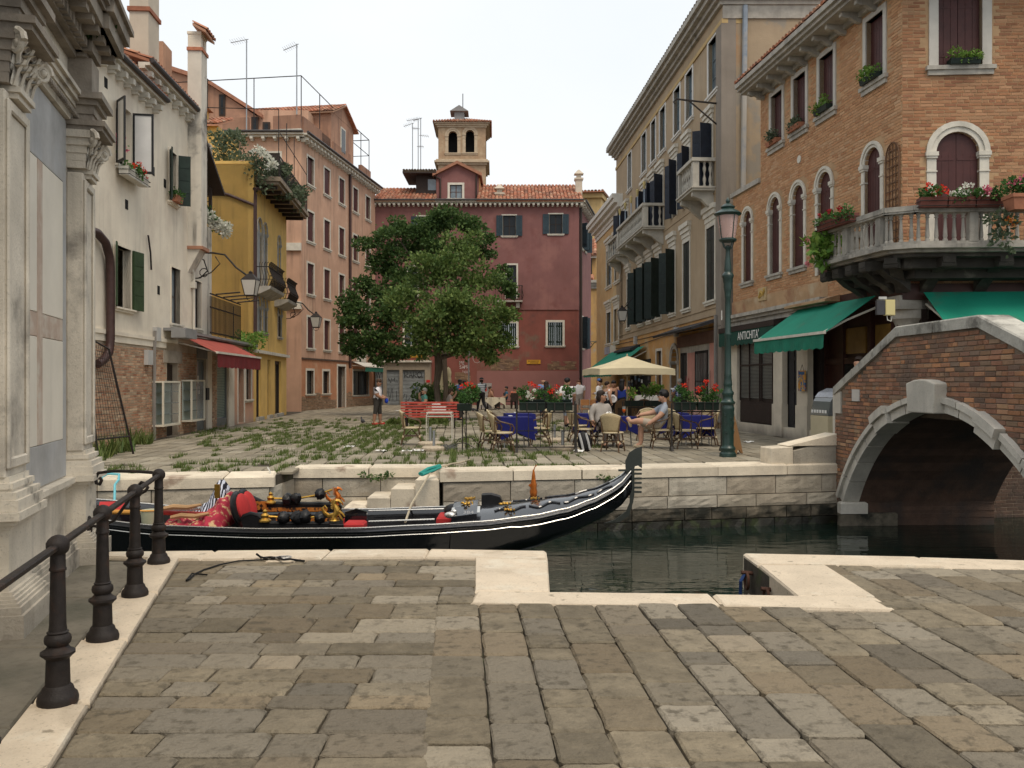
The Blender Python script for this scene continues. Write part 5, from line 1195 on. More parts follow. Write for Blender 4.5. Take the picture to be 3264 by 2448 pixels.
MB().box(V(2166),V(2288),-.12,.02,2.98,3.42).build('sign_board',mat('rusty_sign_board',(.13,.07,.05),.8,.3),rp)
MB().prismx([(-.9,3.42),(-.95,3.5),(0,3.82),(0,3.7)],V(2150),V(2290)).build('shop_hood',mat('dark_slate',(.04,.038,.04)),rp)
MB().prismx([(-.5,3.2),(-.5,3.3),(0,3.5),(0,3.2)],V(1985),V(2040)).build('shop_hood',mat('dark_slate',(.04,.038,.04)),rp)
GRN_CL=mat('green_awning_cloth',(.010,.235,.15),.75,.15,1.5,.1,60,patches=(((.09,.12,.08),.9,.6,.75),),speck=.15);GRN_V=mat('green_valance_cloth',(.012,.16,.10),.8,.25,3,.1,60)
aw_=awning(P1,V(1952),V(2062),3.35,2.15,.1,1.7,rp,GRN_CL,GRN_V,.25)
MB().box(gfl[4][0],gfl[4][1],-.03,.3,.1,2.7).build('shop_interior',DARK,rp)
rk=MB()
for k in range(40):x=R.uniform(gfl[4][0]+.1,gfl[4][1]-.2);z_=R.uniform(.4,2.3);rk.cm=k%4;rk.box(x,x+R.uniform(.1,.2),-.10,-.04,z_,z_+R.uniform(.12,.22))
rk.build('postcard_rack',[mat('paper',(.65,.63,.58)),mat('print_blue',(.2,.28,.38),.6),mat('print_brown',(.25,.18,.12),.6),mat('print_dark',(.08,.07,.07),.6)],rp)
for px,py in((2161,1058),(2030,1085)):u_,z_=P1.uz(px,py);MB().box(u_-.15,u_+.15,-.15,0,z_-.2,z_+.2).build('meter_box',mat('grey_plastic',(.45,.44,.42)),rp)
a=V(2290);MB().tube([(a,-.1,0),(a,-.1,3.9)],.06,6).build('drain_pipe',MC['grey_pipe'],rp)
MB().tube([(0,-.03,3.55),(uN*.3,-.05,3.45),(uN*.6,-.04,3.6),(uN,-.04,3.52)],.018,4).tube([(0,-.03,3.75),(uN,-.03,3.7)],.015,4).build('cable',IRON,rp)
al=thing('roof_altana','dark timber roof deck with cross braced railing behind the palazzo','roof deck',P1.w(-.6,1.2,10.0),rp.rotation_euler.z)
for x,h in((-2.1,4.6),(-.3,5.2)):MB().box(x,x+.14,0,.14,0,h).build('post',WOOD_DK,al)
MB().box(-2.4,.3,-.1,2,.0,.2).build('deck',WOOD_DK,al)
for k in range(3):MB().tube([(-2.05+.6*k,.02,.3),(-1.45+.6*k,.02,1.5)],.04,4).tube([(-2.05+.6*k,.04,1.5),(-1.45+.6*k,.04,.3)],.04,4).build('cross_brace',WOOD_DK,al)
MB().box(-2.2,.2,-.02,.08,1.5,1.6).build('rail',WOOD_DK,al)
# BRICK HOUSE WITH CORNER BALCONY
BRK=mat('warm_orange_brick',(.45,.24,.12),col2=[(.50,.32,.19),(.38,.18,.09),(.47,.27,.145)],rnd=.11,rough=.88,var=.2,scale=7,bump=.3,bscale=45)
MRT=mat('sandy_mortar',(.42,.27,.15),.95,.2,2.5,.3,40,streak=.35,scol=(.2,.12,.07))
H2=rightF('brick_house','orange brick house with arched windows and a stone corner balcony','house',10.9,-.12,29.1)
V=H2.u;rb=H2.root;uC=V(2876);uS=V(2425);zT=10.45;zG=3.75
arch_=[(V(a),V(b),z0,7.08,'arch')for a,b,z0 in((2371,2396,4.8),(2455,2486,4.8),(2527,2563,4.8),(2608,2650,4.42),(2757,2808,4.42))]
upp=[(V(a),V(b),8.6,10.12)for a,b in((2459,2494),(2530,2569),(2613,2658),(2762,2817))]
MRT2=MRT
wall(H2,uS,uC,zG,zT,arch_[1:]+upp,MRT,deep=8);wall(H2,0,uS,zG,7.75,arch_[:1],MRT,deep=2.0)
MB().box(-.1,uS,-.08,2,7.75,7.9).build('coping',TRIM_D,rb)
hs=arch_+upp
def nb(a,b,c,e):
 for h in hs:
  f=.16
  if a<h[1]+f and b>h[0]-f and e>h[2]-.02 and c<h[3]+f:
   if len(h)>4:
    r=(h[1]-h[0])/2;cx=(h[0]+h[1])/2;cz=h[3]-r
    if(c+e)/2>cz:
     x=min(abs(a-cx),abs(b-cx))if not a<cx<b else 0
     if hypot(x,c-cz)>r+.15:continue
   return True
 return False
brickfield(H2,uS,uC,zG+.02,zT,nb,BRK,nmax=170);brickfield(H2,.0,uS,zG+.02,7.75,nb,BRK,nmax=0)
DKR=mat('oxblood_shutter_paint',(.065,.020,.018),.5,.25,4,.08,60,streak=.2)
for i,w_ in enumerate(arch_):window(H2,*w_[:4],fw=.13,arch=True,fill='closed',sm=DKR,m=TRIM,sill=.16 if i<3 else 0,rev=.16,sillm=TRIM_D)
for i,w_ in enumerate(upp):window(H2,*w_,fw=.13,fill='closed',sm=DKR,m=mat('grey_white_trim',(.50,.47,.42),.75,.12,3,.1,50,streak=.3,scol=(.2,.18,.16)),sill=.2,rev=.2,sillm=TRIM_D)
def big_eave(F,u0,u1,z,par,n):
 e=MB().box(u0,u1,-.1,.02,z-.12,z).box(u0-.0,u1+.5,-.62,.02,z,z+.08).box(u0-.0,u1+.55,-.72,-.5,z+.08,z+.17).box(u0,u1+.6,-.8,-.56,z+.17,z+.3).build('eave',TRIM_D,par)
 me=MB().prismx([(-.52,0),(-.52,-.10),(-.40,-.14),(-.30,-.12),(-.12,-.22),(0,-.24),(0,0)],-.06,.06).mesh('bracket',TRIM_D)
 for i in range(n):link('bracket',me,e,(u0+(i+.5)*(u1-u0)/n,0,z-.002))
big_eave(H2,uS-.1,uC,zT,rb,11);tiles(H2,uS-.1,uC+.8,-.78,zT+.32,3,zT+1.7,rb)
for k,(z0,z1,p)in enumerate(((zG-.30,zG-.16,.06),(zG-.16,zG-.06,.14),(zG-.06,zG+.05,.24))):MB().box(-.1,V(2640),-p,.02,z0,z1).build('string_course',TRIM_D,rb)
MB().box(-.08,V(2640),-.012,.02,zG+.05,zG+.5).build('worn_plaster_band',mat('flaking_ochre_plaster',(.42,.27,.15),.95,.25,1.3,.4,25,patches=(((.30,.16,.09),1.4,.5,.62),((.46,.36,.24),1.1,.55,.68))),rb)
u_,z_=H2.uz(2434,935);pl=MB().box(u_-.32,u_+.28,-.05,.02,z_-.22,z_+.18).build('relief_plaque',mat('carved_ochre_stone',(.48,.36,.2),.85,.2),rb)
MB().tube([(u_-.2,-.06,z_-.12),(u_-.05,-.07,z_+.06),(u_+.1,-.07,z_-.05),(u_+.2,-.06,z_+.08)],.04,6).ball((u_+.16,-.05,z_+.1),.05).ball((u_-.1,-.05,z_-.06),(.1,.03,.06)).build('carving',mat('yellow_carving',(.46,.30,.08),.8),pl)
u_,z_=H2.uz(2549,508);MB().tube([(u_,-.03,z_),(u_,.0,z_)],.11,10).build('round_vent',TRIM,rb)
la=H2.rect(2826,486,2872,700);lt=MB();lx0,lx1,lz0,lz1=V(2829),V(2871),4.42,6.95
lt.tube([(lx0,-.04,lz0),(lx0,-.04,lz1-.3)]+[((lx0+lx1)/2-(lx1-lx0)/2*cos(pi*k/8),-.04,lz1-.3+.3*sin(pi*k/8))for k in range(1,8)]+[(lx1,-.04,lz1-.3),(lx1,-.04,lz0)],.018,5)
lt=lt.build('lattice',mat('brown_lattice_wood',(.12,.06,.03),.7,.2),rb)
me=MB().box(-.012,.012,-.045,-.03,0,1).mesh('lattice_slat',MC['brown_lattice_wood'])
for i in range(1,4):o=link('lattice_slat',me,lt,(lx0+(lx1-lx0)*i/4,0,lz0));o.scale.z=lz1-lz0-.03
for i in range(1,14):MB().box(lx0,lx1,-.05,-.035,lz0+i*.18,lz0+i*.18+.02).build('lattice_slat',MC['brown_lattice_wood'],lt)
pc=H2.w(uC,0,0);K2=Fac('brick_house_front','brick front facing the canal with tall shuttered windows','house wall',pc.x,pc.y,1,-.06)
V2=K2.u;kw=[K2.rect(2990,-30,3130,208)];kw=[(kw[0][0],kw[0][1],8.52,10.12)];ka=K2.rect(2983,417,3121,690);ka=(ka[0],ka[1],4.42,7.08,'arch')
hs2=kw+[ka,(ka[0]+3.0,ka[1]+3.0,4.42,7.08,'arch'),(kw[0][0]+3.0,kw[0][1]+3.0,8.52,10.12)]
wall(K2,0,9,zG,zT,hs2,MRT,deep=1.2,back=False)
BRK2=mat('shaded_orange_brick',(.34,.16,.08),col2=[(.38,.21,.115),(.26,.115,.065),(.40,.23,.13)],rnd=.14,rough=.88,var=.25,scale=5,bump=.3,bscale=45)  # darker copy of the house brick, shade of this front painted in
hs_s=hs;hs=hs2
brickfield(K2,.0,6.5,zG+.02,zT,nb,BRK2,nmax=130);hs=hs_s
for w_ in hs2:
 if len(w_)>4:window(K2,*w_[:4],fw=.2,arch=True,fill='closed',sm=DKR,m=TRIM,sill=0,rev=.16)
 else:window(K2,*w_,fw=.2,fill='closed',sm=DKR,m=MC['grey_white_trim'],sill=.2,rev=.2,sillm=TRIM_D)
big_eave(K2,0,9,zT,K2.root,12)
STP=mat('shop_pilaster_stone',(.62,.55,.44),.8,.15,2,.2,40,streak=.4,scol=(.2,.16,.12),base=.8,basecol=(.16,.14,.12),baseh=.35)
SHOPW=mat('dark_brown_shopfront',(.028,.018,.015),.6,.3,4,.1)
MB().box(0,V(2600),.12,.5,-.1,zG-.3).build('wall',SHOPW,rb);MB().box(0,V(2300),.0,.119,-.1,zG-.3).build('wall',OLO,rb)
for a,b in((2333,2364),(2481,2510),(2557,2592)):
 pl=MB().box(V(a),V(b),-.16,.0,.32,3.3).box(V(a)-.03,V(b)+.03,-.19,.0,.02,.95).box(V(a)-.05,V(b)+.05,-.22,0,3.05,3.14).box(V(a)-.03,V(b)+.03,-.19,0,3.14,3.3).build('pilaster',STP,rb)
MB().box(V(2300),V(2600),-.14,.0,-.05,.30).build('plinth',STP,rb)
a,b=V(2366),V(2480)
f=MB().box(a,b,-.06,-.0,.3,3.3).build('shop_window',SHOPW,rb);MB().box(a+.08,b-.08,-.10,-.061,.36,.95).build('shop_panel',SHOPW,f)
MB().poly([(a+.12,-.075,1.08),(b-.12,-.075,1.08),(b-.12,-.075,3.0),(a+.12,-.075,3.0)]).build('pane',mat('shop_glass',(.05,.055,.052),.08,.2,1,0),f)
bm_=MB()
for k in range(44):z=1.1+k*.043;bm_.add([(a+.14,-.083,z),(b-.14,-.083,z),(b-.14,-.098,z+.03),(a+.14,-.098,z+.03)],[(0,1,2,3)])
bm_.build('blind',mat('grey_blind',(.20,.20,.185),.6,.15,3,0),f)
for q in(.0,.30,.62,.68,1.0):MB().box(a+.1+(b-a-.24)*q,a+.14+(b-a-.24)*q,-.13,-.09,1.0,3.05).build('mullion',SHOPW,f)
MB().box(a+.1,b-.1,-.128,-.092,2.1,2.15).build('transom',SHOPW,f)
a,b=V(2512),V(2556);f=MB().box(a,b,.02,.08,.3,3.2).build('door',mat('blue_black_door',(.022,.022,.026),.5,.3),rb)
for z0,z1 in((.4,1.3),(1.4,2.2),(2.3,3.0)):MB().box(a+.1,(a+b)/2-.04,.0,.019,z0,z1).box((a+b)/2+.04,b-.1,.0,.019,z0,z1).build('door_panel',MC['blue_black_door'],f)
f=MB().box(V(2303),V(2330),-.04,.0,.1,2.5).build('door',SHOPW,rb);MB().box(V(2302)-.06,V(2331)+.06,-.08,.0,2.5,2.62).build('door_lintel',TRIM,rb)
va,vb=V(2328),V(2510)
vl=MB().box(va,vb,-.42,-.1,3.22,3.38).build('awning_case',SHOPW,rb);v=MB();n=60
for i in range(n):
 x0=va+(vb-va)*i/n;x1=va+(vb-va)*(i+1)/n;s0=.05*abs(sin(pi*i/5));s1=.05*abs(sin(pi*(i+1)/5))
 v.poly([(x0,-.41,2.80-s0),(x1,-.41,2.80-s1),(x1,-.40,3.24),(x0,-.40,3.24)])
v.build('valance',mat('dark_green_valance',(.008,.05,.034),.8,.2),vl)
tx=text("ANTICHITA'",.36,'shop_lettering',mat('white_lettering',(.75,.74,.70),.7,.05),vl)
tx.location=(V(2426)+.0,-.425,2.92);tx.rotation_euler=(pi/2,0,0);tx.scale=(.86,1,1)
aw_=awning(H2,V(2556),V(2806),3.58,2.72,.12,1.35,rb,GRN_CL,GRN_V,.34,n=11)
MB().tube([(V(2600),-.12,3.54),(V(2480),-.0,3.5)],.02,4).build('awning_tie',IRON,aw_)
MB().prismx([(-.42,3.62),(-.42,3.68),(0,3.8),(0,3.62)],V(2545),V(2680)).build('awning_hood',mat('flaking_ochre_plaster',(.42,.27,.15)),rb)
awning(K2,V2(2935),8,3.55,2.45,.15,1.75,K2.root,GRN_CL,GRN_V,.34,n=14)
BARW=mat('mahogany_bar_front',(.05,.018,.012),.5,.3,3,.1)
bf=MB().box(V(2594),V(2812),.35,.45,-.1,3.5).build('bar_front',BARW,rb)
for a,b,z0,z1 in((2660,2722,2.3,2.95),(2752,2806,2.3,2.95)):MB().box(V(a),V(b),.30,.349,z0,z1).build('amber_pane',mat('amber_glass',(.22,.12,.03),.2,.3,2),bf)
for a in(2594,2650,2735,2808):MB().box(V(a),V(a)+.14,.24,.349,0,3.5).build('mullion',BARW,bf)
MB().box(V(2594),V(2812),.26,.349,2.05,2.2).build('transom',BARW,bf);MB().box(V(2655),V(2733),.28,.349,.0,2.05).build('doorway',DARK,bf)
MB().box(V(2690),V(2712),.18,.27,.6,1.9).build('folded_door',mat('brown_door_wood',(.12,.06,.035),.6),bf)
MB().box(V(2592),uC,-.02,.5,3.45,zG+.02).build('lintel',BARW,rb)
MB().box(V(2592),uC,.46,.6,-.1,3.5).build('wall',SHOPW,rb)
col=MB().lathe([(.34,0),(.34,.2),(.29,.26),(.27,.4),(.25,2.6),(.27,2.68),(.25,2.74),(.33,2.95),(.40,3.0),(.40,3.2)],(uC-.42,.42,0),16).build('column',TRIM_D,rb)
MB().box(uC-.95,uC-.0,-.06,.9,3.2,3.5).build('column_capital',TRIM_D,rb)
MB().box(.05,9,.4,.55,-.1,3.5).build('bar_front',BARW,K2.root);MB().box(.0,9,.0,.5,3.4,zG+.03).build('lintel',BARW,K2.root)
MB().box(1.0,1.9,.33,.399,2.35,3.0).box(2.2,3.1,.33,.399,2.35,3.0).build('amber_pane',MC['amber_glass'],K2.root)
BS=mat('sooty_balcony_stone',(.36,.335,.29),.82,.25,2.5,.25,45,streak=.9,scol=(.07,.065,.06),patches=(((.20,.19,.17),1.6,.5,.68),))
BSD=mat('shaded_balcony_underside',(.05,.045,.038),.9,.4,2,.3,40,patches=(((.12,.11,.09),2,.58,.7),))  # shade under the balcony painted as near-black stone
uL=H2.u(2603,-1.12)
P_l0=H2.w(uL,-1.12,0);P_c=Vector((7.75,18.05,0));P_c2=Vector((8.25,17.75,0));P_r=Vector((14.5,17.4,0))
corner_b=thing('corner_balcony','grey stone balcony wrapping the corner of the brick house','balcony',(0,0,0))
out=[H2.w(uL,.02,0),P_l0,P_c,P_c2,P_r,Vector((14.5,18.9,0)),Vector((pc.x,pc.y,0))]
def ring(o):
 q=[out[0],out[1]+Vector((-o,o*.3,0)),out[2]+Vector((-o,-o*.5,0)),out[3]+Vector((-o*.4,-o,0)),out[4]+Vector((0,-o,0)),out[5],out[6]]
 return[(p.x,p.y)for p in q]
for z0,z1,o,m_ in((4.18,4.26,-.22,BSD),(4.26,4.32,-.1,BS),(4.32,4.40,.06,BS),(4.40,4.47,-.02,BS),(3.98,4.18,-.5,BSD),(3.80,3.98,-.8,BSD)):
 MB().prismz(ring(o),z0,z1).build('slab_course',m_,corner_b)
line=[out[1],out[2],out[3],out[4]]
spr=[(.05,0),(.05,.05),(.035,.07),(.045,.12),(.033,.3),(.026,.48),(.045,.50),(.03,.53),(.05,.56),(.05,.60)]
me=MB().lathe(spr,(0,0,0),8).mesh('baluster',BS)
for a,b in zip(line,line[1:]):
 L_=(b-a).length;n=max(2,int(L_/.175));t=(b-a).normalized();nn=Vector((-t.y,t.x,0))
 for i in range(n):
  p=a+t*L_*(i+.5)/n+nn*.10
  if(i%7)==6 and L_>2:
   MB().box(-.09,.09,-.09,.09,0,.66).build('post',BS,corner_b,(p.x,p.y,4.46),atan2(t.y,t.x))
  else:link('baluster',me,corner_b,(p.x,p.y,4.46),R.uniform(0,3))
 MB().box(-.04,L_+.04,-.03,.22,5.05,5.09).box(-.06,L_+.06,-.05,.24,5.09,5.19).build('rail',BS,corner_b,(a.x,a.y,0),atan2(t.y,t.x))
p=out[1];t=(out[0]-out[1]).normalized();MB().box(0,(out[0]-out[1]).length,-.1,.12,5.05,5.19).build('rail',BS,corner_b,(p.x,p.y,0),atan2(t.y,t.x))
for i in range(5):q=p+t*(.15+.2*i);link('baluster',me,corner_b,(q.x,q.y,4.46))
def brk(p,ang,L_):
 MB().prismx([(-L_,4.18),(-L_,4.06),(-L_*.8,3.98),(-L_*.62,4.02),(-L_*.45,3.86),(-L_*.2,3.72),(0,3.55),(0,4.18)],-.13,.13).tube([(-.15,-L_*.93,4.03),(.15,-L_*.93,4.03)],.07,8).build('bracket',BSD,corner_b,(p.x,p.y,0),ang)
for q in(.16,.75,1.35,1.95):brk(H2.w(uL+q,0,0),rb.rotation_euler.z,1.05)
brk(Vector((pc.x,pc.y,0)),radians(-35),1.2)
for k in range(5):brk(K2.w(.5+1.15*k,0,0),K2.root.rotation_euler.z,1.2)
# BRICK BRIDGE
B=rightF('brick_bridge','arched brick footbridge with pale stone ring, keystone and coping','bridge',6.62,-.017,17.0)
bb=B.root;UC,ZC,RI=3.78,-2.82,3.98;RE=RI+.22;BD=2.9
prof=[(-.0,1.50),(2.64,2.50),(5.10,2.50),(8.2,1.38),(9.5,1.38)]
def ztop(u):
 for(a,za),(b,zb)in zip(prof,prof[1:]):
  if a<=u<=b:return za+(zb-za)*(u-a)/(b-a)
 return prof[-1][1]
def zin(u,r=RI):
 d=r*r-(u-UC)**2;return ZC+sqrt(d)if d>0 else-9
BBR=mat('old_bridge_brick',(.30,.145,.085),col2=[(.37,.25,.15),(.20,.10,.07),(.40,.19,.09),(.17,.12,.09)],rnd=.28,rough=.9,var=.25,scale=5,bump=.5,bscale=40,patches=(((.15,.10,.075),1.1,.5,.68),))
BMO=mat('grey_bridge_mortar',(.20,.15,.11),.95,.3,2.5,.4,40,patches=(((.10,.08,.06),1.2,.5,.65),))
US=[i*9.5/60 for i in range(61)];SPR=(.40,7.16);ZS=-.72
def lowz(u):return zin(u)if SPR[0]<u<SPR[1]else-1.7
us=sorted(set(US+[SPR[0],SPR[0]+.001,SPR[1]-.001,SPR[1],2.64,5.10,8.2]))
for dd in(0,BD):
 m_=MB()
 for a,b in zip(us,us[1:]):
  q=[(a,dd,lowz(a)),(b,dd,lowz(b)),(b,dd,ztop(b)-.1),(a,dd,ztop(a)-.1)]
  if a==SPR[0]:q[0]=(a,dd,-1.7);q[1]=(b,dd,-1.7)
  if b==SPR[1]:q[0]=(a,dd,-1.7)
  m_.poly(q)
 m_.build('spandrel_wall',BMO,bb)
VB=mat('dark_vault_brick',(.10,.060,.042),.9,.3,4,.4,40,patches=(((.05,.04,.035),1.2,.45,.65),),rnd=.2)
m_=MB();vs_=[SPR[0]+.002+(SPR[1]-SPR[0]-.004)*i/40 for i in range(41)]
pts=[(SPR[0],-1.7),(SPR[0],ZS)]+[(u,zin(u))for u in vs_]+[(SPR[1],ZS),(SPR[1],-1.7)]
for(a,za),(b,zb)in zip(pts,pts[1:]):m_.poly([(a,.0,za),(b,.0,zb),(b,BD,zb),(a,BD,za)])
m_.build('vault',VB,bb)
m_=MB()
for i in range(14):
 z=-1.0+.13*i
 if z>ZS:break
 m_.box(SPR[0],SPR[0]+.012,.9,BD,z,z+.07)
m_.build('vault_course',VB,bb)
MB().box(-.3,9.5,.36,BD-.36,1.0,1.05).build('deck',PAVE_F,bb)
MB().box(-.02,.0,0,BD,-1.7,1.4).build('end_wall',BMO,bb)
m_=MB()
for a,b in zip(us,us[1:]):m_.poly([(a,.35,1.0),(b,.35,1.0),(b,.35,ztop(b)-.1),(a,.35,ztop(a)-.1)]);m_.poly([(a,BD-.35,1.0),(b,BD-.35,1.0),(b,BD-.35,ztop(b)-.1),(a,BD-.35,ztop(a)-.1)])
m_.build('parapet_inner_face',BMO,bb)
BST=mat('bridge_ring_stone',(.55,.51,.44),.8,.2,2.5,.3,40,rnd=.1,streak=.4,scol=(.16,.15,.13),speck=.3)
BCO=mat('sooty_bridge_coping',(.42,.40,.35),.85,.3,2,.4,35,rnd=.12,streak=.5,scol=(.09,.085,.075),patches=(((.16,.15,.13),2.2,.5,.64),),speck=.3)
def cop(u0,u1,n,d0):
 for i in range(n):
  a=u0+(u1-u0)*i/n+.006;b=u0+(u1-u0)*(i+1)/n-.006;za,zb=ztop(a),ztop(b)
  m_=MB();e=R.uniform(-.008,.008)
  v=[(a,d0-.05+e,za-.17),(b,d0-.05+e,zb-.17),(b,d0+.4,zb-.17),(a,d0+.4,za-.17),(a,d0-.05+e,za-.02),(b,d0-.05+e,zb-.02),(b,d0+.4,zb-.02),(a,d0+.4,za-.02),(a+.01,d0-.03,za),(b-.01,d0-.03,zb),(b-.01,d0+.38,zb),(a+.01,d0+.38,za)]
  m_.add(v,[(0,3,2,1),(0,1,5,4),(1,2,6,5),(2,3,7,6),(3,0,4,7),(4,5,9,8),(5,6,10,9),(6,7,11,10),(7,4,8,11),(8,9,10,11)]).build('coping_stone',BCO,bb)
for d0 in(0,BD-.35):cop(0,2.64,3,d0);cop(2.64,5.10,2,d0);cop(5.10,8.2,3,d0);cop(8.2,9.5,1,d0)
n=15;A0=atan2(ZS-ZC,SPR[0]-UC);A1=atan2(ZS-ZC,SPR[1]-UC)
for i in range(n):
 a=A0+(A1-A0)*i/n;b=A0+(A1-A0)*(i+1)/n;mid=(a+b)/2
 if abs(mid-pi/2)<.10:continue
 big=i in(4,10)
 m_=MB();p=.03 if not big else .10;g_=.003;s_=1 if a<b else-1
 m_.arc(UC,ZC,RI-(.015 if not big else .04),RI+.13,a+g_*s_,b-g_*s_,-p,.28,5);m_.arc(UC,ZC,RI+.131,RE+(.0 if not big else .05),a+g_*s_,b-g_*s_,-p-.06,.2,5)
 fixn(m_.build('voussoir',BST,bb))
k=MB();kz=zin(UC);pr=[(UC-.40,kz-.05),(UC+.40,kz-.05),(UC+.45,kz+.40),(UC+.22,kz+.45),(UC,kz+.465),(UC-.22,kz+.45),(UC-.45,kz+.40)]
fixn(bev(k.prism(pr,-.2,.3).build('keystone',BST,bb),.02,2))
for u in SPR:MB().cbox(u-.10,u+.10,-.09,.42,ZS-.20,ZS+.02,.03,.01).build('springer',BST,bb);MB().cbox(u-.06,u+.08,-.10,1.0,-1.7,ZS-.19,.02).build('pier_block',MC['tide_stained_stone'],bb)
MB().cbox(.0,.30,-.025,.2,.98,1.4,.02).build('quoin',BST,bb);MB().box(-.12,.0,-.01,.36,-.2,1.45).build('end_pillar',BST,bb)
q=B.rect(2720,1241,2743,1278);MB().box(q[0],q[1],-.03,.01,q[2],q[3]).build('marble_plaque',mat('pale_plaque',(.5,.47,.43),.6,.1),bb)
def bsk(a,b,c,e):
 u=(a+b)/2
 if e>min(ztop(a),ztop(b))-.15:return True
 if SPR[0]-.15<u<SPR[1]+.15:
  for uu in(a,b):
   if hypot(uu-UC,c-ZC)<RE-.05 and hypot(uu-UC,e-ZC)<RE+.0:return True
  if hypot(u-UC,(c+e)/2-ZC)<RE:return True
 if a<.32 and e>.96 and c<1.42:return True
 if c<-1.0:return False
 return False
brickfield(B,.0,8.2,-1.15,2.45,bsk,BBR,nmax=300,bl=.25,bh=.06,j=.012,proud=.012)
wg=thing('bridge_wing_wall','low sloping stone wall joining the quay to the brick bridge','wall',(0,0,0))
e0=Vector((4.96,16.68,0));e1=Vector((5.42,16.775,0));e2_=Vector((6.34,16.96,0));nn=Vector((-.2,1,0)).normalized()
def wedge(a,b,za,zb,z0,w,m,nm,off=0):
 v=[]
 for z_ in(0,1):
  for p,z in((a,za),(b,zb)):
   for d in(off,w):q=p+nn*d;v.append((q.x,q.y,z0 if not z_ else z))
 fixn(bev(MB().add(v,[(0,1,3,2),(4,6,7,5),(0,2,6,4),(2,3,7,6),(3,1,5,7),(1,0,4,5)]).build(nm,m,wg),.015))
wedge(e0,e1,.32,.34,-.03,.42,COPE,'stone_block',-.02);wedge(e1+Vector((.008,0,0)),e2_,.26,.46,-.03,.36,QUAY,'stone_block');wedge(e1-Vector((.1,0,0)),e2_,.36,.58,.345,.42,COPE,'coping_stone',-.03)
bw_=Fac('canal_bank_wall','dark old brick bank wall beyond the bridge arch','wall',9.0,17.38,1,.2)
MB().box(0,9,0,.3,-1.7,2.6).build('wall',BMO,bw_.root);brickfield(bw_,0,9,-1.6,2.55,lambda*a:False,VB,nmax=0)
# GONDOLA
LACQ=mat('black_lacquer',(.006,.006,.008),.14,.3,3,.03,25,spec=.6,coat=.6);LACQ2=mat('black_deck_lacquer',(.012,.013,.016),.2,.3,3,.02,25,spec=.6,coat=.5)
GOLD=mat('gilded_brass',(.50,.29,.06),.36,.2,6,.1,40,metal=.9);SILV=mat('polished_steel_trim',(.62,.60,.56),.25,.1,3,0,metal=.8)
STEEL=mat('dull_iron_prow',(.035,.040,.034),.5,.2,4,.05,40,metal=.3,spec=.5);REDV=mat('red_velvet',(.42,.03,.03),.85,.15,4,.1,60);LEATH=mat('black_leather',(.008,.008,.009),.4,.3,6,.2,40)
GX=[-9.2,-8,-6.5,-5,-3.5,-2.2,-1.2,-.4,.3,.8,1.2,1.5,1.68,1.78]
GZn=[.35,-.05,-.32,-.46,-.50,-.49,-.45,-.41,-.34,-.255,-.13,.01,.13,.27]
GYn=[12.9,12.55,12.32,12.22,12.18,12.18,12.22,12.28,12.38,12.5,12.63,12.74,12.82,12.88]
GYf=[13.0,13.3,13.48,13.56,13.6,13.58,13.54,13.46,13.36,13.25,13.12,13.02,12.95,12.92]
GKz=[.0,-.6,-1.0,-1.25,-1.3,-1.28,-1.2,-1.06,-.86,-.68,-.5,-.34,-.2,-.05]
GZf=[z+.07 for z in GZn]
def interp(xs,ys,x):
 for i in range(len(xs)-1):
  if xs[i]<=x<=xs[i+1]:
   t=(x-xs[i])/(xs[i+1]-xs[i]);
   p0,p1,p2,p3=ys[max(0,i-1)],ys[i],ys[i+1],ys[min(len(ys)-1,i+2)]
   return p1+(p2-p1)*t if i in(0,len(xs)-2)else p1+.5*t*((p2-p0)*.9+t*(-(p2-p0)*.9+2*(p2-p1)-((p3-p1)*.9-(p2-p1)*2+(p2-p1))*0))if False else p1+(p2-p1)*(t*t*(3-2*t)*.35+t*.65)
 return ys[0]if x<xs[0]else ys[-1]
gon=thing('gondola','black gondola with steel prow moored along the far quay','gondola',(-2.5,12.9,WZ))
def GP(p):return(p[0]+2.5,p[1]-12.9,p[2]-WZ)
NS=70;xs=[GX[0]+(GX[-1]-GX[0])*i/NS for i in range(NS+1)]
sec=[]
for x in xs:
 yn,yf,zn,zf,kz=(interp(GX,a,x)for a in(GYn,GYf,GZn,GZf,GKz));w=yf-yn;c=(yn+yf)/2;h=zn-kz
 sec.append([(x,yn,zn),(x,yn+.03*w,zn-.12*h),(x,yn+.10*w,zn-.5*h),(x,yn+.2*w,zn-.85*h),(x,c-.12*w,kz),(x,c+.12*w,kz),(x,yf-.2*w,zf-.85*h),(x,yf-.10*w,zf-.5*h),(x,yf-.03*w,zf-.12*h),(x,yf,zf)])
m_=MB();k=len(sec[0])
V_=[GP(p)for s in sec for p in s]
m_.add(V_,[(i*k+j,(i+1)*k+j,(i+1)*k+j+1,i*k+j+1)for i in range(NS)for j in range(k-1)],True)
hull=fixn(m_.build('hull',LACQ,gon));sm_=hull.modifiers.new('thick','SOLIDIFY');sm_.thickness=.035;sm_.offset=-1
def side(x,near=True,t=0,dz=0):
 y=interp(GX,GYn if near else GYf,x);z=interp(GX,GZn if near else GZf,x);o=interp(GX,GYf if near else GYn,x)
 return GP((x,y+(o-y)*t,z+dz))
xx=[GX[0]+(1.76-GX[0])*i/80 for i in range(81)]
for nr in(True,False):
 MB().tube([side(x,nr,.012,.02)for x in xx],.011,6).build('gunwale_trim',SILV,gon)
 MB().tube([side(x,nr,-.004,-.03)for x in xx],.022,6).build('rubbing_strake',LACQ2,gon)
MB().tube([side(x,True,-.006,-.105-.02*(x>0))for x in xx],.007,5).build('rubbing_strake',SILV,gon)
m_=MB();dx=[-.86+(1.72+.86)*i/26 for i in range(27)];rows_=7;V_=[]
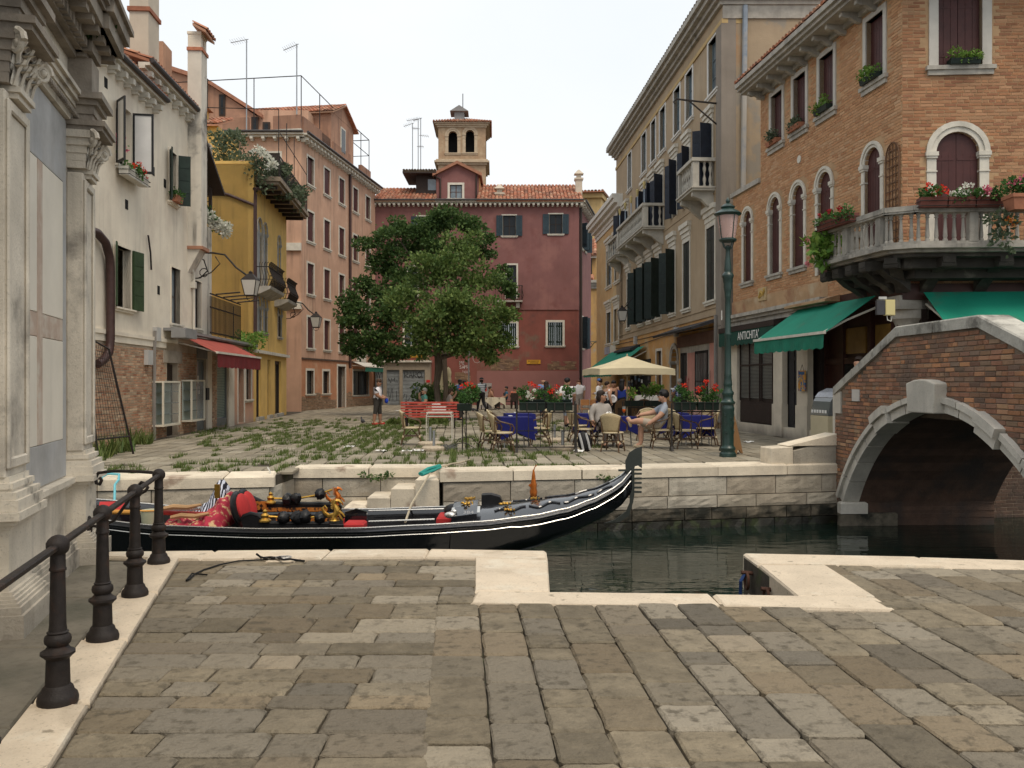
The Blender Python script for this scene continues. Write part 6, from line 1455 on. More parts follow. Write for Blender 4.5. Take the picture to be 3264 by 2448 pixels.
for x in dx:
 for j in range(rows_):
  t=.02+.96*j/(rows_-1);p=side(x,True,t);zf=interp(GX,GZf,x)-interp(GX,GZn,x);V_.append((p[0],p[1],p[2]+zf*t+.012+.10*sin(pi*t)*min(1,(1.75-x)/1.2)))
m_.add(V_,[(i*rows_+j,(i+1)*rows_+j,(i+1)*rows_+j+1,i*rows_+j+1)for i in range(26)for j in range(rows_-1)],True);fixn(m_.build('fore_deck',LACQ2,gon))
def ondeck(x,t,up=.02):
 p=side(x,True,t);zf=interp(GX,GZf,x)-interp(GX,GZn,x);return(p[0],p[1],p[2]+zf*t+.012+.10*sin(pi*t)*min(1,(1.75-x)/1.2)+up)
m_=MB();q=[ondeck(-.86,t,.02)for t in(0.02,.25,.5,.75,.98)];m_.add(q+[(p[0]-.03,p[1],p[2]-.75)for p in q],[(i,i+1,i+6,i+5)for i in range(4)]);m_.build('fore_bulkhead',LACQ,gon)
for x0,x1,h0,m2,nm in((-.86,-.50,.075,LACQ2,'deck_step'),):
 m_=MB();ts=(.05,.3,.55,.8,.95);top=[ondeck(x0,t,h0)for t in ts]+[ondeck(x1,t,h0+.02)for t in ts];bot=[ondeck(x0,t,-.05)for t in ts]+[ondeck(x1,t,-.05)for t in ts]
 m_.add(top+bot,[(i,i+1,i+6,i+5)for i in range(4)]+[(10+i,11+i,i+1,i)for i in range(4)]+[(5+i,6+i,16+i,15+i)for i in range(4)]+[(0,5,15,10),(9,4,14,19)]);fixn(m_.build(nm,m2,gon))
for x0,w_ in((-.87,.04),(-.50,.04)):
 m_=MB();
 for a,b in((.1,.28),(.55,.93)):m_.add([ondeck(x0,a,.085),ondeck(x0+w_,a,.085),ondeck(x0+w_,b,.085),ondeck(x0,b,.085)],[(0,1,2,3)])
 m_.build('silver_corner',SILV,gon)
p=ondeck(-.88,.12,.06);MB().ball((p[0],p[1],p[2]),(.09,.05,.05),8,5).ball((p[0]+.05,p[1]+.02,p[2]+.05),(.05,.03,.03),8,5).build('silver_corner',SILV,gon)
m_=MB();zz=ondeck(-.3,.8,.0);m_.prism([(zz[0]-.16,zz[2]-.05),(zz[0]+.2,zz[2]-.05),(zz[0]+.12,zz[2]+.12),(zz[0]-.02,zz[2]+.16),(zz[0]-.16,zz[2]+.15)],zz[1]-.12,zz[1]+.12);m_.build('deck_box',LEATH,gon)
def flower(x,t,s,m,nm,up=.03,sd=0):
 q=random.Random(sd);m_=MB();c=ondeck(x,t,up)
 pts=[(c[0]+s*(-.9+.3*i)+q.uniform(-.05,.05)*s,c[1]+s*.9*sin(i*1.3+sd),c[2]+.012*(i%2))for i in range(7)]
 m_.tube(pts,[.02*s/.12*(1-abs(i-3)/6)for i in range(7)],6)
 for i in(1,3,5):a=pts[i];m_.ball(a,(.05*s/.12,.035*s/.12,.02),8,4);m_.ball((a[0]+.05,a[1]+.03,a[2]),(.03*s/.12,.03*s/.12,.018),7,4)
 return m_.build(nm,m,gon)
flower(-.68,.35,.075,GOLD,'gilded_ornament',.095,1);flower(-.66,.82,.06,GOLD,'gilded_ornament',.095,2);flower(-.66,.6,.055,GOLD,'gilded_ornament',.095,7)
flower(-.12,.42,.075,GOLD,'gilded_ornament',.03,3);flower(.32,.55,.05,GOLD,'gilded_ornament',.03,4);flower(-.06,.2,.06,GOLD,'gilded_ornament',.02,5)
for sd_ in range(7):
 q=random.Random(sd_+20);x0=-.25+.25*sd_;pts=[ondeck(x0+.45*i/12,.25+.5*(sd_%2)+.05*sin(i*.7+sd_),.012)for i in range(13)if x0+.45*i/12<1.5]
 if len(pts)>3:MB().tube(pts,.014,5).build('carved_scroll',LACQ,gon)
t3=text('384',.105,'number',mat('grey_number_paint',(.3,.3,.3),.6),gon,None,.0005)
p=ondeck(-.62,.045,.105);t3.location=p;t3.rotation_euler=(radians(25),0,.03)
bx,by=1.92,12.9
def fz(py):return EYE+(HY-py)/FP*by
def fx(px):return(px-1632)/FP*by
blade=[(2006,1528),(2007,1602),(1995,1630),(1960,1656),(1925,1668),(1975,1664),(2005,1643),(2018,1600),(2022,1575),(2022,1492),(2024,1486),(2034,1484),(2040,1489),(2046,1492),(2046,1423),(2025,1430),(2005,1443),(1993,1470),(1994,1495),(1997,1512)]
m_=MB();pts=[(fx(a),fz(b))for a,b in blade];
m_.prism(pts[::-1],by-.012,by+.012)
m_.v=[GP(v)for v in m_.v]
fer=fixn(m_.build('prow_iron',STEEL,gon))
for py in(1494,1507,1522,1536,1551,1565):
 a=GP((fx(2020),by-.02,fz(py+6)));b=GP((fx(2045),by+.02,fz(py)));MB().box(a[0],b[0],a[1],b[1],a[2],b[2]).build('tooth',STEEL,fer)
a=GP((fx(1971),by-.02,fz(1502)));b=GP((fx(1999),by+.02,fz(1496)));MB().box(a[0],b[0],a[1],b[1],a[2],b[2]).build('tooth',STEEL,fer)
m_=MB();V_=[]
fl=[x for x in xs if-8.5<x<-.8]
for x in fl:a=side(x,True,.12,-.42);b=side(x,True,.88,-.40);V_+=[a,b]
m_.add(V_,[(2*i,2*i+2,2*i+3,2*i+1)for i in range(len(fl)-1)]);m_.build('floor',LACQ2,gon)
def wpt(px,py,Y):p=at(px,py,Y);return GP((p.x,p.y,p.z))
def armside(Y,dx,nm,lit):
 pr=[(770-dx,1660),(778,1648),(800,1640),(822,1645),(842,1660),(862,1670),(1050,1672),(1095,1672),(1095,1690),(780,1690)]if lit else[(765,1600),(782,1586),(805,1588),(835,1602),(858,1608),(1085,1610),(1090,1614),(1090,1632),(770,1632)]
 p3=[wpt(a,b,Y)for a,b in pr];m_=MB();m_.prism([(p[0],p[2])for p in p3][::-1],p3[0][1]-.03,p3[0][1]+.03);o=fixn(m_.build(nm,LEATH,gon))
 n=7 if lit else 6
 MB().tube([(p[0],p[1],p[2]+.01)for p in p3[:n]],.035,8).build('padded_roll',LEATH,o);return p3
armside(12.42,0,'arm_side',True);pf=armside(13.35,0,'arm_side',False)
CARV=mat('carved_amber_wood',(.40,.14,.025),.4,.3,8,.3,30,spec=.5,patches=(((.01,.008,.008),14,.5,.56),))
for a,b,Y,z0,z1 in((772,850,13.31,1598,1625),(850,1050,13.31,1618,1630),(880,1050,12.9,1652,1668)):
 p=wpt(a,z1,Y);q=wpt(b,z0,Y);MB().box(p[0],q[0],p[1]-.012,p[1]+.012,p[2],q[2]).build('carved_panel',CARV,gon)
def seatback(px,py,Y,w,h,m,lean=.25):
 p=wpt(px,py,Y);c=MB();n=12
 for k_,(s_,d_)in enumerate(((1,0),(.72,-.05))):
  c.cm=k_;v=[]
  for q in(0,1):
   for i in range(n+1):a=pi*i/n;v.append((p[0]+d_+q*.1*(1-k_*.3)+.0,p[1]-w/2*s_*cos(a),p[2]+h*s_*(.35+.65*sin(a))*1.0+(.0 if k_==0 else .03)))
  v+=[(p[0]+d_,p[1]-w/2*s_,p[2]),(p[0]+d_,p[1]+w/2*s_,p[2]),(p[0]+d_+.1,p[1]-w/2*s_,p[2]),(p[0]+d_+.1,p[1]+w/2*s_,p[2])]
  b0=2*(n+1);c.add(v,[tuple([b0]+list(range(0,n+1))+[b0+1])[::-1],tuple([b0+2]+list(range(n+1,2*n+2))+[b0+3])]+[(i,i+1,n+2+i,n+1+i)for i in range(n)])
 c.v=[(x+(z-p[2])*lean*-.3,y,z)for x,y,z in c.v]
 return fixn(c.build('love_seat',m,gon))
for Yc,px,top in((12.62,772,1570),(13.0,795,1562)):
 a=wpt(px-18,1672,Yc);b=wpt(px+30,top,Yc);h=b[2]-a[2];m_=MB()
 m_.ball((0,0,h*.5),(.075,.33,h*.58),14,10);m_.build('love_seat_back',LEATH,gon,(a[0]+.1,a[1],a[2]),(0,radians(-14),0))
 m_=MB();m_.ball((0,0,h*.5),(.065,.25,h*.46),14,10);m_.build('red_cushion',REDV,gon,(a[0]+.155,a[1],a[2]+.02),(0,radians(-14),0))
p=wpt(850,1688,12.75);MB().box(p[0]-.3,p[0]+.35,p[1]-.3,p[1]+.3,p[2]-.05,p[2]+.04).build('seat_cushion',mat('red_gold_brocade',(.36,.025,.05),.8,.3,8,.2,40,patches=(((.55,.38,.20),9,.52,.6),)),gon)
def drape(outline,Y0,Y1,m,nm,sd,n=26,amp=.05,top=None):
 q=random.Random(sd);px0,px1=outline[0][0],outline[-1][0];m_=MB();rows_=9;V_=[]
 for i in range(n+1):
  px=px0+(px1-px0)*i/n;hy=interp([o[0]for o in outline],[o[1]for o in outline],px)
  for j in range(rows_):
   t=j/(rows_-1);Y_=Y0+(Y1-Y0)*t;zt=wpt(px,hy,(Y0+Y1)/2)[2];z0=wpt(px,1692,Y0)[2]
   s_=sin(pi*min(1,max(0,t*.5+.0)))if False else(1-(1-t)**2.2);z=z0+(zt-z0)*s_+amp*.5*sin(i*1.7+j*.9)+q.uniform(-.01,.01)
   x=wpt(px,1600,(Y0+Y1)/2)[0];V_.append((x+.02*sin(j*2+i),Y_-12.9+amp*.5*sin(i*1.1+j),z))
 m_.add(V_,[(i*rows_+j,(i+1)*rows_+j,(i+1)*rows_+j+1,i*rows_+j+1)for i in range(n)for j in range(rows_-1)],True)
 o=fixn(m_.build(nm,m,None,gon.location));s_=o.modifiers.new('thick','SOLIDIFY');s_.thickness=.012;return o
tag(drape([(520,1668),(560,1645),(620,1652),(660,1622),(685,1595),(700,1582),(716,1590),(722,1630),(735,1670)],12.3,13.2,MC['red_gold_brocade'],'brocade_cover',3),'crimson and gold patterned cover heaped in the gondola stern','cloth')
STRP=mat('black_white_striped_cloth',(.5,.5,.55),.8,.1)
_nt=STRP.node_tree;_w=_nt.nodes.new('ShaderNodeTexWave');_w.inputs['Scale'].default_value=6;_w.inputs['Distortion'].default_value=3;_g=_nt.nodes.new('ShaderNodeNewGeometry');_nt.links.new(_g.outputs['Position'],_w.inputs['Vector'])
_r=_nt.nodes.new('ShaderNodeValToRGB');_r.color_ramp.interpolation='CONSTANT';_r.color_ramp.elements[0].color=(.01,.01,.02,1);_r.color_ramp.elements[1].position=.5;_r.color_ramp.elements[1].color=(.55,.57,.65,1);_nt.links.new(_w.outputs['Fac'],_r.inputs[0]);_nt.links.new(_r.outputs[0],_nt.nodes['Principled BSDF'].inputs['Base Color'])
tag(drape([(612,1632),(640,1612),(660,1590),(675,1560),(688,1530),(700,1540),(716,1565)],12.75,13.25,STRP,'striped_shirt',5,18,.04),'black and white striped shirt draped over the seat back','shirt')
p=wpt(692,1570,12.7);MB().box(p[0]-.03,p[0]+.04,p[1]-.03,p[1]+.02,p[2]-.08,p[2]+.12).build('gilded_ornament',GOLD,gon,None,None)
def seahorse(px,py,Y,nm='brass_seahorse',m=GOLD,s=1.0):
 p=wpt(px,py,Y);o=MB();C_=[(0,.02),(.0,.06),(.04,.11),(.05,.17),(.02,.23),(.0,.28),(.03,.33)]
 o.tube([(p[0]+x*s,p[1],p[2]+z*s)for x,z in C_],[.055*s,.05*s,.06*s,.06*s,.045*s,.04*s,.045*s],8)
 o.tube([(p[0]+x*s,p[1],p[2]+z*s)for x,z in((.03,.33),(.08,.33),(.13,.29))],[.04*s,.03*s,.018*s],7)
 o.tube([(p[0]+x*s,p[1],p[2]+z*s)for x,z in((0,.08),(-.10,.06),(-.18,.12),(-.22,.2),(-.17,.24),(-.13,.19))],[.045*s,.04*s,.035*s,.025*s,.02*s,.012*s],7)
 for a,b in(((.05,.17),(.16,.10)),((.05,.14),(.13,.03))):o.tube([(p[0]+a[0]*s,p[1],p[2]+a[1]*s),(p[0]+b[0]*s,p[1]-.03,p[2]+b[1]*s),(p[0]+b[0]*s+.03*s,p[1]-.03,p[2]+b[1]*s-.05*s)],[.025*s,.02*s,.012*s],6)
 for k_ in range(6):o.tube([(p[0]-.02*s,p[1],p[2]+(.18+.03*k_)*s),(p[0]-.07*s,p[1]+.01,p[2]+(.2+.03*k_)*s)],[.015*s,.006*s],5)
 o.lathe([(.10*s,0),(.085*s,.015*s),(.075*s,.03*s),(.09*s,.04*s)],(p[0],p[1],p[2]-.02*s),12)
 return o.build(nm,m,gon)
seahorse(1066,1655,12.4,s=.80);seahorse(1071,1606,13.35,s=.72,m=mat('red_gilded_ornament',(.55,.16,.03),.35,.3,12,.1,40,metal=.7))
for px,py,Y in((863,1604,13.35),(845,1662,12.42)):p=wpt(px,py,Y);MB().lathe([(.09,0),(.09,.02),(.05,.05),(.06,.09),(.03,.12),(.035,.15),(.0,.18)],p,10).build('brass_finial',GOLD,gon)
def rope_pom(pts,poms,nm):
 P3=[wpt(*p)for p in pts];r_=MB().tube(P3,.016,5).build('gold_cord',GOLD,gon)
 for px,py,Y,s_ in poms:
  p=wpt(px,py,Y);b=MB();q=random.Random(int(px));b.ball(p,s_,12,8);b.v=[(x+q.uniform(-.012,.012),y+q.uniform(-.012,.012),z+q.uniform(-.012,.012))for x,y,z in b.v]
  b.build('black_pompom',LEATH,r_)
rope_pom([(865,1588,13.35),(910,1590,13.35),(955,1588,13.35),(1010,1578,13.35),(1060,1560,13.35)],[(917,1592,13.3,.095),(943,1588,13.3,.085),(1020,1575,13.3,.085)],'a')
rope_pom([(848,1645,12.42),(905,1650,12.42),(960,1652,12.42),(1035,1645,12.42)],[(904,1650,12.42,.09),(948,1650,12.42,.1),(972,1648,12.42,.1),(1020,1650,12.42,.085)],'b')
for px0,px1,py,Y in((1100,1165,1668,12.65),(1100,1160,1650,13.0)):a=wpt(px0,py,Y);b=wpt(px1,py-8,Y);MB().cbox(a[0],b[0],a[1]-.15,a[1]+.15,a[2]-.1,a[2]+.03,.03).build('red_seat',REDV,gon)
a=wpt(1100,1668,12.85);b=wpt(1170,1625,12.85);MB().prism([(a[0],a[2]),(b[0],a[2]),(b[0],b[2]-.03),((a[0]+b[0])/2,b[2]+.02),(a[0],b[2]-.03)],a[1]-.02,a[1]+.02).build('seat_rail_board',LACQ,gon)
for Y,py,a,b in((12.75,1662,1175,1385),(13.3,1628,1175,1455)):MB().tube([wpt(a,py,Y),wpt(b,py-7,Y)],.014,6).build('brass_rod',SILV,gon)
a=wpt(1395,1665,12.85);b=wpt(1450,1640,12.85);MB().cbox(a[0],b[0],a[1]-.25,a[1]+.25,a[2]-.05,b[2],.03).build('red_seat',REDV,gon);MB().ball(((a[0]+b[0])/2+.12,a[1]+.1,b[2]+.05),(.17,.15,.10),10,7).build('black_cover',LEATH,gon)
p=ondeck(.33,.93,-.02);o=MB().lathe([(.05,0),(.03,.05),(.05,.1),(.06,.16),(.045,.22),(.05,.27),(.035,.33),(.025,.42),(.012,.5)],p,8);o.tube([(p[0],p[1],p[2]+.48),(p[0]+.02,p[1],p[2]+.54),(p[0]+.05,p[1],p[2]+.57)],.008,5).tube([(p[0],p[1],p[2]+.2),(p[0]-.07,p[1],p[2]+.27)],.02,5);o.build('lamp_ornament',mat('red_gilded_ornament',(.55,.16,.03)),gon)
p=ondeck(.33,.9,.0);MB().add([(p[0]-.09,p[1]-.05,p[2]+.02),(p[0]+.12,p[1]-.05,p[2]+.02),(p[0]+.08,p[1]+.05,p[2]+.07),(p[0]-.05,p[1]+.05,p[2]+.07)],[(0,1,2,3)]).build('lamp_base',LEATH,gon)
oar=thing('oar','long wooden oar lying along the gondola, yellow then red','oar',gon.location)
a=wpt(345,1632,12.55);b=wpt(520,1634,12.6);c=wpt(708,1641,12.65);MB().tube([a,b],.035,8).build('shaft',mat('varnished_oar_wood',(.55,.26,.05),.4,.2,4),oar);MB().tube([b,c],.035,8).build('red_shaft',mat('red_oar_paint',(.40,.04,.03),.4,.2),oar)
a=wpt(312,1630,12.7);b=wpt(398,1598,13.1);MB().add([a,wpt(396,1628,12.7),b,wpt(318,1599,13.1)],[(0,1,2,3)]).xf(Matrix()).build('red_stern_cover',REDV,gon)
bk_=thing('bucket','pale plastic tub standing in the gondola stern','bucket',(0,0,0));p=at(478,1672,12.6);bk_.location=p
MB().lathe([(.11,0),(.13,.2),(.14,.21),(.125,.2),(.1,.03)],(0,0,0),14).build('tub',mat('pale_tub_plastic',(.42,.42,.29),.5),bk_)
MB().box(*sorted((wpt(480,1600,12.9)[0]-.02,wpt(640,1600,12.9)[0])),wpt(0,0,12.9)[1]-.01,wpt(0,0,12.9)[1]+.01,wpt(500,1627,12.9)[2],wpt(500,1621,12.9)[2]).build('brass_rod',SILV,gon)
for px,py in((600,1650),(575,1622)):p=wpt(px,py,12.55);MB().tube([(p[0]-.25,p[1],p[2]),(p[0]-.1,p[1],p[2]+.03),(p[0]+.1,p[1],p[2]+.02),(p[0]+.3,p[1],p[2]+.06)],[.03,.04,.035,.02],7).build('oar_rest',mat('carved_walnut',(.42,.25,.12),.5),gon)
rp_=MB().tube([at(1440,1478,16.3),at(1420,1484,15.9),at(1392,1490,15.6),at(1375,1500,15.4),at(1340,1560,14.4),at(1310,1610,13.6),at(1292,1664,12.8)],.018,6)
rp_.tube([at(1500,1465,17),at(1465,1475,16.6),at(1440,1478,16.3)],.018,6)
tag(rp_.build('mooring_rope',mat('hemp_rope',(.42,.36,.26),.9,.2,20)),'pale rope running from the quay steps down to the gondola','rope')
tag(MB().tube([at(1404,1488,15.7),at(1380,1500,15.4),at(1345,1513,15.0),at(1338,1510,15.0),at(1365,1494,15.3),at(1402,1484,15.7)],.03,6).build('teal_rope',mat('teal_rope_fibre',(.03,.28,.24),.8,.2,20)),'teal rope loop wrapped over the top quay step','rope')
tag(MB().tube([at(318,1542,13.6),at(325,1520,14.3),at(345,1510,14.4),at(380,1512,14.3),at(378,1530,13.9),at(366,1545,13.8),at(365,1600,13.5)],.02,6).build('blue_rope',mat('light_blue_rope',(.16,.46,.52),.8,.2,20)),'light blue mooring rope hanging beside the church corner','rope')
tag(MB().tube([at(853,1490,15.3),at(862,1505,15.0),at(862,1535,14.9),at(856,1545,14.9)],.012,5).build('mooring_line',mat('white_cord',(.6,.58,.52),.8)),'thin white cord hanging at the quay recess corner','rope')
# IRON RAIL WITH POSTS (left foreground)
ppts=[(-2.12,3.44),(-2.413,4.617),(-2.709,5.75),(-3.009,6.935),(-3.323,8.175)]
pprof=[(.100,0),(.103,.025),(.095,.05),(.082,.062),(.075,.085),(.062,.10),(.058,.235),(.072,.25),(.086,.262),(.086,.275),(.066,.285),(.054,.30),(.05,.305),(.064,.32),(.068,.338),(.064,.356),(.05,.37),(.055,.378),(.046,.385),(.042,.42),(.037,.70),(.043,.705),(.043,.715),(.039,.72),(.038,.79),(.052,.805),(.058,.825),(.058,.85),(.048,.868),(.044,.872),(.03,.885),(.01,.892)]
fence=None
labs=['iron post cut by the left photo edge','nearest whole dark iron railing post on the white kerb','second dark iron railing post going back','third dark iron railing post going back','farthest iron railing post with the scroll bracket']
railing=thing('iron_railing','dark cast iron railing with turned posts along the white kerb','railing',(*ppts[1],GZ))
me=MB().lathe(pprof,(0,0,0),20).mesh('post',IRON)
for(x,y)in ppts:link('post',me,railing,(x-ppts[1][0],y-ppts[1][1],0.0))
v0=Vector((ppts[0][0],ppts[0][1],0))-Vector((ppts[1][0],ppts[1][1],0));v1=Vector((ppts[-1][0],ppts[-1][1],0))-Vector((ppts[1][0],ppts[1][1],0))
v0=v0+(v0-v1).normalized()*1.2
d_=(v1-v0).normalized();L_=(v1-v0).length
bev(MB().box(0,L_,-.022,.022,.815,.845).build('rail',IRON,railing,v0,atan2(d_.y,d_.x)),.006)
a=Vector((ppts[-1][0]-ppts[1][0],ppts[-1][1]-ppts[1][1],.83));b=Vector((-3.98-ppts[1][0],8.30-ppts[1][1],.83))
def lp(t,dz):p=a.lerp(b,t);return(p.x,p.y,p.z+dz)
s_=MB().tube([lp(0,.02),lp(.3,.03),lp(.7,.03),lp(.95,.01),lp(1.0,-.04),lp(.98,-.09),lp(.93,-.10),lp(.9,-.06),lp(.93,-.035)],.016,6)
s_.tube([lp(.22,-.16),lp(.17,-.12),lp(.2,-.08),lp(.27,-.07),lp(.33,-.11),lp(.5,-.27),lp(.7,-.44),lp(.9,-.50),lp(1.1,-.50)],.015,6).tube([lp(.22,-.16),lp(.27,-.18),lp(.29,-.14),lp(.25,-.125)],.012,6)
s_.ball(lp(1.1,-.5),(.03,.05,.10),8,6);s_.build('scroll_bracket',IRON,railing)
# STREET LAMP
LG=mat('dark_green_lamp_paint',(.007,.032,.025),.45,.3,5,.2,40,spec=.5,coat=.2,mott=.3)
lp_=gnd(2320,1456);lamp=thing('street_lamp','tall dark green cast iron street lamp with pink glass lantern on the quay','street lamp',lp_)
MB().lathe([(.178,0),(.18,.03),(.172,.08),(.15,.1),(.145,.13),(.16,.16),(.16,.19),(.128,.23),(.122,.26),(.122,.48)],(0,0,0),20).build('base',LG,lamp)
MB().lathe([(.125,.48),(.128,.95),(.135,1.0),(.135,1.04),(.125,1.06),(.122,1.1),(.15,1.13),(.155,1.16),(.12,1.19),(.105,1.25),(.11,1.30),(.125,1.33),(.125,1.36),(.09,1.42),(.085,1.5),(.095,1.53),(.088,1.57),(.075,1.7),(.08,1.73),(.072,1.76),(.064,2.55),(.075,2.58),(.075,2.61),(.062,2.64),(.056,3.35),(.064,3.38),(.064,3.42),(.07,3.5),(.09,3.6),(.085,3.66),(.10,3.72),(.10,3.76),(.125,3.83),(.12,3.86),(.07,3.92),(.075,3.98),(.066,4.1),(.045,4.3),(.045,4.4),(.055,4.42),(.055,4.46),(.03,4.48)],(0,0,0),18).build('shaft',LG,lamp)
m_=MB()
for k in range(5):
 for s0 in range(3):a0=s0*2.1+k;m_.tube([(.128*cos(a0+.25*sin(t*1.2)),.128*sin(a0+.25*sin(t*1.2)),.5+.09*k+.008*t)for t in range(11)],.01,4)
m_.build('relief',LG,lamp)
LGL=mat('pinkish_lamp_glass',(.62,.42,.37),.25,.1,2,0,10,spec=.4);LGL.node_tree.nodes['Principled BSDF'].inputs['Transmission Weight'].default_value=.35
cg=MB().lathe([(.15,4.62),(.165,4.7),(.205,4.98),(.225,5.13)],(0,0,0),20).build('lamp_glass',LGL,lamp)
MB().lathe([(.16,4.56),(.185,4.585),(.185,4.61),(.155,4.63)],(0,0,0),20).build('lamp_ring',LG,lamp);MB().lathe([(.22,5.10),(.28,5.13),(.29,5.15),(.24,5.19),(.17,5.23),(.13,5.26),(.15,5.285),(.15,5.30),(.10,5.34),(.05,5.37),(.03,5.38),(.045,5.41),(.045,5.44),(.01,5.5)],(0,0,0),20).build('lamp_hood',LG,lamp)
m_=MB()
for k in range(4):a0=.4+k*pi/2;m_.tube([(.16*cos(a0),.16*sin(a0),4.6),(.205*cos(a0),.205*sin(a0),4.95),(.232*cos(a0),.232*sin(a0),5.13)],.012,5).tube([(.05*cos(a0),.05*sin(a0),4.40),(.10*cos(a0),.10*sin(a0),4.44),(.16*cos(a0),.16*sin(a0),4.58)],.012,5)
m_.build('lamp_frame',LG,lamp);MB().box(-.135,-.128,-.03,.03,2.9,3.1).build('sticker',mat('paper',(.65,.63,.58)),lamp)
# WALL LANTERNS ON SCROLLED BRACKETS
FROST=mat('frosted_lantern_glass',(.55,.52,.47),.3,.1,2,0)
def wall_lantern(base,out,L_,drop,s,lab,sag=.8):
 o=thing('wall_lantern',lab,'lantern',base,atan2(out[1],out[0]));m_=MB()
 m_.tube([(-.05,0,.02),(L_*.35,0,0),(L_*.55,0,-.06),(L_*.75,0,-sag*.5),(L_*.95,0,-sag*.78),(L_,0,-sag*.8)],.028*s,6)
 m_.tube([(-.05,0,-.72*s),(.2*s,0,-.70*s),(.4*s,0,-.5*s),(.3*s,0,-.2*s),(.18*s,0,-.12*s),(.1*s,0,-.2*s),(.18*s,0,-.28*s)],.018*s,6).tube([(.15*s,0,-.70*s),(.5*s,0,-.55*s),(.75*s,0,-.3*s),(.62*s,0,-.1*s)],.016*s,6)
 m_.tube([(.3*s+.12*s*cos(t),0,-.55*s+.12*s*sin(t))for t in[k*.7 for k in range(9)]],.014*s,5)
 m_.build('bracket',IRON,o)
 z=-sag*.8-drop;b=.13*s;t=.21*s;h=.42*s
 m_=MB();m_.tube([(L_,0,-sag*.8),(L_,0,z+.1*s)],.012,5)
 m_.lathe([(t*1.42,z),(t*1.3,z+.03*s),(.10*s,z+.17*s),(.06*s,z+.19*s),(.07*s,z+.22*s),(.01,z+.27*s)],(L_,0,0),4,False,True).lathe([(b*1.3,z-h-.03*s),(b*1.5,z-h),(b*1.3,z-h+.01)],(L_,0,0),4,False,True)
 for sx in(-1,1):
  for sy in(-1,1):m_.tube([(L_+sx*t,sy*t,z),(L_+sx*b,sy*b,z-h)],.012*s,4)
 m_.tube([(L_-b,0,z-h),(L_-b*.7,0,z-h-.12*s),(L_,0,z-h-.16*s),(L_+b*.7,0,z-h-.12*s),(L_+b,0,z-h)],.010*s,5);m_.build('lantern_frame',IRON,o)
 g=MB();tt,b2=t*.97,b*.97;q=[(-1,-1),(1,-1),(1,1),(-1,1)]
 for i in range(4):a_,c_=q[i],q[(i+1)%4];g.poly([(L_+a_[0]*b2,a_[1]*b2,z-h),(L_+c_[0]*b2,c_[1]*b2,z-h),(L_+c_[0]*tt,c_[1]*tt,z-.01),(L_+a_[0]*tt,a_[1]*tt,z-.01)])
 g.build('lantern_glass',FROST,o)
b_=L1.w(L1.u(628),.12,5.75);wall_lantern(b_,(1,.0),1.85,.12,1.15,'large black lantern hanging off the white house corner',.95)
b_=YEH.w(YEH.u(912),0,5.6);wall_lantern(b_,(1,.0),1.5,.12,1.15,'black lantern hanging beside the salmon house corner',.8)
b_=P1.w(P1.u(2048),0,5.75);wall_lantern(b_,(-1,0),1.0,.1,1.1,'black lantern hanging from the beige palazzo before dark shutters',.7)
b_=pk.w(pk.u(752),0,2.75);o=thing('wall_lamp','small black lamp over the pink house door','lamp',b_);MB().tube([(0,0,0),(.3,0,.1),(.45,0,0)],.02,5).lathe([(.02,.0),(.12,-.08),(.08,-.3),(.03,-.36)],(.45,0,0),6,False).build('fitting',BLACKIRON,o)
b_=at(1868,1093,66);o=thing('lane_bracket','green scrolled iron bracket projecting at the lane mouth','bracket',b_);MB().tube([(0,0,.1),(1.3,0,.12)],.03,5).tube([(0,0,-.5),(.35,0,-.35),(.6,0,0),(.9,0,.1)],.03,5).tube([(.25+.18*cos(t*.7),0,-.12+.18*sin(t*.7))for t in range(9)],.025,5).build('scroll',LG,o)
# CAFE FURNITURE
BAM=mat('brown_bamboo',(.10,.055,.028),.5,.35,9,.1,60);CANE=mat('cream_woven_cane',(.42,.33,.19),.7,.15,30,.4,160);WRAP=mat('cream_binding',(.55,.46,.30),.7,.15,10,.1)
chair=thing('cane_chair','x','chair',(0,0,0),0,'cane armchairs on the cafe terrace')
s_=MB();n=14;V_=[(.23*cos(2*pi*i/n)*(1.0 if cos(2*pi*i/n)>0 else 1.05),.23*sin(2*pi*i/n),z)for z in(.42,.455)for i in range(n)]
s_.add(V_,[(i,(i+1)%n,n+(i+1)%n,n+i)for i in range(n)]+[tuple(range(n-1,-1,-1)),tuple(range(n,2*n))]);s_.build('seat',CANE,chair)
MB().tube([(.235*cos(2*pi*i/16),.235*sin(2*pi*i/16),.435)for i in range(16)],.02,6,True).build('seat_rim',WRAP,chair)
for sx,sy,tx,ty in((.17,.17,.24,.22),(.17,-.17,.24,-.22),(-.16,.16,-.26,.21),(-.16,-.16,-.26,-.21)):
 lg=MB().tube([(sx,sy,.43),((sx+tx)/2,(sy+ty)/2,.22),(tx,ty,0)],.017,6).build('leg',BAM,chair)
 MB().tube([((sx+tx)/2-.002,(sy+ty)/2,.20),((sx+tx)/2+.002,(sy+ty)/2,.25)],.024,6).build('binding',WRAP,lg)
MB().tube([(.20,.19,.23),(-.21,.185,.23),(-.21,-.185,.23),(.20,-.19,.23)],.012,5,True).tube([(.22,.2,.15),(.0,.0,.40),(-.22,-.2,.15)],.012,5).tube([(.22,-.2,.15),(0,0,.40),(-.22,.2,.15)],.012,5).build('stretcher',BAM,chair)
bk_=MB();V_=[];nu,nv=8,6
for i in range(nu+1):
 for j in range(nv+1):
  t=-1+2*i/nu;v=j/nv;w_=.19+.04*v;V_.append((-.21-.10*v+.10*t*t*(.6+.4*v),w_*t,.45+.42*v*(1-.16*t*t)))
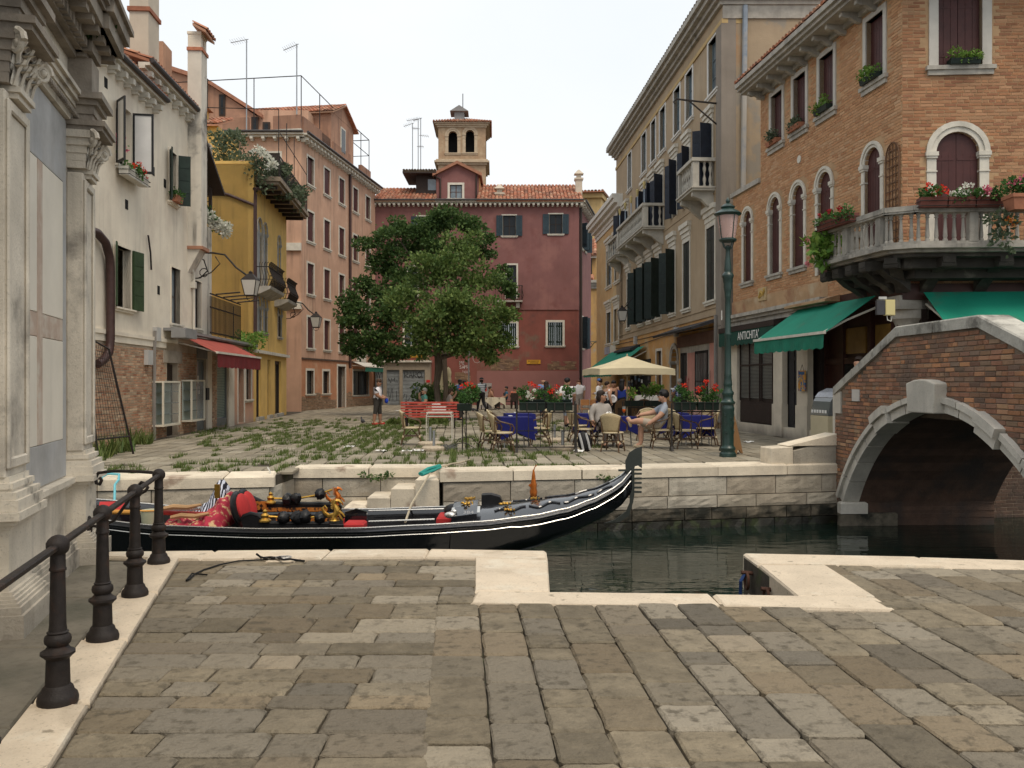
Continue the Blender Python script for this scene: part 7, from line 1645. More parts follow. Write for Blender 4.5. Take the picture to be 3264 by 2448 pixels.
bk_.add(V_,[(i*(nv+1)+j,(i+1)*(nv+1)+j,(i+1)*(nv+1)+j+1,i*(nv+1)+j+1)for i in range(nu)for j in range(nv)],True);o=bk_.build('backrest',CANE,chair);sm_=o.modifiers.new('thick','SOLIDIFY');sm_.thickness=.015
fr=[]
for i in range(nu+1):t=-1+2*i/nu;fr.append((-.31+.10*t*t,.23*t,.45+.42*(1-.16*t*t)))
AR=[(.20,.27,.43),(.23,.28,.55),(.18,.285,.63),(.05,.28,.66),(-.10,.26,.70)]
MB().tube(AR+fr[-1:],.017,6).build('arm_rail',BAM,chair);MB().tube([(x,-y,z)for x,y,z in AR]+fr[:1],.017,6).build('arm_rail',BAM,chair)
MB().tube(fr,.017,6).build('back_rim',WRAP,chair)
MB().tube([(-.20,-.19,.43),(-.205,-.235,.8)],.014,6).tube([(-.20,.19,.43),(-.205,.235,.8)],.014,6).build('back_post',BAM,chair)
spots=[(1312,1418,5,'lone cane chair left of the white legged table by the bench'),(1602,1440,8,'nearest cane chair left of the blue tables, arm towards the quay'),(1562,1434,12,'cane chair tucked left behind the nearest chair of the left blue tables'),(1590,1414,-5,'farthest of the three cane chairs left of the blue tables'),(1722,1420,172,'cane chair right of the left blue tables behind the planter railing'),(1712,1402,180,'cane chair behind the one right of the left blue tables'),(1862,1424,4,'cane chair right of the backpack facing the middle blue table'),(1842,1408,5,'cane chair behind the one beside the backpack'),(1953,1439,68,'cane chair with its woven back to the canal at the men\'s table'),(1915,1420,-30,'cane chair under the man in the grey long sleeved shirt'),(2108,1428,178,'cane chair under the man in glasses and pale blue shirt'),(2060,1405,250,'empty cane chair behind the crossed legs of the seated man'),(2184,1430,6,'cane chair left of the right blue table behind the railing'),(2252,1420,176,'cane chair right of the right blue table next to the lamp'),(2160,1404,20,'cane chair half hidden behind the left one at the right blue table'),(2232,1400,200,'far cane chair behind the right blue table')]
for i,(px,py,h,lb)in enumerate(spots):
 p=gnd(px,py)
 if i==0:chair.location=p;chair.rotation_euler=(0,0,radians(h));chair['label']=lb
 else:dup(chair,p,radians(h),lb)
BLUE=mat('royal_blue_cloth',(.008,.011,.115),.85,.2,3,.1,60);ALU=mat('aluminium',(.42,.42,.41),.35,.1,4,0,metal=.7)
def cloth_mesh(s,h,seed,pointed=0.0):
 q=random.Random(seed);m_=MB();n=10;top=[];V_=[];per=[]
 for i in range(4*n):
  e,t=divmod(i,n);t=t/n*2-1
  per.append({0:(t*s,-s),1:(s,t*s),2:(-t*s,s),3:(-s,-t*s)}[e])
 rows_=5
 for r_ in range(rows_):
  v=r_/(rows_-1)
  for i,(x,y)in enumerate(per):
   k_=1+.10*v+.05*v*sin(i*1.35+seed);corner=(abs(x)/s)*(abs(y)/s);V_.append((x*k_,y*k_,.735-h*v*(1+pointed*corner)-.006*(r_>0)))
 m_.add(V_,[(r_*4*n+i,(r_+1)*4*n+i,(r_+1)*4*n+(i+1)%(4*n),r_*4*n+(i+1)%(4*n))for r_ in range(rows_-1)for i in range(4*n)]+[tuple(range(4*n))],True)
 return m_
tabs=[(1640,1424,10,'front blue clothed table at the left behind the planter railing'),(1655,1404,8,'rear blue clothed table behind the front left one'),(1958,1421,40,'blue clothed table between the two seated men'),(1880,1404,10,'blue clothed table behind the backpack'),(2212,1416,5,'blue clothed table right of the men beside the street lamp'),(2140,1400,5,'blue clothed table just behind the man in glasses')]
tb=None
for i,(px,py,h,lb)in enumerate(tabs):
 p=gnd(px,py)
 if tb is None:
  tb=thing('cafe_table',lb,'table',p,radians(h),'blue clothed cafe tables');MB().box(-.36,.36,-.36,.36,.70,.728).build('tabletop',ALU,tb)
  for sx in(-1,1):
   for sy in(-1,1):MB().tube([(sx*.3,sy*.3,0),(sx*.26,sy*.26,.7)],.016,6).build('leg',ALU,tb)
 else:dup(tb,p,radians(h),lb)
 c=fixn(cloth_mesh(.385,.36 if i!=2 else .3,i,.55).build('tablecloth',BLUE,None,p,radians(h)))
 tag(c,lb.replace('clothed table','tablecloth on the table'),'tablecloth','blue tablecloths')
 c['label']=['royal blue tablecloth hanging to a point on the front left table','royal blue tablecloth on the rear left table','royal blue tablecloth on the table between the seated men','royal blue tablecloth behind the backpack','royal blue tablecloth on the right table by the lamp','royal blue tablecloth behind the man in glasses'][i]
 if i in(0,1):tag(MB().lathe([(.05,.0),(.06,.02),(.04,.03)],(p.x-.1,p.y,.74),10).build('ashtray',mat('white_china',(.7,.7,.7),.3)),['white ashtray on the front left blue table','white ashtray on the rear left blue table'][i],'ashtray','ashtrays on blue tables')
p=gnd(1985,1421);tz=.742
gl=thing('wine_glass','stemmed glass of orange spritz on the men\'s table','glass',(p.x+.03,p.y,tz));MB().lathe([(.035,0),(.034,.004),(.005,.01),(.005,.08)],(0,0,0),12).build('stem',GLASS_SKY,gl)
MB().lathe([(.008,.08),(.04,.12),(.046,.16),(.045,.17)],(0,0,0),12).build('orange_drink',mat('orange_drink',(.75,.14,.015),.2),gl);MB().lathe([(.045,.17),(.042,.22),(.040,.235)],(0,0,0),12).build('bowl',mat('clear_glass',(.5,.55,.52)),gl)
p=gnd(1945,1425);cr_=thing('crisp_bowl','yellow bowl of crisps with white napkins on the men\'s table','bowl',(p.x-.02,p.y,tz));MB().lathe([(.07,0),(.11,.07),(.10,.07),(.05,.02)],(0,0,0),14).build('bowl',mat('yellow_bowl',(.62,.34,.03),.4),cr_)
m_=MB();q=random.Random(3)
for k in range(9):x,y=q.uniform(-.08,.08),q.uniform(-.06,.06);m_.add([(x-.05,y-.03,.075),(x+.04,y-.04,.07+q.uniform(0,.05)),(x+.05,y+.03,.09),(x-.03,y+.04,.08+q.uniform(0,.05))],[(0,1,2,3)])
m_.build('napkin',mat('white_napkin',(.72,.71,.68),.8,.05),cr_)
PLI=mat('brown_black_iron',(.028,.024,.02),.5,.3,8,.1);BOXG=mat('dark_green_plastic',(.012,.022,.017),.5,.25,6,.05)
def planter(px0,px1,pyb,lab,Y=None,depth=.36,hz=.92,rz=0,nb=2,both=True):
 p=gnd(px0,pyb);w_=(px1-px0)*p.y/FP;o=thing('planter_railing',lab,'planter railing',p,rz,'iron planter railings round the cafe')
 for x in(0,w_):MB().box(x-.02,x+.02,-.02,.02,0,hz+.18).build('post',PLI,o);MB().prismx([(-.16,0),(.16,0),(.04,.10),(-.04,.10)],x-.03,x+.03).build('foot',PLI,o)
 MB().box(0,w_,-.015,.015,hz-.03,hz).build('rail',PLI,o);MB().box(0,w_,-.015,.015,.10,.125).build('rail',PLI,o)
 n=4
 for k in range(1,n+1):x=w_*k/(n+1);MB().tube([(x,0,.12),(x,0,.45),(x,0,.55),(x,0,hz)],.008,5).lathe([(.008,.44),(.016,.46),(.010,.48),(.016,.5),(.010,.52),(.016,.54),(.008,.56)],(x,0,0),6).build('bar',PLI,o)
 for r_ in range(2 if both else 1):
  for k in range(nb):
   a=.06+k*(w_-.1)/nb;b=a+(w_-.1)/nb-.05;y0=-.11+r_*depth
   bx_=MB().prismx([(y0,hz+.02+r_*.06),(y0+.2,hz+.02+r_*.06),(y0+.23,hz+.20+r_*.06),(y0-.03,hz+.20+r_*.06)],a,b).build('flower_box',BOXG,o)
   MB().box(a-.01,b+.01,y0-.045,y0+.245,hz+.185+r_*.06,hz+.205+r_*.06).build('rim',BOXG,bx_)
   for q_ in(.3,.7):x=a+(b-a)*q_;MB().box(x-.012,x+.012,y0-.05,y0-.035,hz-.02,hz+.2).build('hook',PLI,bx_)
 if both:
  for x in(0,w_):MB().box(x-.015,x+.015,depth-.02,depth+.02,0,hz+.24).build('post',PLI,o);MB().box(x-.012,x+.012,0,depth,hz-.03,hz).build('rail',PLI,o)
  MB().box(0,w_,depth-.012,depth+.012,.45,.47).build('rail',PLI,o)
 return o,p,w_
PL1=planter(1647,1836,1441,'left iron planter railing with red and white flowers');PL2=planter(2141,2300,1437,'right iron planter railing with red flowers beside the lamp',both=False);PL3=planter(1985,2122,1378,'rear iron planter railing behind the seated men',both=False,hz=.80)
ps=gnd(1474,1436);st=thing('plant_stand','tall iron plant stand holding a red flowering pot','plant stand',ps)
MB().tube([(0,0,0),(0,0,.95)],.016,6).tube([(.07,.3,0),(.07,.3,.95)],.016,6).build('post',PLI,st)
for sgn in(-1,1):MB().tube([(0,0,.18),(sgn*.12,-.05,.16),(sgn*.3,-.1,.05),(sgn*.36,-.1,.0)],.010,5).tube([(.07,.3,.3),(.07+sgn*.15,.3,.26),(.07+sgn*.34,.3,.05)],.010,5).build('foot',PLI,st)
MB().prismx([(-.10,.92),(.36,.92),(.40,1.08),(-.14,1.08)],-.12,.2).build('flower_box',BOXG,st)
RB=mat('red_bench_paint',(.42,.065,.045),.55,.15,4,.1,50,rnd=.08,streak=.2)
pb=gnd(1277,1367);bw_=(1463-1277)*pb.y/FP;bench=thing('park_bench','red slatted park bench with its back to the canal','bench',pb,radians(2))
zt_=[EYE-(py-HY)*pb.y/FP for py in(1281,1290,1299,1308,1317,1326)]
for i,z in enumerate(zt_):MB().cbox(0,bw_,-.03+.012*i,.01+.012*i,z-.058,z,.008).build('back_slat',RB,bench)
for i in range(5):MB().cbox(0,bw_,.12+i*.085,.19+i*.085,.40,.43,.006).build('seat_slat',RB,bench)
for x in(.18,bw_-.18):MB().tube([(x,.03,.95),(x,.07,.42),(x,-.02,.0)],.025,6).tube([(x,.07,.40),(x,.50,.40),(x,.52,0)],.025,6).build('leg',IRON,bench)
WP=mat('white_tube_paint',(.55,.52,.44),.5,.1,5,.05);pt_=gnd(1402,1410);wt=thing('small_table','small white tube legged table with grey top behind the bases','table',pt_)
for z in(.78,.69):MB().tube([(-.33,-.25,z),(.33,-.25,z),(.33,.25,z),(-.33,.25,z)],.014,6,True).build('frame_ring',WP,wt)
MB().box(-.33,.33,-.25,.25,.785,.80).build('tabletop',mat('worn_grey_board',(.36,.34,.29),.8,.2),wt)
for sx,sy in((-1,-1),(1,-1),(1,1),(-1,1)):MB().tube([(sx*.29,sy*.25,.78),(sx*.33,sy*.25,.72),(sx*.33,sy*.22,.02)],.014,6).build('leg',WP,wt)
PB=mat('pebbled_concrete',(.46,.38,.28),.9,.25,22,.6,60)
for px,py,r_,lb in((1372,1420,.33,'rear pebbled parasol base beside the lone chair'),(1383,1436,.29,'front pebbled parasol base beside the cable coil'),(1768,1408,.34,'rear pebbled parasol base behind the left planter railing'),(1793,1434,.31,'front pebbled parasol base behind the left planter railing')):
 p=gnd(px,py);o=thing('parasol_base',lb,'parasol base',p,R.uniform(0,3),'pebbled parasol bases')
 MB().lathe([(r_*.95,0),(r_,.03),(r_*.98,.07),(r_*.85,.10),(.05,.11)],(0,0,0),20).build('disc',PB,o);MB().lathe([(.032,.1),(.032,.46),(.026,.46)],(0,0,0),10).build('tube',GALV,o)
CAN=mat('cream_canvas',(.58,.50,.33),.85,.08,2,.1,50,streak=.15);pp_=gnd(1999,1378);par_=thing('open_parasol','open cream square parasol in front of the beige palazzo','parasol',pp_,radians(8))
S_=1.18;ze=1.99;zA=2.42
cn=MB();c4=[(-S_,-S_),(S_,-S_),(S_,S_),(-S_,S_)]
for i in range(4):
 a,b=c4[i],c4[(i+1)%4];n=8
 for k in range(n):
  p0=[a[j]+(b[j]-a[j])*k/n for j in(0,1)];p1=[a[j]+(b[j]-a[j])*(k+1)/n for j in(0,1)]
  sg=lambda t:.05*sin(pi*t)
  z0=ze+sg(k/n)*.6;z1=ze+sg((k+1)/n)*.6
  mid0=(p0[0]*.5,p0[1]*.5,(ze+zA)/2-.03);mid1=(p1[0]*.5,p1[1]*.5,(ze+zA)/2-.03)
  cn.poly([(*p0,z0),(*p1,z1),mid1,mid0]);cn.poly([mid0,mid1,(0,0,zA)]);cn.poly([(p0[0]*1.005,p0[1]*1.005,z0-.19+.008*sin(k*2)),(p1[0]*1.005,p1[1]*1.005,z1-.19+.008*sin(k*2+2)),(*p1,z1),(*p0,z0)])
cn.build('canopy',CAN,par_);MB().tube([(0,0,0),(0,0,zA)],.024,8).lathe([(.03,zA),(.02,zA+.05),(.005,zA+.07)],(0,0,0),8).build('pole',mat('pale_wood_pole',(.4,.33,.22),.6),par_)
for k in range(4):MB().tube([(0,0,1.75),(c4[k][0]*.5,c4[k][1]*.5,(ze+zA)/2-.06)],.012,5).build('rib',MC['pale_wood_pole'],par_)
for px,lb in((1406,'left one of two folded cream parasols beside the tree trunk'),(1429,'right one of two folded cream parasols beside the tree trunk')):
 p=gnd(px,1318);o=thing('folded_parasol',lb,'parasol',p,R.uniform(0,3),'folded cream parasols');m_=MB();n=16;V_=[]
 zs_=[.75,1.0,1.5,1.9,2.0,2.1,2.3,2.36];rs_=[.17,.19,.17,.14,.16,.16,.10,.02]
 for z,r_ in zip(zs_,rs_):
  for i in range(n):V_.append((r_*(1+.22*sin(i*pi))*(1 if i%2 else .72)*cos(2*pi*i/n),r_*(1 if i%2 else .72)*sin(2*pi*i/n),z))
 m_.add(V_,[(j*n+i,j*n+(i+1)%n,(j+1)*n+(i+1)%n,(j+1)*n+i)for j in range(len(zs_)-1)for i in range(n)]);m_.build('canopy',CAN,o);MB().tube([(0,0,0),(0,0,2.4)],.025,6).build('pole',MC['pale_wood_pole'],o);MB().tube([(.14*cos(t),.14*sin(t),1.93)for t in[k*.52 for k in range(12)]],.012,4,True).build('tie',CAN,o)
pa_=gnd(2345,1452);ab=thing('menu_board','tall brown wooden board standing right of the street lamp','board',pa_,radians(62));m_=MB();m_.prism([(-.05,0),(.08,.03),(.2,.10),(.35,.10),(.46,.02),(.62,-.0),(.56,.5),(.40,1.1),(.28,1.25),(.05,1.22),(-.02,.6)],-.012,.012);fixn(m_.build('panel',mat('brown_stained_board',(.26,.14,.06),.65,.15,3,.1,40,stretch=(6,6,.8)),ab));ab.rotation_euler=(radians(-10),0,radians(62));MB().box(.2,.26,-.02,.5,.02,.05).build('strut',WOOD_DK,ab)
p=gnd(1962,1374);sc_=thing('arched_screen','low brown wooden screen with arched tops behind the seated men','screen',p);w3_=(2152-1962)*p.y/FP/3
for k in range(3):
 x0=k*w3_;pts=[(x0+.01,.05),(x0+w3_-.01,.05),(x0+w3_-.01,.78)]+[(x0+w3_/2+(w3_/2-.01)*cos(pi*j/10),.78+.26*sin(pi*j/10))for j in range(1,10)]+[(x0+.01,.78)]
 o=MB().prism(pts,.25,.29).build('arched_panel',mat('brown_screen_wood',(.20,.115,.055),.6,.2,4,.1,40,stretch=(1,1,6)),sc_);MB().box(x0+.1,x0+w3_-.1,.235,.249,.1,.75).build('inset_panel',mat('dark_screen_inset',(.07,.045,.03),.7),o)
p=gnd(2028,1358);tr_=thing('planting_trough','white rectangular planting trough near the palazzo','planter',p);w3_=(2122-2028)*p.y/FP;MB().box(0,w3_,0,.4,0,1.12).build('trough',mat('white_trough',(.62,.60,.57),.7,.06),tr_);MB().box(.06,w3_-.06,.06,.34,1.121,1.13).build('soil',JOINT,tr_)
ac=thing('bistro_chair','left aluminium chair with orange back before the lane','chair',gnd(1866,1336),radians(80),'aluminium bistro chairs with orange backs')
OR_=mat('orange_wicker',(.42,.19,.07),.7,.2,20,.2)
MB().box(-.2,.2,-.2,.2,.43,.46).build('seat',OR_,ac);MB().box(-.23,-.205,-.2,.2,.6,.85).build('backrest',OR_,ac)
for sx,sy,h_ in((-.22,-.2,.88),(-.22,.2,.88),(.2,-.2,.44),(.2,.2,.44)):MB().tube([(sx,sy,0),(sx,sy,h_)],.013,6).build('leg',ALU,ac)
dup(ac,gnd(1892,1336),radians(85),'right aluminium chair with orange back before the lane')
IV=mat('ivory_cloth',(.58,.52,.40),.85,.06);dtb=thing('dining_table','white clothed dining table by the fresh red wall patch','table',gnd(1572,1306));MB().box(-.4,.4,-.4,.4,.68,.70).build('tabletop',WOOD_DK,dtb)
for sx in(-1,1):
 for sy in(-1,1):MB().box(sx*.33-.025,sx*.33+.025,sy*.33-.025,sy*.33+.025,0,.68).build('leg',WOOD_DK,dtb)
c=fixn(cloth_mesh(.5,.22,4,1.3).build('tablecloth',IV,None,gnd(1572,1306),radians(42)));tag(c,'ivory tablecloth with hanging corners on the far dining table','tablecloth');c.location.z=-.03
dc=thing('dining_chair','dark dining chair under the man in blue at the red wall','chair',gnd(1618,1303),radians(180),'dark dining chairs by the red wall')
MB().box(-.22,.22,-.22,.22,.42,.46).build('seat',WOOD_DK,dc);MB().box(-.24,-.20,-.22,.22,.46,.95).build('backrest',WOOD_DK,dc)
for sx in(-1,1):
 for sy in(-1,1):MB().box(sx*.19-.02,sx*.19+.02,sy*.19-.02,sy*.19+.02,0,.42).build('leg',WOOD_DK,dc)
for px,py,h,lb in((1596,1302,190,'dark dining chair just right of the ivory tablecloth'),(1640,1303,90,'dark dining chair with its back to the square near the planter'),(1545,1305,0,'dark dining chair behind the walking man in stripes')):dup(dc,gnd(px,py),radians(h),lb)
p=gnd(1862,1438);bp=thing('backpack','black and white backpack lying on the paving by the railing','backpack',p,radians(10))
m_=MB();m_.ball((0,0,.21),(.17,.13,.24),14,10);m_.v=[(x+.12*(.3-z),y,max(.0,z))for x,y,z in m_.v];m_.build('body',mat('black_nylon',(.012,.012,.014),.6,.2,8,.1),bp)
for s0 in(-.09,.07):MB().tube([(s0-.06+.10*t,-.125+.04*abs(t-.5),.42-.38*t)for t in[k/6 for k in range(7)]],.028,6).build('white_stripe',mat('white_nylon',(.5,.5,.5),.6),bp)
m_=MB();q=random.Random(8);p=gnd(1432,1436)
for k in range(9):r_=q.uniform(.10,.2);tz_=q.uniform(.02,.12);m_.tube([(p.x+r_*cos(t)*q.uniform(.9,1.1),p.y+r_*.9*sin(t),tz_+.04*sin(t*2+k))for t in[j*.5 for j in range(14)]],.007,4)
tag(m_.build('cable_coil',mat('grey_cable',(.10,.10,.09),.6)),'tangled coil of grey cable beside the front parasol base','cable')
NAP=MC['white_napkin']
for px,py,lb in((1115,1428,'crumpled white paper left of the others on the weeds'),(1214,1441,'crumpled white paper in the middle of the weedy paving'),(1298,1441,'flat white paper left of the parasol bases'),(1333,1439,'small white scrap touching the front parasol base'),(1845,1441,'white scrap under the backpack'),(1265,1311,'white scrap on paving left of the bench'),(2385,1412,'small white scrap right of the brown board')):
 p=gnd(px,py);m_=MB();q=random.Random(px);n=4;V_=[(p.x-.12+.06*i+q.uniform(-.02,.02),p.y-.1+.05*j,.012+q.uniform(0,.05))for i in range(n+1)for j in range(n+1)]
 m_.add(V_,[(i*(n+1)+j,(i+1)*(n+1)+j,(i+1)*(n+1)+j+1,i*(n+1)+j+1)for i in range(n)for j in range(n)]);tag(m_.build('paper_scrap',NAP),lb,'paper','white paper scraps on the square')
p=gnd(1494,1300);tag(MB().tube([p,(p.x,p.y,3.75)],.05,6).tube([(p.x,p.y,3.3),(p.x,p.y,3.85)],.09,6).build('metal_pole',GALV),'thin grey metal pole before the red house left of the patch','pole')
p=gnd(1494,1302);o=thing('utility_box','graffitied grey service box beside the thin pole','box',(p.x+.6,p.y-.1,0));MB().box(0,.8,0,.4,0,1.55).build('cabinet',mat('grey_cabinet',(.36,.33,.31),.7,.15,2,.1,40,patches=(((.2,.18,.17),2,.5,.6),)),o);MB().box(.25,.5,-.012,-.001,1.05,1.3).build('sticker',RED_SPOT,o)
o=thing('rounded_hatch','round topped grey metal hatch against the red wall','hatch',(p.x-1.1,p.y+.1,0));MB().prism([(0,0),(1.3,0),(1.3,.9)]+[(.65+.65*cos(pi*k/10),.9+.65*sin(pi*k/10))for k in range(1,10)]+[(0,.9)],0,.3).build('hatch_body',mat('grey_cabinet',(.36,.33,.31)),o)
p=H2.w(H2.u(2585),-.24,0);q=H2.uz(2585,1214,-.24)[1];o=thing('poster','colourful blue and orange poster hung on the shop pilaster','poster',(p.x,p.y,q),rb.rotation_euler.z)
POS=mat('poster_print',(.62,.30,.05),.6,.3,3,0,patches=(((.05,.14,.30),9,.5,.53),((.60,.42,.10),11,.56,.6),((.45,.06,.04),13,.6,.64)))
MB().box(-.21,.21,-.03,0,-.28,.28).build('print',POS,o);MB().tube([(-.1,-.01,.28),(0,-.01,.44),(.1,-.01,.28)],.006,4).build('string',IRON,o);MB().box(-.18,.18,-.036,-.031,.17,.25).build('blue_banner',mat('poster_blue',(.04,.12,.28),.6),o)
p=Vector((7.62,20.9,0));FZ=.8;fz_=thing('ice_cream_freezer','beige ice cream display freezer with curved glass behind the bridge','freezer',p,radians(-80))
MB().box(-.55,.55,-.3,.35,.3,.85).build('cabinet',mat('beige_enamel',(.50,.44,.30),.5,.08),fz_);MB().box(-.53,.53,-.28,.33,0,.3).build('grille',mat('dark_grille',(.05,.05,.05),.5),fz_)
MB().prismx([(-.3,.86),(.35,.86),(.35,1.5),(.2,1.55),(-.05,1.45),(-.22,1.22)],-.55,.55).build('glass_canopy',mat('dark_curved_glass',(.13,.14,.14),.06,.2,1,0,5,spec=.7),fz_);MB().prismx([(-.16,1.335),(-.05,1.455),(.2,1.56),(.2,1.545),(-.05,1.44),(-.15,1.32)],-.56,.562).build('bright_hood',mat('pale_plastic_hood',(.55,.57,.62),.3),fz_)
for k in range(6):MB().box(-.5+k*.17,-.38+k*.17,-.304,-.298,.92,1.0).build('price_card',NAP,fz_)
MB().box(-.2,.1,.24,.3,1.56,1.585).build('light_strip',glow('warm_light_strip',(1,.62,.12),2.0),fz_)
bs=H2.uz(2812,960,-1.2);p=H2.w(H2.u(2838,-1.0),-1.0,0);o=thing('box_sign','cream box lamp sign hanging at the brick house corner','sign',at(2796,1003,18.0),0)
o.scale=(.72,.72,.9)
MB().box(0,.24,0,.12,0,.33).build('casing',mat('dark_sign_case',(.05,.05,.055),.5),o);MB().box(.245,.50,-.03,-.018,0,.33).box(.235,.51,-.018,.14,-.015,.345).build('lamp_panel',mat('cream_sign_panel',(.58,.50,.24),.5,.05),o);MB().box(.08,.3,.05,.1,.36,.42).build('camera',mat('grey_plastic',(.45,.44,.42)),o);MB().tube([(.3,.05,0),(.32,.05,-.12),(.42,.05,-.15),(.45,.05,-.02)],.015,5).build('cable',mat('white_cord',(.6,.58,.52)),o)
fz_.scale=(.72,.85,.92)
def ring(loc,r_,lab,rz=0):
 o=thing('mooring_ring',lab,'ring',loc,rz,'rusty iron mooring rings');n=14
 MB().tube([(0,r_*cos(2*pi*k/n),-r_+r_*sin(2*pi*k/n)*1.15)for k in range(n)],.014,6,True).build('hoop',mat('rusty_iron',(.07,.03,.018),.8,.4,10,.2),o);MB().tube([(-.06,0,0),(.05,0,.01)],.02,6).build('staple',MC['rusty_iron'],o)
ring((.36,7.55,-.30),.075,'rusty mooring ring on the left side of the notch');ring((2.26,7.72,-.27),.085,'rusty double mooring ring on the right side of the notch',pi)
ring((2.24,8.3,-.25),.07,'mooring ring with blue rope at the right notch corner',pi)
tag(MB().tube([(2.22,8.3,-.26),(2.18,8.28,-.32),(2.19,8.33,-.45),(2.2,8.3,-.8)],.016,6).build('blue_rope',mat('navy_rope',(.02,.05,.16),.8)),'short blue rope tied to the ring at the right corner','rope')
p=gnd(900,1786,GZ);o=thing('mooring_plate','white stone plate with an iron mooring eye in the near paving','mooring eye',p);slab('plate',[(-.14,-.09),(.14,-.09),(.15,.08),(-.12,.08)],.008,-.04,ISTRIA,o,.006,.002);MB().tube([(.06*cos(t*.7),.05*sin(t*.7),.025)for t in range(9)],.011,6,True).tube([(.03+.05*cos(t*.7),.03*sin(t*.7)+.01,.03)for t in range(9)],.009,5,True).build('eye',mat('worn_steel',(.35,.34,.32),.4,.2,6,0,metal=.6),o)
K_=lambda px,py,dz=.012:gnd(px,py,GZ+dz)
m_=MB().tube([K_(818,1766,.05),K_(830,1775),K_(840,1778,.03),K_(862,1776),K_(885,1778,.03),K_(905,1784,.04),K_(925,1782,.04),K_(945,1785),K_(970,1788)],.011,6).tube([K_(890,1782),K_(840,1784),K_(760,1788),K_(700,1800),K_(650,1816),K_(620,1830),K_(600,1848),K_(594,1850),K_(612,1828),K_(660,1832)],.008,6)
for k in range(4):q_=K_(848+k*22,1779-k,.03);m_.ball((q_.x,q_.y,q_.z),(.022,.016,.014),8,5)
tag(m_.build('black_rope',mat('black_rope_fibre',(.015,.014,.013),.8,.2,20)),'black rope knotted at the mooring eye and trailing left','rope')
g0=gnd(318,1462);gr=thing('leaning_grille','rusty wire mesh panel leaning on the wall beside the church','grille',(g0.x,g0.y,0),radians(80));
m_=MB().tube([(-.05,0,0),(-.05,.32,2.55)],.025,5).tube([(1.15,0,0),(.75,.32,2.3)],.025,5).tube([(-.05,.32,2.55),(.75,.32,2.3)],.02,5).tube([(-.05,.05,.4),(1.1,.05,.4)],.02,5).build('frame',IRON,gr)
for k in range(13):MB().tube([(-.04,.06+.02*k,.45+.155*k),(1.08-.027*k,.06+.02*k,.45+.145*k)],.005,4).build('wire',IRON,gr)
for k in range(11):x=.05+.095*k;MB().tube([(x,.05,.4),(x*.72,.31,2.5-.22*x)],.005,4).build('wire',IRON,gr)
# PEOPLE AND BIRDS
SKIN=mat('light_skin',(.48,.27,.18),.55,.12,8,0,spec=.3);SKIN2=mat('tanned_skin',(.36,.19,.12),.55,.12,8,0,spec=.3);SKIN3=mat('dark_skin',(.045,.027,.02),.5,.15,8,0,spec=.3)
HAIRB=mat('dark_brown_hair',(.025,.014,.009),.6,.3,40,.2,150);HAIRK=mat('black_hair',(.010,.009,.009),.55,.3,40,.2,150);HAIRM=mat('brown_hair',(.06,.033,.018),.6,.3,40,.2,150);HAIRG=mat('grey_hair',(.40,.38,.34),.7,.2,40,.2,150);HAIRR=mat('auburn_hair',(.12,.045,.022),.6,.3,40,.2,150)
def cloth(n,c,**k):return mat(n,c,.85,.12,10,.15,60,**k)
TMP=bpy.data.scenes.new('tmp')
SEG=[('pelvis','spine'),('spine','chest'),('chest','neck'),('neck','head0'),('head0','head1')]
for s_ in 'lr':SEG+=[('chest','sh_'+s_),('sh_'+s_,'el_'+s_),('el_'+s_,'wr_'+s_),('wr_'+s_,'ha_'+s_),('pelvis','hip_'+s_),('hip_'+s_,'kn_'+s_),('kn_'+s_,'an_'+s_),('an_'+s_,'toe_'+s_)]
RAD=dict(pelvis=0.198,spine=0.188,chest=0.206,neck=0.074,head0=0.115,head1=0.107,sh=0.110,el=0.070,wr=0.045,ha=0.048,hip=0.140,kn=0.092,an=0.060,toe=0.050)
def pose_stand(**k):
 J=dict(pelvis=(0,0,.95),spine=(.01,0,1.13),chest=(.0,0,1.32),neck=(.0,0,1.47),head0=(.015,0,1.56),head1=(.012,0,1.645))
 for s_,y in(('l',1),('r',-1)):
  J['sh_'+s_]=(0,y*.195,1.40);J['el_'+s_]=(-.03,y*.26,1.13);J['wr_'+s_]=(.05,y*.25,.90);J['ha_'+s_]=(.08,y*.25,.82)
  J['hip_'+s_]=(0,y*.085,.90);J['kn_'+s_]=(.02,y*.10,.49);J['an_'+s_]=(-.01,y*.11,.085);J['toe_'+s_]=(.13,y*.125,.04)
 J.update(k);return J
def pose_walk(**k):
 J=pose_stand(kn_l=(.16,.09,.50),an_l=(.22,.09,.10),toe_l=(.35,.10,.06),kn_r=(-.03,-.09,.49),an_r=(-.28,-.09,.15),toe_r=(-.18,-.10,.05),el_l=(-.12,.23,1.14),wr_l=(-.10,.24,.93),ha_l=(-.09,.24,.85),el_r=(.05,-.24,1.13),wr_r=(.18,-.22,.97),ha_r=(.23,-.21,.92));J.update(k);return J
def pose_sit(**k):
 J=dict(pelvis=(0,0,.56),spine=(-.03,0,.74),chest=(-.04,0,.93),neck=(-.03,0,1.08),head0=(0,0,1.17),head1=(.0,0,1.255))
 for s_,y in(('l',1),('r',-1)):
  J['sh_'+s_]=(-.03,y*.195,1.01);J['el_'+s_]=(.0,y*.25,.76);J['wr_'+s_]=(.22,y*.17,.68);J['ha_'+s_]=(.29,y*.13,.68)
  J['hip_'+s_]=(.05,y*.09,.53);J['kn_'+s_]=(.45,y*.12,.53);J['an_'+s_]=(.42,y*.12,.09);J['toe_'+s_]=(.55,y*.13,.04)
 J.update(k);return J
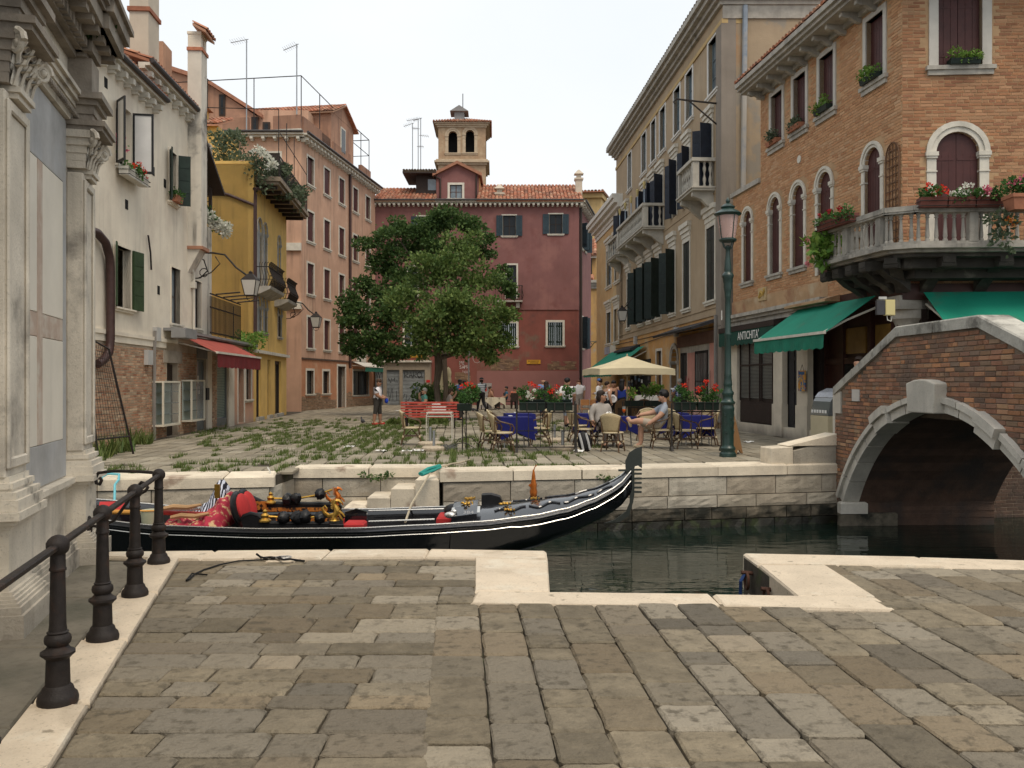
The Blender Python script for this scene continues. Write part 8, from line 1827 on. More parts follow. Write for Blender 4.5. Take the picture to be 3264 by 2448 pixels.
def person(label,loc,heading,J,skin,top,bottom,hair,hairm,sleeve=.6,leg=9,shoe=None,scale=1.0,rad=None,hat=None,hatm=None,fingers=False,group=None,torso=1.0,straps=False,glasses=False,look=None,feet=True):
 """one skinned body, coloured by body region; hair, hat and shoes are its children.
    sleeve: how far cloth reaches down the arm (0 none .. 2 to the wrist); leg: 0-1 thigh, 1-2 shin, 9 ankle"""
 names=list(dict.fromkeys([n for s_ in SEG for n in s_]))
 me=bpy.data.meshes.new('body');idx={n:i for i,n in enumerate(names)}
 me.from_pydata([J[n]for n in names],[(idx[a],idx[b])for a,b in SEG],[])
 o=bpy.data.objects.new('body_tmp',me);TMP.collection.objects.link(o)
 md=o.modifiers.new('skin','SKIN');md.use_smooth_shade=True;md.branch_smoothing=.6
 sv=me.skin_vertices[0].data
 rr_=dict(RAD);rr_.update(rad or{})
 for n in names:
  r_=rr_.get(n,rr_[n.split('_')[0]]);t=torso*1.12 if n in('pelvis','spine','chest')else 1
  sv[idx[n]].radius=(r_*t*(1.12 if n in('chest','pelvis')else 1),r_*t*(.85 if n in('chest','spine')else 1))
  sv[idx[n]].use_root=(n=='pelvis')
 sb=o.modifiers.new('sub','SUBSURF');sb.levels=1;sb.render_levels=1
 with bpy.context.temp_override(scene=TMP,view_layer=TMP.view_layers[0]):
  dg=bpy.context.evaluated_depsgraph_get();ev=o.evaluated_get(dg);out_=bpy.data.meshes.new_from_object(ev)
 bpy.data.objects.remove(o)
 out_.materials.clear()
 for m in(skin,top,bottom):out_.materials.append(m)
 P={n:Vector(J[n])for n in names}
 for f in out_.polygons:
  c=f.center;best=None
  for a,b in SEG:
   pa,pb=P[a],P[b];ab=pb-pa;t=max(0,min(1,(c-pa).dot(ab)/max(1e-6,ab.length_squared)));d=(pa+ab*t-c).length/(rr_.get(a,rr_[a.split('_')[0]])*(1-t)+rr_.get(b,rr_[b.split('_')[0]])*t)
   if best is None or d<best[0]:best=(d,a,b,t)
  _,a,b,t=best;m=0;ka=a.split('_')[0];kb=b.split('_')[0]
  if kb in('spine',):m=2 if t<.35 else 1
  elif kb in('chest','sh'):m=1
  elif kb=='neck':m=1 if t<.55 else 0
  elif ka=='sh':m=1 if t<sleeve else 0
  elif ka=='el':m=1 if t<sleeve-1 else 0
  elif kb=='hip':m=2
  elif ka=='hip':m=2 if t<leg else 0
  elif ka=='kn':m=2 if t<leg-1 else 0
  elif ka=='an':m=2 if leg>5 and not shoe else 0
  if straps and m==1 and kb in('chest','sh','neck')and c.z>P['chest'].z+.02 and kb!='spine':m=0
  f.material_index=m;f.use_smooth=True
 root=thing('person',label,'person',loc,heading,group);root.scale=(scale,)*3
 body=link('body',out_,root)
 h0,h1=P['head0'],P['head1'];hc=(h0+h1)/2;up=(h1-h0).normalized()
 fw=Vector(look)if look else Vector((1,0,0));fw=(fw-up*fw.dot(up)).normalized();lf=up.cross(fw)
 HM=Matrix((fw,lf,up)).transposed().to_4x4()@Matrix.Scale(1.2,4);HM.translation=hc
 q=random.Random(len(label))
 if hair:
  m_=MB();
  if hair!='bald':
   m_.ball((-.022,0,.045),(.094,.088,.085),14,9);m_.v=[(x,y,z)if not(x>.03 and z<.055)else(x*.55,y*.9,max(z,.045))for x,y,z in m_.v]
   if hair in('medium','long'):m_.ball((-.055,0,-.02),(.065,.088,.10),12,8)
   if hair=='long':m_.ball((-.085,0,-.14),(.05,.095,.17),12,8)
   if hair=='curly':m_.ball((-.03,0,.05),(.108,.105,.10),12,8);m_.v=[(x,y,z)if not(x>.05 and z<.055)else(x*.5,y*.9,z)for x,y,z in m_.v]
   m_.v=[(x+q.uniform(-.006,.006),y+q.uniform(-.006,.006),z+q.uniform(-.006,.006))for x,y,z in m_.v]
   m_.xf(HM);m_.build('hair',hairm,body)
 f=MB();f.ball((.082,0,-.005),(.02,.012,.022),7,5);f.ball((.0,.08,-.005),(.02,.012,.03),7,5);f.ball((.0,-.08,-.005),(.02,.012,.03),7,5);f.ball((.055,0,-.075),(.03,.035,.022),8,5);f.xf(HM);f.build('face_features',skin,body)
 if glasses or fingers:
  e=MB();e.ball((.073,.03,.018),(.012,.014,.008),6,4);e.ball((.073,-.03,.018),(.012,.014,.008),6,4);e.box(.066,.078,-.024,.024,-.050,-.042);e.xf(HM);e.build('eyes',HAIRK,body)
 if glasses:
  e=MB()
  for y in(.033,-.033):e.tube([(.088,y+.026*cos(t*.7),.018+.018*sin(t*.7))for t in range(9)],.004,4,True);e.tube([(.088,y*1.7,.02),(.0,y*2.45,.02)],.004,4)
  e.tube([(.09,.01,.02),(.09,-.01,.02)],.004,4);e.xf(HM);e.build('glasses',BLACKIRON,body)
 if hat:
  m_=MB();m_.ball((-.01,0,.055),(.096,.092,.075),14,8);m_.v=[(x,y,max(z,.045))for x,y,z in m_.v]
  if hat=='brim':m_.lathe([(.14,.045),(.10,.06)],(0,0,0),16)
  elif hat=='cap':m_.add([(.06,-.07,.05),(.17,-.05,.04),(.17,.05,.04),(.06,.07,.05)],[(0,1,2,3)])
  m_.xf(HM);m_.build('hat',hatm,body)
 if shoe and feet:
  for s_ in 'lr':
   a,t=P['an_'+s_],P['toe_'+s_];d=(t-a);d.z=0;d=d.normalized()if d.length>.01 else Vector((1,0,0));m_=MB();m_.ball((.05,0,.0),(.135,.052,.058),12,7);m_.v=[(x,y,max(z,-.04))for x,y,z in m_.v]
   tl=(t-a).normalized()if(t-a).length>.01 else d;pitch=math.asin(max(-1,min(1,-tl.z)))-radians(20)
   m_.xf(Matrix.Translation(a+Vector((0,0,-.045)))@Matrix.Rotation(atan2(d.y,d.x),4,'Z')@Matrix.Rotation(pitch,4,'Y'));m_.build('shoe',shoe,body)
 fb=MB()
 for s_ in 'lr':
  w,h=P['wr_'+s_],P['ha_'+s_];d=(h-w).normalized();sd_=d.cross(Vector((0,0,1)));sd_=sd_.normalized()if sd_.length>.1 else Vector((0,1,0));n_=sd_.cross(d)
  for k in range(4):b0=h+sd_*(.012*(k-1.5)*1.4);l=(.05,.06,.056,.044)[k];fb.tube([b0-d*.01,b0+d*l*.6,b0+d*l*.9-n_*l*.5],[.009,.008,.006],5)
  fb.tube([w+(h-w)*.5+sd_*.02,h+sd_*.045+d*.005,h+sd_*.05+d*.03],[.011,.009,.007],5)
 bm=bmesh.new();bm.from_mesh(out_);fm=bpy.data.meshes.new('f');fm.from_pydata(fb.v,[],fb.f);bm.from_mesh(fm);bm.to_mesh(out_);bm.free();bpy.data.meshes.remove(fm)
 for f_ in out_.polygons:f_.use_smooth=True
 return root
GREY_T=cloth('grey_cotton',(.34,.31,.28));PBLUE=cloth('pale_blue_grey_cotton',(.30,.33,.38));STONE_S=cloth('stone_shorts',(.38,.32,.25));GRBR=cloth('grey_brown_trousers',(.09,.075,.065));WHT=cloth('white_cotton',(.66,.64,.64));CHAR=cloth('charcoal_shorts',(.045,.04,.035));NAVY=cloth('navy_cloth',(.02,.03,.09));BLKC=cloth('black_cloth',(.012,.012,.014));SHB=mat('dark_boot_leather',(.03,.022,.018),.6);SHR=mat('red_trainers',(.50,.02,.02),.6);SHW=mat('beige_canvas_shoe',(.45,.37,.25),.7)
def wavemat(n,c1,c2,sc,axis,plaid=False):
 m=mat(n,c1,.85,.05,5,0);nt=m.node_tree;N=nt.nodes;L=nt.links;b=N['Principled BSDF'];g=N.new('ShaderNodeTexCoord')
 def w(ax):
  x=N.new('ShaderNodeTexWave');x.bands_direction=ax;x.inputs['Scale'].default_value=sc;L.new(g.outputs['Object'],x.inputs['Vector']);r=N.new('ShaderNodeValToRGB');r.color_ramp.interpolation='CONSTANT';r.color_ramp.elements[0].color=(0,0,0,1);r.color_ramp.elements[1].position=.5;L.new(x.outputs['Fac'],r.inputs[0]);return r.outputs[0]
 mx=N.new('ShaderNodeMix');mx.data_type='RGBA';mx.inputs[6].default_value=(*c1,1);mx.inputs[7].default_value=(*c2,1)
 if plaid:
  a=N.new('ShaderNodeMath');a.operation='MULTIPLY_ADD';a.inputs[1].default_value=.5;a.inputs[2].default_value=0;s0=N.new('ShaderNodeMath');L.new(w('Z'),s0.inputs[0]);L.new(w('Y'),s0.inputs[1]);L.new(s0.outputs[0],a.inputs[0]);L.new(a.outputs[0],mx.inputs[0])
 else:L.new(w(axis),mx.inputs[0])
 L.new(mx.outputs[2],b.inputs['Base Color']);return m
p=gnd(1918,1424)
person('seated man with dark wavy hair in a grey long sleeved shirt',(p.x,p.y,0),radians(-62),pose_sit(head0=(.01,0,1.19),head1=(.01,0,1.28),wr_r=(.06,-.30,.60),ha_r=(.12,-.30,.55),el_r=(-.06,-.28,.78),wr_l=(.22,.20,.72),ha_l=(.29,.16,.74),kn_r=(.42,-.16,.52),an_r=(.38,-.16,.09),toe_r=(.5,-.18,.05),kn_l=(.42,.12,.52),an_l=(.5,.14,.09),toe_l=(.62,.15,.05)),SKIN2,GREY_T,GRBR,'medium',HAIRB,sleeve=1.85,shoe=SHB,fingers=True,look=(.55,.85,-.05))
p=gnd(2106,1428)
person('seated man with black curly hair, glasses, pale blue shirt and crossed legs',(p.x,p.y,0),radians(182),pose_sit(pelvis=(-.02,0,.56),spine=(-.08,0,.74),chest=(-.13,0,.93),neck=(-.10,0,1.09),head0=(-.04,0,1.19),head1=(-.04,0,1.28),sh_l=(-.10,.18,1.02),sh_r=(-.11,-.18,1.01),el_l=(.05,.28,.80),wr_l=(.30,.26,.62),ha_l=(.37,.25,.58),el_r=(.14,-.25,.84),wr_r=(.42,-.20,.80),ha_r=(.50,-.18,.78),hip_l=(.05,.09,.53),kn_l=(.50,.06,.66),an_l=(.72,-.12,.62),toe_l=(.80,-.14,.74),kn_r=(.46,-.12,.53),an_r=(.46,-.10,.09),toe_r=(.60,-.11,.04)),SKIN,PBLUE,STONE_S,'curly',HAIRK,sleeve=.75,leg=.92,shoe=SHW,glasses=True,fingers=True,torso=1.12)
p=gnd(1204,1354)
pm_=person('man in white polo, dark shorts and red trainers looking at his hands',(p.x,p.y,0),radians(-8),pose_stand(head0=(.05,0,1.56),head1=(.075,0,1.635),el_l=(.0,.25,1.14),wr_l=(.24,.12,1.03),ha_l=(.31,.07,1.04),el_r=(.02,-.25,1.13),wr_r=(.24,-.10,1.0),ha_r=(.31,-.05,1.02),kn_l=(.05,.10,.49),an_l=(.06,.14,.085),toe_l=(.2,.16,.04),an_r=(-.12,-.12,.085),kn_r=(-.06,-.11,.49),toe_r=(.02,-.15,.04)),SKIN2,mat('white_polo_pale_stripes',(.66,.64,.66),.85,.05),CHAR,'short',HAIRM,sleeve=.7,leg=1.1,shoe=SHR,torso=1.15,look=(.8,0,-.5),scale=.985,glasses=True)
o=thing('blue_pouch','bright blue pouch hanging from the standing man\'s hands','pouch',(p.x+.33,p.y-.03,.90));MB().ball((0,0,0),(.07,.05,.10),10,7).tube([(0,0,.08),(-.02,0,.14)],.01,5).build('bag',mat('bright_blue_nylon',(.01,.05,.45),.5),o)
p=gnd(1535,1312)
person('man in black hat and grey white striped shirt walking away',(p.x,p.y,0),radians(130),pose_walk(),SKIN3,wavemat('grey_white_stripes',(.42,.45,.48),(.11,.13,.17),3.4,'Z'),BLKC,None,None,sleeve=.7,shoe=BLKC,hat='brim',hatm=BLKC,scale=1.06)
p=gnd(1808,1362)
person('man in white shirt, pale shorts and dark skullcap walking away with lifted heel',(p.x,p.y,0),radians(75),pose_walk(),SKIN,WHT,cloth('pale_blue_shorts',(.36,.42,.50)),'short',HAIRK,sleeve=.7,leg=1.15,shoe=BLKC,hat='cap0',hatm=BLKC,torso=1.1)
p=gnd(1846,1322)
person('person in white tee and grey shorts standing with head bowed',(p.x,p.y,0),radians(100),pose_stand(head0=(.09,0,1.53),head1=(.13,0,1.59),el_l=(.03,.27,1.14),el_r=(.03,-.27,1.14)),SKIN,WHT,cloth('warm_grey_shorts',(.33,.29,.26)),'short',HAIRR,sleeve=.7,leg=.95,shoe=SHW,torso=1.2)
for px,py,h,J,sk,tp,bt,hr,hm,sl,lb,kx in((1732,1325,80,pose_stand(),SKIN,cloth('sky_blue_cotton',(.18,.27,.48)),NAVY,'bald',None,.7,'bald man in sky blue shirt seen from behind above the flowers',dict(scale=1.03,torso=1.15)),(1741,1350,90,pose_stand(),SKIN2,BLKC,BLKC,'long',HAIRB,.7,'dark haired woman in front of the bald man',dict(scale=.93)),(1466,1320,-60,pose_stand(),SKIN3,cloth('denim_blue_shirt',(.06,.11,.26)),BLKC,'short',HAIRK,1.6,'man in denim blue shirt standing behind the flower stand',{}),(1480,1316,-100,pose_stand(),SKIN3,cloth('dark_maroon',(.06,.02,.02)),BLKC,'short',HAIRK,1.6,'dark haired person right behind the man in denim blue',dict(scale=.97)),(1911,1342,150,pose_stand(el_r=(.15,-.24,1.15),wr_r=(.36,-.2,1.12),ha_r=(.42,-.2,1.12)),SKIN,WHT,NAVY,'short',HAIRB,1.8,'waiter in white shirt and blue cap carrying something',dict(hat='cap',hatm=cloth('cap_blue',(.05,.13,.35)))),(1936,1352,20,pose_stand(),SKIN,WHT,BLKC,'short',HAIRB,.1,'dark haired woman in white sleeveless top left of the parasol pole',dict(scale=.93,straps=True)),(1956,1348,-95,pose_stand(el_l=(.05,.24,1.15),wr_l=(.22,.1,1.1),ha_l=(.27,.05,1.12),el_r=(.05,-.24,1.15),wr_r=(.22,-.1,1.1),ha_r=(.27,-.05,1.12)),SKIN2,BLKC,BLKC,'short',HAIRK,.0,'woman in glasses and black strappy top facing the canal',dict(scale=.95,straps=True,glasses=True)),(1984,1352,60,pose_stand(),SKIN2,cloth('cobalt_top',(.015,.035,.22)),BLKC,'long',HAIRK,.0,'long haired woman in cobalt blue strappy top seen from behind',dict(scale=.98,straps=True)),(2004,1350,100,pose_stand(),SKIN2,cloth('olive_top',(.12,.10,.06)),BLKC,'long',HAIRK,.3,'dark haired woman beside the woman in cobalt blue',dict(scale=.94)),(2168,1345,110,pose_stand(el_l=(.08,.27,1.15),wr_l=(.3,.2,1.12),ha_l=(.36,.17,1.13),head0=(.04,0,1.55)),SKIN,wavemat('blue_white_plaid',(.46,.49,.58),(.03,.04,.16),4.0,'Z',True),NAVY,'short',HAIRG,.7,'grey haired man in blue plaid shirt reading a paper',dict(torso=1.12)),(2738,0,200,pose_stand(),SKIN,BLKC,BLKC,'short',HAIRB,.7,'person on the bridge steps with only forehead showing',{}),(2074,1330,-90,pose_stand(),SKIN2,BLKC,BLKC,'medium',HAIRB,.7,'dark haired person behind the white trough plants',dict(scale=.92))):
 p=gnd(px,py)if py else at(px,1300,19.4);z=0 if py else .42
 person(lb,(p.x,p.y,z),radians(h),J,sk,tp,bt,hr,hm,sleeve=sl,shoe=BLKC,**kx)
o=thing('newspaper','white folded paper held by the man in plaid','paper',at(2140,1242,33.5));MB().add([(0,0,0),(.3,0,.02),(.3,.2,.08),(0,.2,.06)],[(0,1,2,3)]).build('sheet',NAP,o)
o=thing('sun_hat','white hat with black centre held by the woman in black top','hat',at(1953,1271,33));MB().lathe([(.17,0),(.16,.02),(.09,.03),(.08,.0)],(0,0,0),14).xf(Matrix.Rotation(radians(70),4,'X')).build('brim',MC['white_cotton'],o)
for px,py,h,sk,tp,hr,hm,lb,kx in((1352,1340,200,SKIN,cloth('sea_green_tee',(.10,.28,.23)),'short',HAIRG,'white haired person in sea green tee seated beyond the bench',dict(J=pose_sit(el_r=(.12,-.2,.82),wr_r=(.18,-.12,1.05),ha_r=(.16,-.08,1.14)))),(1434,1340,20,SKIN,cloth('warm_grey_tee',(.26,.22,.20)),'medium',HAIRM,'brown haired woman in grey tee seated beyond the bench holding her phone up',dict(J=pose_sit(el_l=(.18,.2,.9),wr_l=(.3,.12,1.1),ha_l=(.3,.1,1.2),head0=(.05,0,1.15),head1=(.07,0,1.22)))),(1330,1338,190,SKIN3,cloth('dark_plum',(.03,.015,.035)),'short',HAIRK,'person in dark plum clothes reclining left of the white haired one',dict(J=pose_sit(chest=(-.16,0,.80),neck=(-.2,0,.93),head0=(-.2,0,1.0),head1=(-.21,0,1.07),sh_l=(-.18,.17,.87),sh_r=(-.18,-.17,.87),spine=(-.08,0,.68)))),(1563,1303,30,SKIN2,SKIN2,'short',HAIRM,'bare shouldered diner left at the ivory table',dict(J=pose_sit(el_l=(.15,.2,.8),wr_l=(.25,.1,1.0),ha_l=(.2,.05,1.1)))),(1613,1303,190,SKIN2,cloth('teal_print_shirt',(.03,.10,.16)),'short',HAIRK,'diner in teal shirt right of the ivory table',{}),(1641,1303,100,SKIN2,cloth('coral_top',(.42,.13,.08)),'short',HAIRM,'diner in coral top seated with back to the square',{}),(2228,1385,90,SKIN,cloth('pale_pink_top',(.48,.30,.26)),'short',HAIRK,'seated woman in pale pink top behind the red flowers by the lamp',dict(straps=True))):
 p=gnd(px,py);J=kx.pop('J',None)or pose_sit();person(lb,(p.x,p.y,0),radians(h),J,sk,tp,CHAR,hr,hm,sleeve=.6,shoe=BLKC,**kx)
pb2=gnd(1320,1333);b2_=thing('stone_bench','low bench beyond the red bench carrying the seated people','bench',pb2);w_=(1462-1320)*pb2.y/FP;MB().box(0,w_,-.25,.3,.40,.46).build('seat',RB,b2_)
for x in(.2,w_-.2):MB().box(x-.05,x+.05,-.2,.25,0,.4).build('leg',IRON,b2_)
p=gnd(1398,1345);o=thing('white_bag','white plastic tray and bags beside the seated people','bag',(p.x,p.y,.46));MB().cbox(-.25,.3,-.15,.15,0,.22,.04).ball((-.1,0,.25),(.18,.12,.1),10,6).build('tray',NAP,o)
for px,py,h,lb in((1156,1353,120,'dark pigeon near the feet of the man in red trainers'),(1508,1313,160,'dark pigeon walking left of the striped man')):
 p=gnd(px,py);o=thing('pigeon',lb,'pigeon',p,radians(h),'pigeons on the square');m_=MB();m_.ball((0,0,.13),(.13,.07,.075),12,8);m_.tube([(.09,0,.15),(.12,0,.21),(.13,0,.25)],[.045,.032,.035],8);m_.ball((.135,0,.265),(.035,.03,.03),8,6);m_.tube([(-.1,0,.13),(-.18,0,.12),(-.25,0,.11)],[.05,.035,.02],6);m_.build('body',mat('pigeon_feathers',(.06,.06,.065),.6,.3,10),o);MB().tube([(.165,0,.265),(.19,0,.255)],[.01,.003],5).build('beak',IRON,o)
 for s_ in(-.025,.025):MB().tube([(0,s_,.07),(.01,s_,.005),(.04,s_,.005)],.006,4).build('leg',mat('pink_bird_leg',(.4,.12,.1),.6),o)
bird=at(935,950,44);o=thing('perched_pigeon','dark pigeon perched on the far lantern bracket','pigeon',bird,.5);MB().ball((0,0,.12),(.12,.07,.08),10,7).ball((.1,0,.22),(.04,.035,.04),8,5).tube([(-.08,0,.1),(-.2,0,.03)],[.05,.02],6).build('body',MC['pigeon_feathers'],o)
bpy.data.scenes.remove(TMP)
# TREES, FLOWERS, WEEDS
BARK=mat('grey_tree_bark',(.11,.085,.062),.95,.35,5,.8,25,stretch=(3,3,.6));STEM=mat('plant_stem',(.05,.06,.025),.7)
LV1=leafmat('front_tree_leaf',(.06,.115,.028),(.185,.25,.07));LV2=leafmat('rear_tree_leaf',(.034,.078,.022),(.11,.175,.05));LVP=leafmat('potted_leaf',(.035,.10,.025),(.10,.20,.05));LVB=leafmat('bright_leaf',(.09,.20,.03),(.20,.30,.06));LVG=leafmat('grey_green_leaf',(.06,.09,.05),(.14,.17,.10))  # rear tree leaves darkened to paint its shadow into their green
GRS=leafmat('weed_grass',(.07,.12,.025),(.17,.20,.06));RFL=leafmat('red_petal',(.60,.02,.012),(.75,.07,.03));WFL=leafmat('white_petal',(.62,.62,.52),(.78,.77,.70));PFL=leafmat('pink_petal',(.60,.07,.16),(.70,.25,.32))
def leafblob(V,F,c,r,n,s,q,up=.3,surf=.55):
 """n folded leaves spread through an ellipsoid, denser to its skin"""
 for _ in range(n):
  while True:
   d=Vector((q.gauss(0,1),q.gauss(0,1),q.gauss(0,1)))
   if d.length>.01:break
  d.normalize();k=surf+(1-surf)*q.random()if q.random()<.75 else q.random()
  p=Vector((c[0]+d.x*r[0]*k,c[1]+d.y*r[1]*k,c[2]+d.z*r[2]*k))
  a=Vector((d.x+q.gauss(0,.6),d.y+q.gauss(0,.6),d.z+up+q.gauss(0,.6)))
  if a.length<.01:continue
  a.normalize();b=a.cross(Vector((q.gauss(0,1),q.gauss(0,1),q.gauss(0,1))));
  if b.length<.01:continue
  b.normalize();nn_=a.cross(b);l=s*q.uniform(.7,1.35);w=l*.34;o=len(V)
  V+=[p,p+a*l*.5+b*w+nn_*w*.3,p+a*l,p+a*l*.5-b*w+nn_*w*.3];F+=[(o,o+1,o+2),(o,o+2,o+3)]
def leaves(name,blobs,m,par,seed=1,loc=None,**k):
 q=random.Random(seed);V,F=[],[]
 for c,r,n,s in blobs:leafblob(V,F,c,r,n,s,q,**k)
 me=bpy.data.meshes.new(name);me.from_pydata([tuple(v)for v in V],[],F);me.materials.append(m);me.update();return link(name,me,par,loc)
def tree(base,lab,leafm,clumps,trunk,limbs,seed,dens=1.0,ls=.2):
 """clumps given in photo pixels (x, y, radius px, depth offset m)"""
 t=thing('tree',lab,'tree',base);q=random.Random(seed);D=base.y;bl=[]
 for px,py,rp_,dy in clumps:
  p=at(px,py,D+dy)-base;r=rp_*D/FP
  for _ in range(7):
   d=Vector((q.gauss(0,1),q.gauss(0,1),q.gauss(0,1))).normalized();k=r*q.uniform(.35,.85)
   c=p+Vector((d.x*k,d.y*k,d.z*k*.8));rr_=r*q.uniform(.30,.52);bl.append((c,(rr_*1.15,rr_*1.1,rr_*.72),int(95*dens*(rr_/.5)**1.6)+14,ls))
  bl.append((p,(r*.95,r*.9,r*.85),int(60*dens*r*r),ls))
 leaves('crown',bl,leafm,t,seed,surf=.45)
 m_=MB();m_.tube(trunk[0],trunk[1],10)
 for pts,rad in limbs:m_.tube(pts,rad,7)
 m_.build('trunk',BARK,t);return t
tA=gnd(1395,1339)
fr_=[(1440,830,95,0),(1370,870,85,-.6),(1520,880,85,.3),(1300,950,70,-.8),(1410,960,100,-1.6),(1510,970,90,-1.2),(1590,1010,62,0),(1320,1040,75,-.6),(1420,1060,95,-1.4),(1520,1070,85,-.8),(1600,1085,55,.2),(1470,1110,60,-.6),(1360,1105,55,-.5),(1555,1125,45,0),(1470,760,60,.8)]
L3=lambda px,py,dy=0:at(px,py,tA.y+dy)-tA
tree(tA,'nearer lighter green acacia tree behind the red bench',LV1,fr_,([(0,0,-.1),(.02,0,.7),(-.05,.05,1.5),(.05,0,2.2),(.0,0,2.9)],[.19,.14,.13,.17,.15]),[([(.0,0,2.6),L3(1440,1130),L3(1490,1080),L3(1530,1020)],[.12,.10,.07,.04]),([(0,0,2.7),L3(1365,1120),L3(1330,1060)],[.11,.08,.04]),([(0,0,2.8),L3(1405,1050,-.8),L3(1420,900,-.5)],[.13,.09,.04]),([(0,0,2.7),L3(1425,1000,.5),L3(1460,860,.6)],[.12,.08,.03])],3,1.75,.155)
tBp=gnd(1418,1326)
bk=[(1440,690,55,0),(1390,720,70,.4),(1500,720,55,.6),(1330,730,60,0),(1250,730,55,0),(1290,790,75,.3),(1200,790,65,0),(1210,850,60,.3),(1380,790,80,.5),(1545,790,50,.6),(1490,800,60,.8),(1170,920,60,0),(1230,940,70,-.3),(1110,960,50,-.6),(1150,1010,65,-.5),(1230,1030,70,-.5),(1100,1010,42,-.5),(1170,1080,60,-.4),(1240,1100,60,-.4),(1140,1110,42,-.4),(1210,1130,45,-.4),(1590,880,45,.8),(1615,920,40,.8),(1270,900,70,.2),(1120,1150-70,40,0),(1280,1130,40,-.3)]
L3=lambda px,py,dy=0:at(px,py,tBp.y+dy)-tBp
tree(tBp,'farther acacia tree, shadow painted into its darker green, with a drooping left side',LV2,bk,([(0,0,-.1),(.05,0,1.2),(-.02,0,2.6),(.0,0,3.6)],[.15,.12,.12,.12]),[([(0,0,3.2),L3(1330,1040),L3(1240,950),L3(1170,930)],[.13,.1,.07,.03]),([(0,0,3.4),L3(1400,900),L3(1420,750)],[.13,.09,.03]),([(0,0,3.3),L3(1500,900,.6),L3(1580,880,.7)],[.10,.06,.03]),([(0,0,3.0),L3(1300,1080),L3(1200,1080)],[.10,.06,.03]),([(0,0,3.5),L3(1330,850),L3(1270,760)],[.1,.06,.03])],5,1.9,.155)
def plant(name,lab,cat,loc,blobs,lm,flowers=(),fm=None,group=None,seed=1,fs=.05,stems=0,ls=None,**k):
 o=thing(name,lab,cat,loc,0,group);leaves('foliage',blobs,lm,o,seed,**k)
 if flowers:
  q=random.Random(seed+5);V,F=[],[]
  for c in flowers:leafblob(V,F,c,(fs,fs,fs*.8),22,fs*1.1,q)
  me=bpy.data.meshes.new('blossom');me.from_pydata([tuple(v)for v in V],[],F);me.materials.append(fm or RFL);link('blossom',me,o)
 if stems:
  m_=MB();q=random.Random(seed)
  for i in range(stems):b=blobs[i%len(blobs)][0];m_.tube([(b[0]*.4,b[1]*.4,0),(b[0]*.8,b[1]*.8,b[2]*.6),(b[0],b[1],b[2])],.008,4)
  m_.build('stem',STEM,o)
 return o
def ppl(px,py,Y,o):p=at(px,py,Y);return(p.x-o[0],p.y-o[1],p.z-o[2])
for(o_,p0,w_),px0,px1,top,lab,fl,nm in((PL1,1652,1832,1225,'left planter',[(1690,1222),(1702,1230),(1717,1235),(1775,1232),(1760,1245),(1755,1248)],'red flowers'),(PL2,2146,2296,1225,'right planter',[(2180,1228),(2228,1245),(2225,1238),(2252,1216),(2246,1232),(2280,1230),(2281,1240)],'red flowers')):
 Y_=p0.y;n=4
 for i in range(n):
  cx=px0+(px1-px0)*(i+.5)/n;b=at(cx,1288,Y_+.05+(.3 if lab[0]=='l' and i%2 else 0));bl=[];q=random.Random(i+px0)
  for k in range(7):x=cx+q.uniform(-20,20);y_=q.uniform(top+12,1284);bl.append((ppl(x,y_,b.y,b),(.075,.075,.06),34,.055))
  mine=[ppl(a,c,b.y-.06,b)for a,c in fl if abs(a-cx)<=(px1-px0)/n/2+1]
  plant('flowering_plant',['leafy plant first from the left in the '+lab+' railing','leafy plant second from the left in the '+lab+' railing','leafy plant third from the left in the '+lab+' railing','leafy plant rightmost in the '+lab+' railing'][i],'plant',b,bl,LVP,mine,RFL,'flowering plants in the planter railings',i+3,.042,6)
b=at(1705,1275,PL1[1].y-.05);plant('white_flowers','cluster of white flowers low in the left planter railing','plant',b,[(ppl(x,y_,b.y,b),(.05,.05,.05),16,.05)for x,y_ in((1686,1262),(1700,1252),(1715,1250),(1692,1270))],LVP,[ppl(x,y_,b.y-.05,b)for x,y_ in((1682,1252),(1690,1258),(1702,1245),(1684,1266),(1780,1250),(1695,1272))],WFL,None,4,.035)
b=at(2060,1288,27);plant('potted_shrub','green leafy plants in the white trough behind the men','plant',b,[(ppl(x,y_,29,b),(.16,.14,.12),45,.10)for x,y_ in((2055,1240),(2075,1250),(2090,1245),(2110,1250),(2060,1255),(2100,1240),(2080,1235))],LVB,(),None,None,5,.05,3)
b=at(2020,1280,26.5);plant('potted_shrub','small yellowish plant behind the dark haired seated man','plant',b,[(ppl(x,y_,26.5,b),(.10,.10,.12),30,.08)for x,y_ in((2012,1262),(2018,1250),(2010,1250))],LVB,(),None,None,6)
b=ps+Vector((.12,.03,1.05));q=random.Random(4);plant('flowering_plant','bushy red geranium on the tall plant stand','plant',b,[((q.uniform(-.17,.2),q.uniform(-.12,.12),q.uniform(.05,.42)),(.10,.09,.08),50,.06)for _ in range(14)],LVP,[(-.05,-.1,.46),(.06,-.1,.50),(-.12,-.08,.42),(.12,-.08,.44)],RFL,None,8,.045,8)
for i,(px,py,r_,lab)in enumerate(((1345,1252,.55,'round dark green shrub left of the tree trunk'),(1412,1245,.7,'large dark green shrub behind the tree trunk'),(1450,1258,.5,'dark green shrub right of the tree trunk'))):
 b=gnd(px,1322);q=random.Random(i);z=EYE-(py-HY)*b.y/FP;plant('shrub',lab,'shrub',b,[((q.uniform(-r_,r_),q.uniform(-.4,.4),z-.1+q.uniform(-.4,.35)),(.26,.25,.2),60,.13)for _ in range(16)],LV2,(),None,'shrubs round the trunk',i+20,.05,6)
